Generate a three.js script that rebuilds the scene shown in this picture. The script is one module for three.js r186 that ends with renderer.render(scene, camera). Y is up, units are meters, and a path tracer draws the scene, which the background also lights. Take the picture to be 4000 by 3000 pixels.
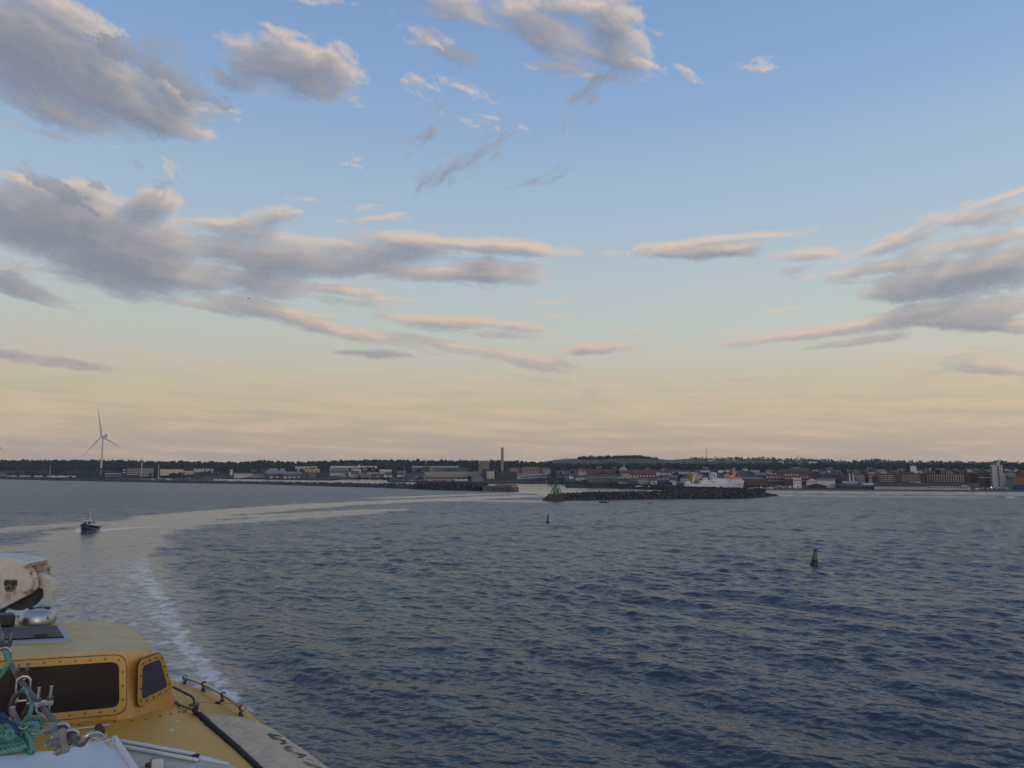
import * as THREE from 'three';
import { mergeGeometries, mergeVertices, toCreasedNormals } from 'three/addons/utils/BufferGeometryUtils.js';
import { RoundedBoxGeometry } from 'three/addons/geometries/RoundedBoxGeometry.js';
import { MarchingCubes } from 'three/addons/objects/MarchingCubes.js';

// ---------------------------------------------------------------- camera, light, exposure
const EYE = 20, PITCH = 0.11386, FOC = 3000;          // metres above the sea, radians up, photograph pixels per radian
const renderer = new THREE.WebGLRenderer({ antialias: true });
renderer.toneMapping = THREE.LinearToneMapping;
renderer.toneMappingExposure = 1.0;
renderer.shadowMap.enabled = true;
const scene = new THREE.Scene();
scene.fog = new THREE.FogExp2(new THREE.Color(0.62, 0.68, 0.78), 0.00003);   // thin evening haze over the water
const camera = new THREE.PerspectiveCamera(53.13, 4 / 3, 0.1, 12000);
camera.position.set(0, EYE, 0);
camera.rotation.set(PITCH, 0, 0);

const SUN_AZ = 2.62, SUN_EL = 0.075;                  // the sun has nearly set behind the ship, to starboard
const sunDir = new THREE.Vector3(Math.sin(SUN_AZ) * Math.cos(SUN_EL), Math.sin(SUN_EL), -Math.cos(SUN_AZ) * Math.cos(SUN_EL));
const sun = new THREE.DirectionalLight(new THREE.Color(1.0, 0.74, 0.52), 0.5);
sun.position.copy(sunDir).multiplyScalar(900);
sun.castShadow = true;
sun.shadow.radius = 24;
sun.shadow.mapSize.set(4096, 4096);
Object.assign(sun.shadow.camera, { left: -1500, right: 1500, top: 900, bottom: -900, near: 1, far: 5000 });
scene.add(sun, sun.target);

// ---------------------------------------------------------------- numbers
let seed = 12345;
const rnd = () => { seed = (seed + 0x6d2b79f5) | 0; let t = Math.imul(seed ^ (seed >>> 15), 1 | seed); t = (t + Math.imul(t ^ (t >>> 7), 61 | t)) ^ t; return ((t ^ (t >>> 14)) >>> 0) / 4294967296; };
const rr = (a, b) => a + (b - a) * rnd();
const gauss = () => (rnd() + rnd() + rnd() + rnd() - 2) * 1.732;
const clamp = (x, a = 0, b = 1) => Math.min(b, Math.max(a, x));
const lerp = (a, b, t) => a + (b - a) * t;
const sstep = (a, b, x) => { const t = clamp((x - a) / (b - a)); return t * t * (3 - 2 * t); };
const PERM = new Uint8Array(512); { const p = [...Array(256).keys()]; for (let i = 255; i > 0; i--) { const j = Math.floor(rnd() * (i + 1)); [p[i], p[j]] = [p[j], p[i]]; } for (let i = 0; i < 512; i++) PERM[i] = p[i & 255]; }
const GX = new Float32Array(256), GY = new Float32Array(256); for (let i = 0; i < 256; i++) { GX[i] = Math.cos(i * 2.399); GY[i] = Math.sin(i * 2.399); }
function noise2(x, y) {
  const ix = Math.floor(x), iy = Math.floor(y), fx = x - ix, fy = y - iy, X = ix & 255, Y = iy & 255;
  const u = fx * fx * fx * (fx * (fx * 6 - 15) + 10), v = fy * fy * fy * (fy * (fy * 6 - 15) + 10);
  const a = PERM[PERM[X] + Y], b = PERM[PERM[X + 1] + Y], c = PERM[PERM[X] + Y + 1], d = PERM[PERM[X + 1] + Y + 1];
  const n0 = GX[a] * fx + GY[a] * fy, n1 = GX[b] * (fx - 1) + GY[b] * fy, n2 = GX[c] * fx + GY[c] * (fy - 1), n3 = GX[d] * (fx - 1) + GY[d] * (fy - 1);
  return 1.5 * lerp(lerp(n0, n1, u), lerp(n2, n3, u), v);
}
function fbm(x, y, oct = 5, gain = 0.5) { let s = 0, a = 1, t = 0; for (let i = 0; i < oct; i++) { s += a * noise2(x + i * 17.3, y - i * 9.1); t += a; a *= gain; x = x * 2.03; y = y * 2.03; } return s / t; }
const table = (t, x) => { if (x <= t[0][0]) return t[0][1]; for (let i = 1; i < t.length; i++) if (x <= t[i][0]) return lerp(t[i - 1][1], t[i][1], (x - t[i - 1][0]) / (t[i][0] - t[i - 1][0])); return t[t.length - 1][1]; };
const lin = (r, g, b) => new THREE.Color().setRGB(r, g, b);
const srgb = (c) => { c /= 255; return c <= 0.04045 ? c / 12.92 : Math.pow((c + 0.055) / 1.055, 2.4); };

// A point of the survey: the bearing and height of a photograph pixel at a distance ahead, in metres.
const cp = Math.cos(PITCH), sp = Math.sin(PITCH);
function at(px, py, D) { const x = (px - 2000) / FOC, y = (1500 - py) / FOC, yy = y * cp + sp, zz = y * sp - cp, t = -D / zz; return new THREE.Vector3(x * t, EYE + yy * t, -D); }
function onSea(px, py, h = 0) { const x = (px - 2000) / FOC, y = (1500 - py) / FOC, yy = y * cp + sp, zz = y * sp - cp, t = (h - EYE) / yy; return new THREE.Vector3(x * t, h, zz * t); }

// ---------------------------------------------------------------- sky: evening air and clouds by direction
{
  const W = 4096, H = 2048, data = new Float32Array(W * H * 4), HALF = H / 2;
  const toAng = (px, py) => { const x = (px - 2000) / FOC, y = (1500 - py) / FOC, yy = y * cp + sp, zz = cp - y * sp; return [Math.atan2(x, zz), Math.atan2(yy, Math.hypot(x, zz))]; };
  const air = [   // elevation in degrees, sRGB of the clear air ahead
[-1, 168, 153, 148], [0.6, 177, 161, 149], [2.5, 187, 169, 150], [4.5, 195, 180, 155], [6.5, 195, 186, 164], [8, 193, 191, 176], [10.5, 187, 194, 188], [14, 179, 192, 198], [18, 166, 186, 204], [23, 149, 177, 206], [29, 131, 163, 204], [36, 119, 152, 196], [50, 103, 138, 188], [90, 92, 127, 181]];
  const airCol = (el) => { const e = el * 57.2958; let i = 1; while (i < air.length - 1 && air[i][0] < e) i++; const t = clamp((e - air[i - 1][0]) / (air[i][0] - air[i - 1][0])); return [1, 2, 3].map((k) => srgb(lerp(air[i - 1][k], air[i][k], t))); };
  // clouds: centre and half axes in the survey's pixels, tilt in degrees (down to the east positive), body, streak of the grain, shade
  const C = [
    [210, 255, 460, 185, 22, 1.15, 2.0], [310, 120, 300, 85, 25, 0.8, 2.2], [90, 150, 240, 120, 20, 0.9, 2], [640, 235, 230, 95, 18, 0.42, 2.2], [865, 432, 75, 34, 0, 0.5, 2], [560, 425, 270, 110, 9, 0.9, 2.4], [150, 420, 290, 70, 14, 0.45, 3], [160, 500, 200, 24, 6, 0.3, 4], [620, 330, 200, 100, 30, 0.75, 2.2], [740, 380, 120, 60, 15, 0.5, 2],
    [1140, 255, 250, 112, 6, 0.95, 1.9], [1105, 160, 120, 62, 15, 0.6, 2], [1320, 270, 110, 95, 25, 0.7, 1.8], [960, 310, 120, 60, -14, 0.5, 2], [1170, 365, 260, 40, 2, 0.38, 3],
    [1790, 20, 330, 70, 18, 0.6, 2.2], [2140, 120, 340, 90, 20, 0.78, 2.4], [2440, 190, 150, 95, 38, 0.72, 1.9], [2260, 15, 250, 55, 8, 0.75, 2], [2380, 95, 120, 90, 45, 0.7, 1.8], [2190, 262, 150, 32, 6, 0.55, 3], [2350, 300, 150, 17, 8, 0.6, 4], [2500, 250, 90, 40, 20, 0.6, 2], [1250, 0, 110, 20, 0, 0.3, 3],
    [1690, 165, 135, 58, 32, 0.5, 2.4], [1790, 225, 95, 36, 22, 0.42, 2.6], [2680, 280, 62, 22, 36, 0.5, 3], [2975, 252, 85, 28, 4, 0.36, 2.6], [1630, 325, 75, 42, 25, 0.36, 2.4], [1840, 352, 140, 24, 14, 0.4, 3], [1700, 420, 50, 26, -40, 0.32, 2.4], [1665, 525, 95, 30, -48, 0.46, 2.6], [1790, 640, 170, 60, -34, 0.34, 3.4], [1900, 590, 120, 36, -30, 0.28, 3], [2290, 360, 110, 42, -38, 0.3, 3], [2240, 450, 70, 26, -60, 0.22, 3], [2120, 690, 130, 26, -22, 0.26, 3], [670, 655, 56, 30, 48, 0.36, 2.2], [535, 642, 34, 13, 35, 0.4, 2], [640, 725, 40, 20, 10, 0.25, 2], [1385, 628, 40, 20, 0, 0.2, 2], [1900, 480, 110, 20, 8, 0.22, 3],
    [320, 900, 400, 185, 6, 1.2, 2.2], [480, 1050, 330, 125, 6, 1.15, 2.8], [60, 860, 230, 140, 0, 1.0, 2.4], [215, 730, 150, 42, 26, 0.6, 2.2], [50, 710, 120, 50, 0, 0.55, 2.4], [25, 790, 90, 60, 0, 0.6, 2], [600, 800, 130, 80, -25, 0.9, 2], [380, 722, 40, 16, 10, 0.35, 2], [620, 960, 160, 160, 0, 0.8, 2.4],
    [1075, 838, 110, 40, -10, 0.75, 2.4], [880, 870, 260, 30, -5, 0.65, 4], [1010, 905, 210, 28, 0, 0.5, 4], [1170, 780, 80, 14, 0, 0.3, 4], [1440, 810, 110, 20, -12, 0.42, 4], [1500, 850, 190, 18, -9, 0.46, 5], [850, 960, 250, 60, 2, 0.55, 3.4],
    [1180, 1015, 430, 85, 1, 1.0, 3.2], [960, 1090, 260, 70, 3, 0.9, 3], [1480, 985, 330, 62, 3, 0.8, 3.4], [1620, 935, 290, 40, 3, 0.7, 4], [1960, 965, 330, 40, 4, 0.75, 4], [1950, 1065, 240, 62, 2, 0.75, 3], [1700, 1070, 300, 40, 0, 0.6, 4], [1330, 1135, 260, 26, 3, 0.6, 4], [1480, 1165, 160, 12, 0, 0.35, 6], [700, 1080, 180, 80, 8, 0.8, 2.8], [1050, 930, 300, 36, 2, 0.4, 4],
    [70, 1125, 240, 52, 14, 0.75, 3.2], [20, 1060, 120, 50, 0, 0.45, 3], [770, 1192, 230, 20, 4, 0.5, 5], [990, 1195, 260, 38, 6, 0.55, 4], [1290, 1285, 500, 34, 9, 0.62, 6], [1850, 1365, 460, 30, 9, 0.6, 6], [1130, 1225, 280, 20, 4, 0.5, 5], [1760, 1258, 320, 38, 2, 0.66, 4.4], [2000, 1272, 180, 30, 5, 0.6, 4], [1960, 1310, 300, 16, 3, 0.42, 6], [2150, 1180, 120, 10, -2, 0.34, 6], [2170, 1238, 90, 10, -4, 0.4, 5], [1420, 1185, 140, 20, 4, 0.45, 4], [1230, 1160, 140, 16, 2, 0.35, 5],
    [1470, 1384, 170, 22, 2, 0.62, 4], [2330, 1362, 190, 32, -1, 0.75, 3.4], [2480, 1292, 90, 12, -2, 0.4, 5], [2090, 1432, 190, 22, 9, 0.45, 4], [2600, 1335, 70, 18, 20, 0.25, 4],
    [90, 1398, 380, 30, 5, 0.55, 6], [600, 1443, 260, 12, 3, 0.36, 8], [90, 1262, 100, 12, -3, 0.3, 5], [110, 1300, 120, 14, -4, 0.3, 5],
    [2580, 978, 130, 42, -4, 0.8, 1.9], [2720, 985, 190, 36, -2, 0.75, 2.2], [2880, 972, 130, 40, 0, 0.75, 2], [2890, 928, 310, 22, 0, 0.55, 5], [3160, 990, 180, 34, 0, 0.55, 3], [2400, 992, 70, 14, 0, 0.3, 3],
    [3640, 880, 380, 38, -15, 0.5, 4.4], [3880, 838, 220, 44, 0, 0.55, 3.4], [3850, 945, 330, 42, -3, 0.6, 4], [3500, 960, 200, 30, -8, 0.5, 4],
    [3780, 1085, 430, 88, 0, 1.15, 3], [3930, 1010, 260, 62, -6, 0.9, 2.4], [3420, 1045, 180, 36, -2, 0.6, 2.4], [3600, 1030, 160, 36, 0, 0.6, 2.2], [3280, 1085, 130, 26, 4, 0.4, 3], [3100, 1055, 70, 16, -10, 0.35, 3], [3480, 1150, 200, 40, 6, 0.6, 3], [3140, 1085, 60, 14, 0, 0.35, 3],
    [3130, 1306, 420, 28, -4, 0.8, 6], [3480, 1255, 360, 46, -7, 0.8, 4.4], [3800, 1220, 300, 60, -4, 0.9, 3.4], [3350, 1335, 250, 18, -4, 0.66, 6], [3880, 1270, 260, 44, 6, 0.75, 4], [3040, 1210, 100, 12, 0, 0.45, 5], [2900, 1288, 120, 10, -3, 0.35, 6],
    [3720, 1384, 210, 20, -1, 0.62, 5], [3900, 1432, 260, 36, 9, 0.75, 4], [3560, 1466, 130, 14, -3, 0.5, 5], [2890, 1470, 130, 20, 3, 0.5, 3.4], [3540, 1537, 70, 8, 0, 0.34, 6], [3700, 1190, 300, 30, -3, 0.5, 5],
    [150, 1700, 330, 20, 3, 0.3, 7], [520, 1722, 260, 14, 5, 0.26, 7], [60, 1548, 330, 8, 1, 0.3, 12], [1000, 1530, 300, 10, 2, 0.22, 9], [1650, 1682, 170, 8, 2, 0.3, 8], [1500, 1500, 480, 22, 3, 0.2, 9], [2150, 1500, 280, 34, 6, 0.26, 5], [2500, 1570, 560, 40, 6, 0.22, 6], [3200, 1640, 520, 26, 2, 0.2, 9], [3300, 1530, 620, 24, 0, 0.2, 9], [700, 1400, 700, 20, 4, 0.26, 9],
  ];
  const blobs = C.map(([px, py, rx, ry, rot, amp0, st]) => { const amp = amp0 * (py > 880 && py < 1480 && amp0 < 0.8 ? 1.3 : 1); const [a, e] = toAng(px, py), s = 0.5 * (1 + Math.cos(a) ** 2) * Math.cos(a) ** 0.2; return { a: a, e: e, rx: rx / FOC * s, ry: ry / FOC * s, rot: rot * 0.01745, amp, st: st * 1.3, dark: (px > 1560 && px < 2320 && py > 400 && py < 720 && rot < -20) || [2290, 1790, 535, 640, 215, 1470, 380, 90, 70].includes(px) && py > 150 && py < 1400 && amp0 < 0.8 && !(px === 90 && py < 1300) }; });
  // the same broken cloud all round and overhead
  for (let i = 0; i < 150; i++) {
    const a = rr(0.78, 2 * Math.PI - 0.78), e = Math.pow(rnd(), 1.7) * 1.05 + 0.05, low = Math.exp(-e * 3.2);
    blobs.push({ a: a > Math.PI ? a - 2 * Math.PI : a, e, rx: rr(0.05, 0.16) * (0.6 + 1 * low + 0.4), ry: rr(0.02, 0.055) * (1.3 - 0.75 * low), rot: rr(-0.3, 0.35), amp: rr(0.35, 1.1), st: 2 + 2.5 * low });
  }
  for (let i = 0; i < 26; i++) blobs.push({ a: rr(-0.75, 0.75), e: rr(0.66, 1.2), rx: rr(0.06, 0.15), ry: rr(0.025, 0.06), rot: rr(-0.2, 0.5), amp: rr(0.35, 1), st: 2 });
  const dens = new Float32Array(W * HALF), dim = new Uint8Array(W * HALF);
  const colOf = (a) => (a / (2 * Math.PI)) * W;      // azimuth clockwise from straight ahead, texture column counted from straight ahead
  blobs.forEach((b, bi) => {
    const R = 1.55, ext = Math.max(b.rx, b.ry), ca = Math.cos(b.rot), sa = Math.sin(b.rot), ce = Math.max(0.25, Math.cos(b.e));
    const ex = R * Math.hypot(b.rx * ca, b.ry * sa) / ce, ey = R * Math.hypot(b.rx * sa, b.ry * ca);
    const r0 = Math.max(0, Math.floor((b.e - ey) / Math.PI * H)), r1 = Math.min(HALF - 1, Math.ceil((b.e + ey) / Math.PI * H));
    const c0 = Math.floor(colOf(b.a - ex)), c1 = Math.ceil(colOf(b.a + ex)), off = bi * 7.13, k = 1 / Math.sqrt(b.rx * b.ry) / 0.9, base = Math.max(k * 0.55, 11);
    for (let r = r0; r <= r1; r++) for (let c = c0; c <= c1; c++) {
      const el = (r + 0.5) / H * Math.PI, az = (c + 0.5) / W * 2 * Math.PI, dx = (az - b.a) * Math.cos(el), dy = b.e - el;
      const u0 = dx * ca + dy * sa, v0 = -dx * sa + dy * ca;
      const w1 = fbm(u0 * base * 0.9 + off, v0 * base * 1.6 - off, 3, 0.6), w2 = fbm(u0 * base * 0.9 - off, v0 * base * 1.6 + off + 5, 3, 0.6);
      const u = u0 + w1 * b.rx * 0.22, v = v0 + w2 * b.ry * 0.34;
      const q = (u / b.rx) ** 2 + (v / b.ry) ** 2;
      if (q > 2.3) continue;
      const n = fbm(u * base / Math.sqrt(b.st) * 1.9 + off, v * base * Math.sqrt(b.st) * 1.9 + off * 2, bi < C.length ? 8 : 5, 0.64);
      const d = b.amp * (1 - q) * 0.85 + n * (0.8 + 0.5 * (1 - b.amp)) * Math.min(1.25, 0.5 + q * 0.6) - 0.06;
      if (d > 0) { const i = r * W + ((c + 8 * W) % W); dens[i] = Math.max(dens[i], d) + Math.min(dens[i], d) * 0.35; if (b.dark) dim[i] = 1; }
    }
  });
  // light on the clouds: what lies between a point and the glow over the shoulder
  for (let r = 0; r < HALF; r++) {
    const el = (r + 0.5) / H * Math.PI, A = airCol(el), low = Math.exp(-el * 7), veilRow = sstep(0.155, 0.06, el);
    for (let c = 0; c < W; c++) {
      const i = r * W + c, d = dens[i], az = ((c + 0.5) / W * 2 * Math.PI + Math.PI) % (2 * Math.PI) - Math.PI;
      let [R, G, B] = A;
      const cs = Math.cos(az - SUN_AZ), back = Math.max(0, cs);     // the western sky still glows
      const glow = Math.pow(back, 3) * Math.exp(-Math.max(0, el - 0.02) * 4.5);
      const west = 0.5 + 0.5 * cs, lift = 1 + 0.35 * west * Math.exp(-el * 1.2);
      R = R * lift + glow * 0.95; G = G * lift + glow * 0.55; B = B * lift + glow * 0.24;
      if (veilRow > 0) {                                             // thin cream layers low over the land
        const n = fbm(az * 8 + 3, el * 110 + az * 4, 6, 0.6), w = veilRow * clamp(0.1 + n * 1.3) * 0.9;
        R = lerp(R, srgb(218), w); G = lerp(G, srgb(192), w); B = lerp(B, srgb(163), w); { const g2 = veilRow * clamp(-n * 1.3 - 0.12) * 0.6; R = lerp(R, srgb(163), g2); G = lerp(G, srgb(157), g2); B = lerp(B, srgb(153), g2); }
        const pk = sstep(0.07, 0.01, el) * sstep(0.1, -0.6, az) * (0.3 + 0.5 * n);
        R = lerp(R, srgb(176), pk * 0.5); G = lerp(G, srgb(157), pk * 0.5); B = lerp(B, srgb(154), pk * 0.5);
      }
      if (d > 0.005) {
        let sum = 0, near = 0;
        for (let s = 1; s <= 10; s++) { const q = Math.min(dens[Math.min(HALF - 1, Math.round(r + s * 1.5)) * W + (c + Math.round(s * 1.25)) % W], 1.3); sum += q; if (s < 4) near += q; }
        const lit = clamp(Math.exp(-sum * 0.30) * 1.0 + (d - near / 3) * 0.85 + (near / 3 - sum / 10) * 0.35 + 0.04 - d * 0.06) * (1 - 0.3 * low) * (dim[i] ? 0.3 : 1);
        const a = 1 - Math.exp(-d * d * 5.0 / (d + 0.34) * (1 - 0.3 * low) * (1 + 0.5 * noise2(az * 260, el * 520)));
        const shadeR = lerp(129, 154, low), shadeG = lerp(135, 151, low), shadeB = lerp(152, 156, low);
        const litR = lerp(225, 206, low), litG = lerp(202, 180, low), litB = lerp(181, 160, low), w = clamp(lit), m = lift * 0.98;
        R = lerp(R, srgb(lerp(shadeR, litR, w)) * m, a * 0.97); G = lerp(G, srgb(lerp(shadeG, litG, w)) * m, a * 0.97); B = lerp(B, srgb(lerp(shadeB, litB, w)) * m, a * 0.97);
      }
      // azimuth 0 is -z; the map's column runs from -z ... see turn below
      const o = ((r + HALF) * W + ((c + Math.round(W * 0.25)) % W)) * 4;
      data[o] = R; data[o + 1] = G; data[o + 2] = B; data[o + 3] = 1;
    }
  }
  for (let r = 0; r < HALF; r++) for (let c = 0; c < W; c++) { const o = (r * W + c) * 4; data[o] = 0.10; data[o + 1] = 0.12; data[o + 2] = 0.15; data[o + 3] = 1; }
  const sky = new THREE.DataTexture(data, W, H, THREE.RGBAFormat, THREE.FloatType);
  sky.mapping = THREE.EquirectangularReflectionMapping;
  sky.magFilter = THREE.LinearFilter; sky.minFilter = THREE.LinearFilter;
  sky.needsUpdate = true;
  scene.background = sky; scene.environment = sky;
}

// ---------------------------------------------------------------- helpers for things and parts
const taken = new Map();
function numbered(name) { const n = taken.get(name) ?? -1; taken.set(name, n + 1); return n < 0 ? name : name + '_' + String(n + 1).padStart(3, '0'); }
function tag(o, label, category, group) { o.userData.label = label; o.userData.category = category; if (group) o.userData.group = group; return o; }
function thing(name, label, category, pos, group) { const g = new THREE.Group(); g.name = numbered(name); if (pos) g.position.copy(pos); scene.add(g); return tag(g, label, category, group); }
function part(parent, name, geo, mat, pos, rot) { const m = new THREE.Mesh(geo, mat); m.name = name; if (pos) m.position.set(...pos); if (rot) m.rotation.set(...rot); parent.add(m); return m; }
function struct(name, geo, mat) { const m = new THREE.Mesh(geo, mat); m.name = numbered(name); m.userData.kind = 'structure'; scene.add(m); return m; }
const std = (r, g, b, roughness = 0.8, extra = {}) => new THREE.MeshStandardMaterial({ color: lin(r, g, b), roughness, ...extra });
const box = (w, h, d, x = 0, y = 0, z = 0) => new THREE.BoxGeometry(w, h, d).translate(x, y, z);
function tube(points, r, seg = 24, rad = 8) { return new THREE.TubeGeometry(new THREE.CatmullRomCurve3(points.map((p) => p.isVector3 ? p : new THREE.Vector3(...p))), seg, r, rad, false); }
function bar(a, b, r0, r1 = r0, rad = 8) { const A = a.isVector3 ? a : new THREE.Vector3(...a), B = b.isVector3 ? b : new THREE.Vector3(...b), d = B.clone().sub(A), L = d.length(), g = new THREE.CylinderGeometry(r1, r0, L, rad); g.applyQuaternion(new THREE.Quaternion().setFromUnitVectors(new THREE.Vector3(0, 1, 0), d.normalize())); g.translate((A.x + B.x) / 2, (A.y + B.y) / 2, (A.z + B.z) / 2); return g; }
const merge = (list) => mergeGeometries(list.map((g) => (g.index ? g.toNonIndexed() : g)), false);
function noiseTex(N, f, srgbMap = false) { const d = new Uint8Array(N * N * 4); for (let y = 0; y < N; y++) for (let x = 0; x < N; x++) { const c = f(x / N, y / N), o = (y * N + x) * 4; if (typeof c === 'number') d[o] = d[o + 1] = d[o + 2] = clamp(c) * 255; else { d[o] = clamp(c[0]) * 255; d[o + 1] = clamp(c[1]) * 255; d[o + 2] = clamp(c[2]) * 255; } d[o + 3] = 255; } const t = new THREE.DataTexture(d, N, N); t.wrapS = t.wrapT = THREE.RepeatWrapping; t.magFilter = THREE.LinearFilter; t.minFilter = THREE.LinearFilter; if (srgbMap) t.colorSpace = THREE.SRGBColorSpace; t.needsUpdate = true; return t; }
function distPath(path, x, z) { let best = 1e9, bt = 0; for (let i = 1; i < path.length; i++) { const a = path[i - 1], b = path[i], dx = b.x - a.x, dz = b.z - a.z, t = clamp(((x - a.x) * dx + (z - a.z) * dz) / (dx * dx + dz * dz)), ex = x - a.x - t * dx, ez = z - a.z - t * dz, d = Math.hypot(ex, ez); if (d < best) { best = d; bt = i - 1 + t; } } return [best, bt]; }
function inside(poly, x, z) { let c = false; for (let i = 0, j = poly.length - 1; i < poly.length; j = i++) { const a = poly[i], b = poly[j]; if ((a.z > z) !== (b.z > z) && x < ((b.x - a.x) * (z - a.z)) / (b.z - a.z) + a.x) c = !c; } return c; }

// ---------------------------------------------------------------- sea
const pilotAt = onSea(346, 2073), pilotDir = new THREE.Vector3(0.19, 0, 0.98).normalize();   // the pilot boat and its heading
const COAST = [[-500, 2500], [0, 2330], [600, 2450], [700, 2380], [1300, 1800], [1350, 2030], [1508, 2050], [1514, 1480], [1600, 1500], [1850, 1330], [2180, 1310], [2203, 1300], [2206, 1000], [2400, 950], [2640, 840], [2650, 905], [2890, 905], [2960, 715], [3010, 694], [3200, 680], [3500, 660], [4000, 634], [4500, 605]];
const coastD = (px) => table(COAST, px);
const seaH = { waves: [], long: [] };
{
  const wind = -1.15;                                                // direction the wind sea runs
  const NW = 64;
  for (let i = 0; i < NW; i++) {
    const L = 0.65 * Math.pow(18, i / (NW - 1)) * rr(0.93, 1.07), th = wind + gauss() * (0.75 - 0.25 * i / NW), k = 2 * Math.PI / L;
    const slope = 0.034 * (L < 1.8 ? 1 : Math.pow(1.8 / L, 0.52)) * rr(0.6, 1.4);
    seaH.waves.push({ L, k, kx: k * Math.cos(th), kz: k * Math.sin(th), a: slope / k, slope, ph: rr(0, 6.28), cx: Math.cos(th), cz: Math.sin(th) });
  }
  // the ferry's own wash: longer waves fanning out from the track
  for (const [L, th, a] of [[15, -0.62, 0.17], [12.5, -0.72, 0.15], [9.5, -0.52, 0.11], [18, -0.85, 0.13]]) { const k = 2 * Math.PI / L; seaH.long.push({ k, kx: k * Math.cos(th), kz: k * Math.sin(th), a, ph: rr(0, 6.28) }); }
  const track = [[900, 3000], [560, 2560], [430, 2330], [340, 2190], [420, 2090], [760, 2010], [1250, 1972], [1750, 1950], [2050, 1937]].map((p) => onSea(...p));
  const edge = [[1160, 3060], [960, 2790], [800, 2600], [690, 2440], [610, 2310], [560, 2210], [545, 2150]].map((p) => onSea(...p));
  const streaks = [[[0, 2075], [250, 2050], [700, 2030], [1500, 1992]], [[0, 2150], [260, 2115], [560, 2080]], [[1800, 1955], [2300, 1962]], [[1500, 1945], [2050, 1925]], [[330, 2082], [700, 2052], [1400, 2004]]].map((l) => l.map((p) => onSea(...p)));
  const pilot = [[345, 2076], [430, 2068], [560, 2058], [700, 2050]].map((p) => onSea(...p));
  const basin = [[600, 1884], [1000, 1891], [1250, 1898.5], [1500, 1905], [1880, 1917], [2010, 1917], [2150, 1938], [2600, 1947], [3010, 1932], [3000, 1850.5], [600, 1850.5]].map((p) => onSea(...p));
  const edgeSide = (t, x, z) => { const i = Math.min(edge.length - 2, Math.floor(t)), a = edge[i], b = edge[i + 1]; return (b.x - a.x) * (z - a.z) - (b.z - a.z) * (x - a.x) < 0 ? 1 : -1; };   // the track lies on the positive side
  const rows = []; for (let r = 34; r < 900; r += Math.max(0.0031 * r, 0.12)) rows.push(r); for (let r = 905; r < 1900; r += 0.0055 * r) rows.push(r); for (let r = 1910; r < 7000; r *= 1.03) rows.push(r);
  const NA = 650, A0 = -0.74, A1 = 0.74, nr = rows.length, nv = nr * (NA + 1);
  const pos = new Float32Array(nv * 3), uv = new Float32Array(nv * 2), col = new Float32Array(nv * 3), calm = new Float32Array(nv);
  let o = 0;
  for (let i = 0; i < nr; i++) {
    const r = rows[i], dr = Math.max(0.0031 * r, r * (A1 - A0) / NA, (rows[i + 1] ?? r) - r);
    const live = []; let sum = 0; for (const w of seaH.waves) { const f = clamp((w.L / dr - 2.4) / 2.0); if (f > 0) { live.push([w, f]); sum += (w.slope * f) ** 2 / 2; } }
    const keep = live.length ? Math.min(1.55, 0.148 / Math.sqrt(sum + 1e-9)) : 0;   // what the grid cannot carry in short waves it carries in longer ones
    for (let j = 0; j <= NA; j++, o++) {
      const az = lerp(A0, A1, j / NA), x = r * Math.sin(az), z = -r * Math.cos(az);
      let y = 0, ox = 0, oz = 0, c = 0, foam = 0; const inBasin = r > 480 && inside(basin, x, z);
      if (r < 1900) {
        const gust = 0.98 + 0.75 * fbm(x / 60 + 4, z / 36, 4);
        const [dt] = x < 0.12 * r && r < 1100 ? distPath(track, x, z) : [999], wob = fbm(x / 16, z / 16, 3) * 0.9;
        const width = lerp(8, 22, clamp((r - 50) / 250));
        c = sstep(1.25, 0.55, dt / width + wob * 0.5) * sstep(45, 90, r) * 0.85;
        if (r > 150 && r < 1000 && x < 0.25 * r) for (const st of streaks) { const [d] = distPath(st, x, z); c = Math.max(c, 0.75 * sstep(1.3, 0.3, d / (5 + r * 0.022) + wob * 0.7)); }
        // foam of the wash: lace along its outer edge and shreds inside
        if (r < 300 && x < 0) {
          const [de, te] = distPath(edge, x, z);
          if (de < 34) {
            const inner = edgeSide(te, x, z) > 0, w = lerp(2.6, 7, clamp(te / 6)) * (1 + 0.5 * fbm(x / 9, z / 9, 2)), lace = fbm(x / 2.2 + 9, z / 2.2, 5, 0.64), rip = fbm(x / 1.1 + 30, z / 2.8, 4, 0.65), fade = sstep(6.2, 4.4, te), d0 = sstep(1.2, 0.05, de / (inner ? w : w * 0.42));
            const wash = inner ? sstep(32, 3, de) * 0.66 : 0;
            foam = clamp((Math.max(d0, wash) - 0.66 + lace * 1.1 + rip * 0.7) * 1.9) * fade * (inner || de < w * 0.5 ? 0.8 : 0);
            foam = Math.max(foam, wash * fade * clamp(0.14 + lace * 0.45));
          }
        }
        const [dp, tp] = r > 180 && r < 420 && x < 0 ? distPath(pilot, x, z) : [99, 0];
        foam = Math.max(foam, clamp((sstep(2.6, 0.2, dp / (1.6 + tp * 0.9)) * 1.2 - 0.45 + fbm(x / 2, z / 2, 4) * 0.8) * 1.5) * sstep(3, 0.8, tp) * 0.9);
        const bx = x - pilotAt.x, bz = z - pilotAt.z;
        if (Math.abs(bx) < 16 && Math.abs(bz) < 16) { const al = bx * pilotDir.x + bz * pilotDir.z, ac = Math.abs(bx * -pilotDir.z + bz * pilotDir.x), v = Math.abs(ac - (1.6 + Math.max(0, 5.2 - al) * 0.3)); foam = Math.max(foam, (al < 6 ? 1 : 0) * clamp((sstep(1.9, 0.2, v) - 0.35 + fbm(x / 1.5, z / 1.5, 3) * 0.7) * 1.6) * sstep(-14, -4, al)); }
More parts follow.
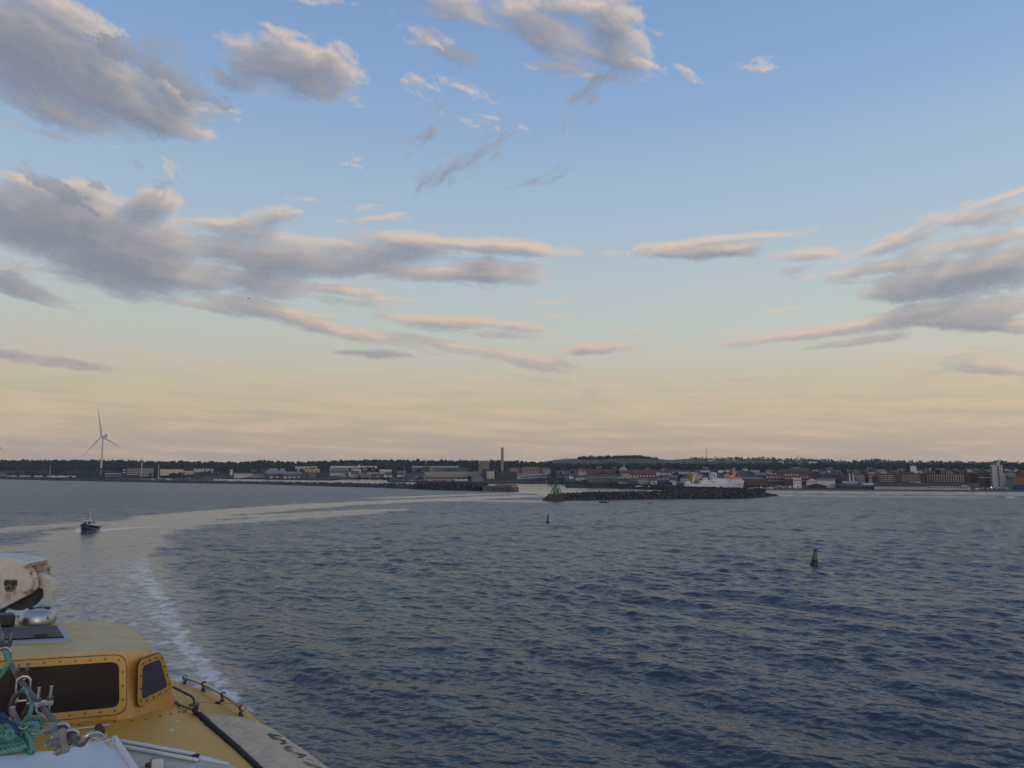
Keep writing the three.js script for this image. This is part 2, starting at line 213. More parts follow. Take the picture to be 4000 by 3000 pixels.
        const bearing = 2000 + FOC * cp * x / -z, near = coastD(bearing) + z, shelter = bearing > 2640 ? sstep(-5, 90, near) : 1;
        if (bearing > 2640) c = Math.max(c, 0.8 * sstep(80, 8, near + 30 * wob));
        const amp = gust * (1 - 0.74 * Math.min(1, c)) * (0.12 + 0.88 * shelter);
        for (const [w, f] of live) { const p = w.kx * x + w.kz * z + w.ph, a = w.a * f * amp * keep; y += Math.sin(p) * a; const q = Math.cos(p) * a * 0.7; ox += w.cx * q; oz += w.cz * q; }
        const env = sstep(330, 60, r) * (0.55 + 0.9 * fbm(x / 34, z / 34, 2)) * (1 - 0.5 * c) + 0.18;
        for (const w of seaH.long) y += Math.sin(w.kx * x + w.kz * z + w.ph + 2.2 * fbm(x / 60, z / 60, 2)) * w.a * Math.max(0, env) * sstep(600, 300, r);
        const fadeEnd = sstep(1900, 1500, r) * (inBasin ? 0.12 : 1); y *= fadeEnd; ox *= fadeEnd; oz *= fadeEnd;
      }
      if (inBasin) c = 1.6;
      pos[o * 3] = x + ox; pos[o * 3 + 1] = y; pos[o * 3 + 2] = z + oz;
      uv[o * 2] = x / 17; uv[o * 2 + 1] = z / 17;
      const f = foam, body = [0.027, 0.047, 0.062], froth = [0.58, 0.63, 0.66];
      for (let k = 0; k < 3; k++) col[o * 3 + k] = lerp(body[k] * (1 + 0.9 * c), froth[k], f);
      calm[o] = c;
    }
  }
  const lists = [[], [], [], [], [], []];
  for (let i = 0; i < nr - 1; i++) for (let j = 0; j < NA; j++) {
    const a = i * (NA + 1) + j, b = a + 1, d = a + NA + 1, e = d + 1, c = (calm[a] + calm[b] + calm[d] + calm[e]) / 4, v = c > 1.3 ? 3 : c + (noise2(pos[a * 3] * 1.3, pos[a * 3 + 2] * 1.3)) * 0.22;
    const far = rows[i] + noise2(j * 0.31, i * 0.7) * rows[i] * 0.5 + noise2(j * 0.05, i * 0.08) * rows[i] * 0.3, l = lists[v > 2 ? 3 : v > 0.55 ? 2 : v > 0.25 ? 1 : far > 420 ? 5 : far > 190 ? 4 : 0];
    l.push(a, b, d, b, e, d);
  }
  const g = new THREE.BufferGeometry();
  g.setAttribute('position', new THREE.BufferAttribute(pos, 3)); g.setAttribute('uv', new THREE.BufferAttribute(uv, 2)); g.setAttribute('color', new THREE.BufferAttribute(col, 3));
  const idx = new Uint32Array(lists.reduce((s, l) => s + l.length, 0)); let n = 0;
  lists.forEach((l, m) => { g.addGroup(n, l.length, m); idx.set(l, n); n += l.length; });
  g.setIndex(new THREE.BufferAttribute(idx, 1)); g.computeVertexNormals();
  // ripples: tiling sums of short waves
  function ripple(N, comps, dir, spread, kmin, kmax, tilt) {
    const h = new Float32Array(N * N), ks = [];
    for (let i = 0; i < comps; i++) { const km = kmin * Math.pow(kmax / kmin, i / comps), th = dir + gauss() * spread; const kx = Math.round(km * Math.cos(th)), ky = Math.round(km * Math.sin(th)), kk = Math.hypot(kx, ky); if (kk > 0) ks.push([kx, ky, 1 / Math.pow(kk, 1.0 + tilt), rr(0, 6.28)]); }
    const tw = 2 * Math.PI / N;
    for (const [kx, ky, a, ph] of ks) for (let y = 0; y < N; y++) for (let x = 0; x < N; x++) h[y * N + x] += a * Math.sin((kx * x + ky * y) * tw + ph);
    return h;
  }
  const N = 512, h = ripple(N, 110, wind, 0.8, 7, 90, 0.12), nd = new Uint8Array(N * N * 4);
  let var_ = 0; for (let y = 0; y < N; y++) for (let x = 0; x < N; x++) { const gx = h[y * N + (x + 1) % N] - h[y * N + (x + N - 1) % N], gy = h[((y + 1) % N) * N + x] - h[((y + N - 1) % N) * N + x]; var_ += gx * gx + gy * gy; }
  const sc = 0.27 / Math.sqrt(var_ / (N * N));
  for (let y = 0; y < N; y++) for (let x = 0; x < N; x++) { const gx = (h[y * N + (x + 1) % N] - h[y * N + (x + N - 1) % N]) * sc, gy = (h[((y + 1) % N) * N + x] - h[((y + N - 1) % N) * N + x]) * sc, l = 1 / Math.hypot(gx, gy, 1), q = (y * N + x) * 4; nd[q] = (-gx * l * 0.5 + 0.5) * 255; nd[q + 1] = (-gy * l * 0.5 + 0.5) * 255; nd[q + 2] = (l * 0.5 + 0.5) * 255; nd[q + 3] = 255; }
  const nt = new THREE.DataTexture(nd, N, N); nt.wrapS = nt.wrapT = THREE.RepeatWrapping; nt.magFilter = THREE.LinearFilter; nt.needsUpdate = true;
  const h2 = ripple(N, 90, wind + 0.4, 0.9, 5, 60, 0.2); let mx = 0; for (const v of h2) mx = Math.max(mx, Math.abs(v));
  const bt = noiseTex(N, (x, y) => 0.5 + 0.5 * h2[Math.round(y * N) * N + Math.round(x * N)] / mx); bt.rotation = 0.7; bt.repeat.set(0.617, 0.617);
  const water = (ns, bs, rough) => new THREE.MeshPhysicalMaterial({ color: 0xffffff, vertexColors: true, roughness: rough, ior: 1.333, normalMap: nt, normalScale: new THREE.Vector2(ns, ns), bumpMap: bt, bumpScale: bs });
  struct('sea', g, [water(0.72, 0.14, 0.25), water(0.52, 0.1, 0.23), water(0.34, 0.06, 0.18), water(0.32, 0.05, 0.12), water(0.76, 0.14, 0.29), water(0.78, 0.12, 0.34)]);
}

// ---------------------------------------------------------------- land: coast, town ground, hills
const SKYL = [[-500, 1797], [0, 1797], [300, 1796], [420, 1797], [600, 1801], [800, 1803], [950, 1805], [1010, 1799], [1150, 1805], [1280, 1800], [1380, 1797], [1450, 1795], [1600, 1798], [1800, 1798], [2000, 1799], [2100, 1800]];
const RIDGE = [[1700, 1800], [1900, 1801], [2040, 1799], [2120, 1793], [2230, 1791], [2300, 1792], [2400, 1788], [2500, 1786], [2560, 1792], [2620, 1796], [2700, 1792], [2740, 1792], [2800, 1794], [2900, 1792], [2950, 1791], [3050, 1796], [3100, 1797], [3180, 1796], [3260, 1801], [3330, 1805], [3380, 1801], [3420, 1798], [3450, 1801], [3520, 1802], [3560, 1807], [3640, 1806], [3720, 1806], [3780, 1809], [3840, 1809], [3880, 1805], [3910, 1804], [3950, 1810], [4000, 1813], [4500, 1812]];
function ground(px, D) {                                             // height of the land at a bearing and distance
  const Dc = coastD(px), s = D - Dc, w = sstep(1900, 2250, px), beach = sstep(2960, 3030, px);
  const front = lerp(2.6, s < 34 ? Math.max(-0.6, s * 0.078 - 0.25) : lerp(2.4, 3.7, sstep(34, 50, s)), beach);
  if (s < 60) return front;
  const hl = 20 + (1843 - (table(SKYL, px) + 12)), hr = 20 + (1843 - table(RIDGE, px)) / 3000 * 4200;
  const left = table([[Dc + 60, 2.6], [Math.max(Dc + 120, 2000), 4], [2500, 5 + hl * 0.28], [3000, hl], [3500, hl * 0.9], [4700, hl * 0.7]], D);
  const right = table([[Dc + 60, front], [900, 5.2], [1200, 9], [1800, 18], [2400, 29], [2900, 40], [3500, hr * 0.72], [4200, hr], [4700, hr * 0.9]], D);
  return lerp(left, right, w);
}
const gx = (px, D) => at(px, 1843, D).x;
const groundAt = (x, z) => ground(2000 + FOC * cp * x / -z * 1.0, -z);
const FIELDS = [   // bearing from, to, distance from, to, colour
  [2090, 2330, 3000, 3950, [0.058, 0.062, 0.038]], [2390, 2460, 2950, 3500, [0.04, 0.068, 0.026]], [2480, 2610, 2950, 3900, [0.036, 0.058, 0.026]], [2600, 2710, 3050, 4000, [0.115, 0.085, 0.055]], [2720, 2880, 3000, 3700, [0.034, 0.058, 0.026]], [2880, 3010, 3100, 3600, [0.05, 0.07, 0.035]], [3080, 3140, 3100, 3500, [0.11, 0.09, 0.045]], [3210, 3250, 3000, 3300, [0.05, 0.08, 0.035]]];
{
  const cols = []; for (let p = -480; p <= 4480; p += 10) cols.push(p); for (const e of [1511, 2204.5]) cols.push(e); cols.sort((a, b) => a - b);
  const NR = 90, pos = [], col = [], idx = [], uv = [];
  cols.forEach((p) => {
    const Dc = coastD(p);
    for (let j = 0; j <= NR; j++) {
      const D = j < 2 ? Dc : j < 22 ? Dc + (j - 1) * 3.2 : Dc + 64 + (4700 - Dc - 64) * Math.pow((j - 21) / (NR - 21), 1.25);
      const h = j === 0 ? -2 : ground(p, D) + (D > 1800 ? fbm(p / 90, D / 180, 3) * 2.2 : 0), x = gx(p, D);
      pos.push(x, h, -D); uv.push(x / 6, D / 6);
      let c = [0.034, 0.034, 0.028]; const s = D - Dc, beach = p > 2985;
      if (beach && s < 36) c = s < 9 ? [0.28, 0.205, 0.14] : [0.60, 0.44, 0.29]; else if (beach && s < 60) c = [0.085, 0.08, 0.05]; else if (s < 90) c = [0.055, 0.053, 0.05];
      if (D > 1500) c = [0.028, 0.033, 0.02];
      for (const f of FIELDS) { const wob = noise2(p / 25, D / 120) * 14; if (p + wob > f[0] && p + wob < f[1] && D + wob * 4 > f[2] && D + wob * 4 < f[3]) c = f[4]; }
      const n = 1 + 0.3 * noise2(x / 9, D / 13) + 0.2 * noise2(x / 2.7, D / 4); col.push(c[0] * n, c[1] * n, c[2] * n);
    }
  });
  for (let i = 0; i < cols.length - 1; i++) for (let j = 0; j < NR; j++) { const a = i * (NR + 1) + j, b = a + NR + 1; idx.push(a, b, a + 1, b, b + 1, a + 1); }
  const g = new THREE.BufferGeometry(); g.setAttribute('position', new THREE.Float32BufferAttribute(pos, 3)); g.setAttribute('color', new THREE.Float32BufferAttribute(col, 3)); g.setAttribute('uv', new THREE.Float32BufferAttribute(uv, 2)); g.setIndex(idx); g.computeVertexNormals();
  struct('terrain', g, new THREE.MeshStandardMaterial({ vertexColors: true, roughness: 0.95 }));
}

// ---------------------------------------------------------------- woods
function conifer(sd) {
  const g = [], n = 5;
  for (let i = 0; i < n; i++) { const y0 = 0.12 + 0.17 * i, r = 0.30 * (1 - i / (n + 0.6)) * rr(0.8, 1.15), c = new THREE.ConeGeometry(r, 0.34, 6, 1, true); c.rotateY(rr(0, 3)); c.rotateX(rr(-0.12, 0.12)); c.translate(rr(-0.03, 0.03), y0 + 0.17, rr(-0.03, 0.03)); g.push(c); }
  g.push(new THREE.CylinderGeometry(0.025, 0.04, 0.3, 5).translate(0, 0.15, 0));
  return merge(g);
}
function clumpTree(k = 11, flat = 1) {
  const g = [];
  for (let i = 0; i < k; i++) { const s = new THREE.IcosahedronGeometry(rr(0.11, 0.21), 0), a = rr(0, 6.28), r = Math.sqrt(rnd()) * 0.27; const p = s.attributes.position; for (let j = 0; j < p.count; j++) { const f = 1 + 0.35 * noise2(p.getX(j) * 9 + i * 3, p.getY(j) * 9 + p.getZ(j) * 7); p.setXYZ(j, p.getX(j) * f, p.getY(j) * f * 0.85, p.getZ(j) * f); } s.rotateY(a); s.translate(Math.cos(a) * r, 0.28 + rnd() * 0.55 * flat, Math.sin(a) * r); s.computeVertexNormals(); g.push(s); }
  g.push(new THREE.CylinderGeometry(0.02, 0.035, 0.4, 5).translate(0, 0.2, 0));
  return merge(g);
}
const leafMat = new THREE.MeshStandardMaterial({ color: 0xffffff, roughness: 1 });
const coniferGeos = [conifer(), conifer()], clumpGeos = [clumpTree(), clumpTree(13), clumpTree(9)];
{
  const spots = [[], [], [], [], []];
  const put = (px, D, h, kind, tone) => { const y = ground(px, D); if (y < 1) return; const v = kind === 0 ? Math.floor(rnd() * 2) : 2 + Math.floor(rnd() * 3); spots[v].push([gx(px, D), y - 0.4, -D, h, tone]); };
  const tones = [[0.026, 0.034, 0.022], [0.032, 0.042, 0.024], [0.021, 0.029, 0.020], [0.040, 0.047, 0.028]];
  const scatter = (n, p0, p1, D0, D1, h0, h1, pine, dens) => { for (let i = 0; i < n; i++) { const px = rr(p0, p1), D = rr(D0, D1); if (dens && dens(px, D) < rnd()) continue; if (FIELDS.some((f) => px > f[0] - 4 && px < f[1] + 4 && D > f[2] - 20 && D < f[3])) continue; put(px, D, rr(h0, h1) * (0.86 + 0.45 * noise2(px / 13, D / 60) + 0.3 * noise2(px / 4, 2)), rnd() < pine ? 0 : 1, tones[Math.floor(rnd() * 4)]); } };
  scatter(9000, -350, 2150, 2420, 3080, 11, 16, 0.55, (p, D) => (D > 2550 + 120 * noise2(p / 90, 4) ? 1 : 0.3));
  scatter(6500, 1950, 4350, 2150, 2950, 10, 16, 0.5, (p, D) => 0.45 + 0.7 * noise2(p / 60, D / 130) + (D > 2350 ? 0.35 : 0));
  for (let i = 0; i < 1500; i++) { const p = rr(2258, 2540), D = rr(3850, 4260), top = 0.55 + 0.55 * noise2(p / 16, 3) + 0.35 * noise2(p / 6, 8); if (rnd() < 0.6 + 0.8 * noise2(p / 22, D / 90)) put(p, D, 5 + 11 * Math.max(0.1, top) * (p > 2460 ? 1.1 - (p - 2460) / 110 : 1) + rr(-1, 2), rnd() < 0.12 ? 0 : 1, tones[Math.floor(rnd() * 4)]); } scatter(500, 2480, 2575, 3850, 4240, 5, 10, 0.1, (p) => 1 - (p - 2480) / 110);
  scatter(5000, 2690, 4400, 2950, 4280, 7, 13, 0.2, (p, D) => (D > 4080 ? (noise2(p / 30, 1.5) > -0.35 ? 0.75 : 0.05) : 0.15 + 0.9 * noise2(p / 42, D / 90)));
  scatter(900, 1400, 2900, 1500, 2300, 6, 10, 0.1, (p, D) => 0.15 + 0.8 * noise2(p / 30, D / 60));
  scatter(1500, 2600, 4350, 950, 2150, 6, 11, 0.1, (p, D) => 0.25 + 0.8 * noise2(p / 30, D / 50));
  [...coniferGeos, ...clumpGeos].forEach((g, k) => {
    const m = new THREE.InstancedMesh(g, leafMat, spots[k].length), M = new THREE.Matrix4(), q = new THREE.Quaternion(), up = new THREE.Vector3(0, 1, 0);
    spots[k].forEach(([x, y, z, h, t], i) => { q.setFromAxisAngle(up, rr(0, 6.28)); const w = h * rr(0.85, 1.35); M.compose(new THREE.Vector3(x, y, z), q, new THREE.Vector3(w, h, w)); m.setMatrixAt(i, M); const f = rr(0.75, 1.25); m.setColorAt(i, lin(t[0] * f, t[1] * f, t[2] * f)); });
    m.name = numbered('forest'); m.userData.kind = 'stuff'; tag(m, k < 2 ? ['dark conifers of the forest along the ridge', 'dark spiky conifers mixed through the hillside woods'][k] : ['broadleaf trees massed in the hillside woods', 'rounded broadleaf trees between houses and hills', 'low bushy trees spread over the hills'][k - 2], 'forest'); scene.add(m);
  });
}
// single trees that stand against the sky on the bare ridge
const barkMat = std(0.05, 0.04, 0.03, 1), crownMat = std(0.028, 0.034, 0.022, 1);
for (const [px, h, w] of [[2165, 7, 1], [2172, 8, 1], [2190, 8, 1], [2197, 6, 1], [2205, 6, 1.3], [2212, 7, 1.2], [2219, 6.5, 1.3], [2283, 17, 1], [2304, 20, 0.9], [2313, 19, 0.9], [3337, 12, 1], [3345, 10, 1.3], [2795, 16, 0.8], [3132, 16, 0.8]]) {
  const D = 4215, t = thing('lone_tree', px < 2300 && h < 9 ? 'small lone tree standing on the bare crest of the hill' : 'tall lone tree rising above the wooded skyline', 'tree', new THREE.Vector3(gx(px, D), ground(px, D) - 0.5, -D), px < 2300 && h < 9 ? 'small trees on the bare crest' : 'tall trees on the skyline');
  part(t, 'trunk', bar([0, 0, 0], [0, h * 0.45, 0], 0.35, 0.2, 6), barkMat);
  const c = part(t, 'crown', clumpGeos[Math.floor(rnd() * 3)], crownMat); c.scale.set(h * w, h * 0.92, h * w); c.position.y = h * 0.08; c.rotation.y = rr(0, 6);
}

// ---------------------------------------------------------------- breakwaters
function rockGeo(s) { const g = new THREE.DodecahedronGeometry(1, 0), p = g.attributes.position, map = new Map(); for (let i = 0; i < p.count; i++) { const k = [p.getX(i), p.getY(i), p.getZ(i)].map((v) => v.toFixed(2)).join(); if (!map.has(k)) map.set(k, rr(0.68, 1.15)); const f = map.get(k); p.setXYZ(i, p.getX(i) * f * 1.15, p.getY(i) * f * 0.8, p.getZ(i) * f); } g.computeVertexNormals(); return g; }
const rocks = [0, 1, 2, 3, 4].map(rockGeo);
const rockMats = [[0.038, 0.035, 0.034], [0.055, 0.05, 0.047], [0.028, 0.026, 0.026], [0.085, 0.077, 0.071]].map(([r, g, b]) => std(r, g, b, 0.92));
const stoneTone = new THREE.MeshStandardMaterial({ color: 0xffffff, roughness: 0.92 });
const concrete = std(0.115, 0.105, 0.098, 0.9, { bumpMap: noiseTex(128, (x, y) => 0.5 + 0.5 * noise2(x * 20, y * 20)), bumpScale: 0.05 }), wetConcrete = std(0.045, 0.043, 0.042, 0.6), paleConcrete = std(0.26, 0.24, 0.22, 0.9);
// path: [x, z, crest height, half width at the crest, half width at the water]; big: how many stones are parts of their own
function mole(name, label, path, size, nSmall, nBig, category = 'breakwater') {
  const t = thing(name, label, category), P = path.map((p) => new THREE.Vector3(p[0], 0, p[1])), pos = [], idx = [], len = [0];
  for (let i = 1; i < P.length; i++) len.push(len[i - 1] + P[i].distanceTo(P[i - 1]));
  const total = len[len.length - 1];
  const where = (s) => { let i = 1; while (i < P.length - 1 && len[i] < s) i++; const f = clamp((s - len[i - 1]) / (len[i] - len[i - 1])), d = P[i].clone().sub(P[i - 1]).normalize(); return { p: P[i - 1].clone().lerp(P[i], f), n: new THREE.Vector3(-d.z, 0, d.x), h: lerp(path[i - 1][2], path[i][2], f), a: lerp(path[i - 1][3], path[i][3], f), b: lerp(path[i - 1][4], path[i][4], f) }; };
  const NS = Math.ceil(total / 6);
  for (let i = 0; i <= NS; i++) { const w = where(total * i / NS); [[-w.b - 3, -2], [-w.b, 0], [-w.a, w.h * 0.9], [w.a, w.h * 0.9], [w.b, 0], [w.b + 3, -2]].forEach(([o, y]) => pos.push(w.p.x + w.n.x * o, y, w.p.z + w.n.z * o)); }
  for (let i = 0; i < NS; i++) for (let k = 0; k < 5; k++) { const a = i * 6 + k, b = a + 6; idx.push(a, a + 1, b, b, a + 1, b + 1); }
  const g = new THREE.BufferGeometry(); g.setAttribute('position', new THREE.Float32BufferAttribute(pos, 3)); g.setIndex(idx); g.computeVertexNormals();
  part(t, 'core', g, std(0.05, 0.047, 0.045, 1));
  const place = () => { const w = where(rnd() * total), u = rr(-1, 1), k = Math.abs(u) * 1.5 - 0.5, side = Math.sign(u), o = k < 0 ? u * w.a * 3 : side * lerp(w.a, w.b + 0.8, k), y = k < 0 ? w.h : lerp(w.h, -0.2, k); return [w.p.x + w.n.x * clamp(o, -w.b - 1, w.b + 1), y - 0.15, w.p.z + w.n.z * clamp(o, -w.b - 1, w.b + 1)]; };
  for (let v = 0; v < 5; v++) {
    const n = Math.ceil(nSmall / 5), m = new THREE.InstancedMesh(rocks[v], stoneTone, n), M = new THREE.Matrix4(), q = new THREE.Quaternion(), e = new THREE.Euler();
    for (let i = 0; i < n; i++) { const s = size * rr(0.45, 0.9); q.setFromEuler(e.set(rr(0, 6), rr(0, 6), rr(0, 6))); const w = place(); M.compose(new THREE.Vector3(...w), q, new THREE.Vector3(s, s * rr(0.8, 1.1), s)); m.setMatrixAt(i, M); const f = Math.pow(rnd(), 2.2) * 0.075 + 0.024; m.setColorAt(i, lin(f, f * 0.93, f * 0.89)); }
    m.name = 'rubble'; m.userData.kind = 'stuff'; t.add(m);
  }
  for (let i = 0; i < nBig; i++) { const m = part(t, 'boulder', rocks[i % 5], rockMats[Math.floor(rnd() * 4)], place(), [rr(0, 6), rr(0, 6), rr(0, 6)]), s = size * rr(0.85, 1.3); m.scale.set(s, s * rr(0.75, 1), s); }
  return t;
}
const xz = (px, py) => { const p = onSea(px, py); return [p.x, p.z]; };
const moleLine = (pts, off, a, b) => pts.map(([px, py, h]) => { const p = onSea(px, py); return [p.x, p.z - off, h, a, b]; });
mole('outer_breakwater', 'long low dark rubble breakwater stretching away to the wind turbine', moleLine([[-500, 1862, 7], [0, 1872, 7], [330, 1879, 5.6], [700, 1887, 5.0], [1000, 1891, 4.4], [1250, 1898.5, 4.8], [1500, 1905, 5.0], [1640, 1911, 6.2]], 9, 3, 9), 1.5, 2600, 0);
mole('block_breakwater', 'rugged breakwater arm of tumbled blocks behind the concrete pier head', moleLine([[1630, 1910.5, 6.2], [1760, 1914.5, 6.6], [1892, 1917.5, 6.4]], 9, 4, 9), 1.9, 700, 160);
mole('rock_breakwater', 'dark rock breakwater running from the green beacon towards the beach', moleLine([[2188, 1954, 3.9], [2300, 1953, 4.7], [2550, 1949.5, 4.9], [2800, 1947.5, 5.3], [2915, 1946, 4.9], [2960, 1943, 3.3], [3012, 1937, 0.8]], 9, 3.2, 9), 1.25, 2600, 300);
mole('harbour_revetment', 'grey stone bank below the control tower at the inner harbour', moleLine([[2290, 1904.5, 4.6], [2450, 1908, 5], [2560, 1912, 4.6], [2640, 1915.5, 4.4]], 6, 2.5, 7), 1.5, 520, 90, 'embankment');
mole('rubble_bank', 'low bank of brown stones between the rock breakwater and the ship', moleLine([[2630, 1917, 4.2], [2760, 1922, 4.6], [2880, 1926, 4.4], [2990, 1929, 3.4]], 6, 3, 8), 1.3, 520, 60, 'embankment');

// ---- pier head of the left breakwater
{
  const A = onSea(1884, 1918), B = onSea(2004, 1919.5), len = A.distanceTo(B), t = thing('pier_head', 'dark concrete pier head with recessed piles at the harbour mouth', 'pier', A.clone().lerp(B, 0.5)); t.rotation.y = -Math.atan2(B.z - A.z, B.x - A.x); t.position.y = 0;
  part(t, 'quay_block', box(len - 9, 6.0, 14, -4.5, 2.0, -7), concrete);
  part(t, 'quay_block', box(9, 5.2, 13, len / 2 - 4.5, 1.7, -7), concrete);
  part(t, 'coping', box(len + 0.5, 0.5, 14.6, 0, 5.26, -7), paleConcrete);
  for (let i = 0; i < 6; i++) part(t, 'pile', box(0.8, 4.4, 0.6, len / 2 - 1.2 - i * 4.2, 1.6, 0.33), i % 2 ? wetConcrete : concrete);
  part(t, 'parapet', box(24, 1.2, 0.5, 4, 6.1, -11), concrete);
  const red = std(0.42, 0.06, 0.045, 0.6), b = thing('red_beacon', 'slim red light beacon on the concrete pier head', 'beacon', new THREE.Vector3(gx(1988, 800), 5.5, onSea(1988, 1919).z - 6));
  part(b, 'tower', bar([0, 0, 0], [0, 5.2, 0], 0.55, 0.4, 12), red); part(b, 'gallery', new THREE.CylinderGeometry(0.8, 0.8, 0.25, 12).translate(0, 5.3, 0), red); part(b, 'lantern', new THREE.CylinderGeometry(0.32, 0.36, 0.8, 10).translate(0, 5.8, 0), std(0.2, 0.06, 0.05, 0.3)); part(b, 'base', box(2.2, 0.6, 2.2, 0, 0.3, 0), concrete);
  const hut = thing('red_hut', 'small red equipment box on the pier head beside the beacon', 'hut', new THREE.Vector3(gx(1965, 800), 5.5, onSea(1965, 1919).z - 5)); part(hut, 'cabinet', box(2.4, 1.5, 1.6, 0, 0.75, 0), red); part(hut, 'lid', box(2.6, 0.15, 1.8, 0, 1.58, 0), red);
}
// ---- green beacon on the head of the right breakwater
{
  const D = 540, s = D / FOC, base = onSea(2174, 1955), t = thing('beacon_platform', 'stained dark concrete platform carrying the green beacon', 'platform', base.clone());
  part(t, 'caisson', box(63 * s, 5.4, 9, 0, 1.15, -4.5), std(0.07, 0.055, 0.05, 0.9)); part(t, 'deck_slab', box(66 * s, 0.6, 9.6, 0, 4.15, -4.5), wetConcrete); part(t, 'landing_step', box(25 * s, 2.2, 6, -43 * s, 0.4, -4), wetConcrete);
  { const g = new THREE.BufferGeometry(); const w = 9, x0 = -31 * s, x1 = -50 * s; g.setAttribute('position', new THREE.Float32BufferAttribute([x0, 3.6, -0.4, x0, 1.2, -0.4, x1, 1.2, -0.4, x0, 3.6, -6, x0, 1.2, -6, x1, 1.2, -6], 3)); g.setIndex([0, 2, 1, 3, 4, 5, 0, 3, 5, 0, 5, 2]); g.computeVertexNormals(); part(t, 'ramp', g.toNonIndexed(), wetConcrete); g.computeVertexNormals(); }
  const green = std(0.05, 0.19, 0.085, 0.55), dark = std(0.035, 0.11, 0.055, 0.6), b = thing('green_beacon', 'green tripod light beacon with boxed base at the breakwater end', 'beacon', new THREE.Vector3(base.x, 4.45, base.z - 4.5));
  const body = new THREE.CylinderGeometry(2.15, 2.6, 3.7, 8).rotateY(Math.PI / 8).translate(0.1, 1.85, 0).toNonIndexed(); body.computeVertexNormals();
  part(b, 'equipment_room', body, green); part(b, 'roof_rim', new THREE.CylinderGeometry(2.3, 2.3, 0.16, 8).rotateY(Math.PI / 8).translate(0.1, 3.78, 0), dark);
  const door = part(b, 'door', box(0.9, 2.0, 0.1, 1.0, 1.05, 2.33), dark); door.rotation.x = -0.1; const plate = part(b, 'number_plate', box(0.9, 0.9, 0.06, -0.95, 2.35, 2.2), std(0.32, 0.42, 0.34, 0.6)); plate.rotation.x = -0.1;
  part(b, 'mast', bar([0.5, 3.7, 0], [0.5, 8.6, 0], 0.32), dark); for (const [x, z] of [[-4.2, 1.6], [4.0, 1.4], [0.2, -3.6]]) part(b, 'leg', bar([x, 0, z], [0.5 + x * 0.06, 8.4, z * 0.06], 0.26), dark);
  part(b, 'lantern', new THREE.CylinderGeometry(0.5, 0.6, 0.9, 10).translate(0.5, 9.0, 0), green); part(b, 'gallery', new THREE.CylinderGeometry(1.0, 0.8, 0.25, 10).translate(0.5, 8.45, 0), dark); part(b, 'radar_pole', bar([-0.6, 3.8, 0.4], [-0.6, 5.9, 0.4], 0.12), dark);
}

// ---------------------------------------------------------------- buildings of the town and harbour
const winMat = std(0.035, 0.04, 0.05, 0.25), winPale = std(0.62, 0.60, 0.56, 0.5);
const matCache = new Map();
function paint(c0, rough = 0.82) { const c = c0[0] > 1.9 * c0[1] && c0[0] < 0.35 && c0[0] > 0.08 ? [c0[0] * 0.74, lerp(c0[1], c0[0] * 0.5, 0.25), lerp(c0[2], c0[0] * 0.42, 0.3)] : c0; const k = c.join() + rough; if (!matCache.has(k)) matCache.set(k, std(c[0], c[1], c[2], rough)); return matCache.get(k); }
function prism(w, d, h, along) {                                    // gable: ridge across the front ('x') or into it ('z')
  const a = w / 2, b = d / 2, v = along === 'x' ? [[-a, 0, b], [a, 0, b], [a, 0, -b], [-a, 0, -b], [-a, h, 0], [a, h, 0]] : [[-a, 0, b], [a, 0, b], [a, 0, -b], [-a, 0, -b], [0, h, b], [0, h, -b]];
  const f = along === 'x' ? [[0, 1, 5], [0, 5, 4], [2, 3, 4], [2, 4, 5], [1, 2, 5], [3, 0, 4], [0, 3, 2], [0, 2, 1]] : [[0, 1, 4], [2, 3, 5], [1, 2, 5], [1, 5, 4], [3, 0, 4], [3, 4, 5], [0, 3, 2], [0, 2, 1]];
  const p = []; f.forEach((t) => t.forEach((i) => p.push(...v[i]))); const g = new THREE.BufferGeometry(); g.setAttribute('position', new THREE.Float32BufferAttribute(p, 3)); g.computeVertexNormals(); return g;
}
function hipGeo(w, d, h) { const a = w / 2, b = d / 2, r = Math.max(0, a - b), v = [[-a, 0, b], [a, 0, b], [a, 0, -b], [-a, 0, -b], [-r, h, 0], [r, h, 0]], f = [[0, 1, 5], [0, 5, 4], [2, 3, 4], [2, 4, 5], [1, 2, 5], [3, 0, 4], [0, 3, 2], [0, 2, 1]], p = []; f.forEach((t) => t.forEach((i) => p.push(...v[i]))); const g = new THREE.BufferGeometry(); g.setAttribute('position', new THREE.Float32BufferAttribute(p, 3)); g.computeVertexNormals(); return g; }
const unitBox = new THREE.BoxGeometry(1, 1, 1);
function windowsOn(t, cols, rows, x0, x1, y0, y1, z, fw, fh, mat, frame) {
  for (let r = 0; r < rows; r++) for (let c = 0; c < cols; c++) {
    const cw = (x1 - x0) / cols, ch = (y1 - y0) / rows, m = part(t, 'window', unitBox, mat, [x0 + (c + 0.5) * cw, y0 + (r + 0.5) * ch, z]); m.scale.set(cw * fw, ch * fh, 0.16);
    if (frame) { const s = part(m, 'sill', unitBox, frame, [0, -0.55, 0.3]); s.scale.set(1.15, 0.14, 1.4); }
  }
}
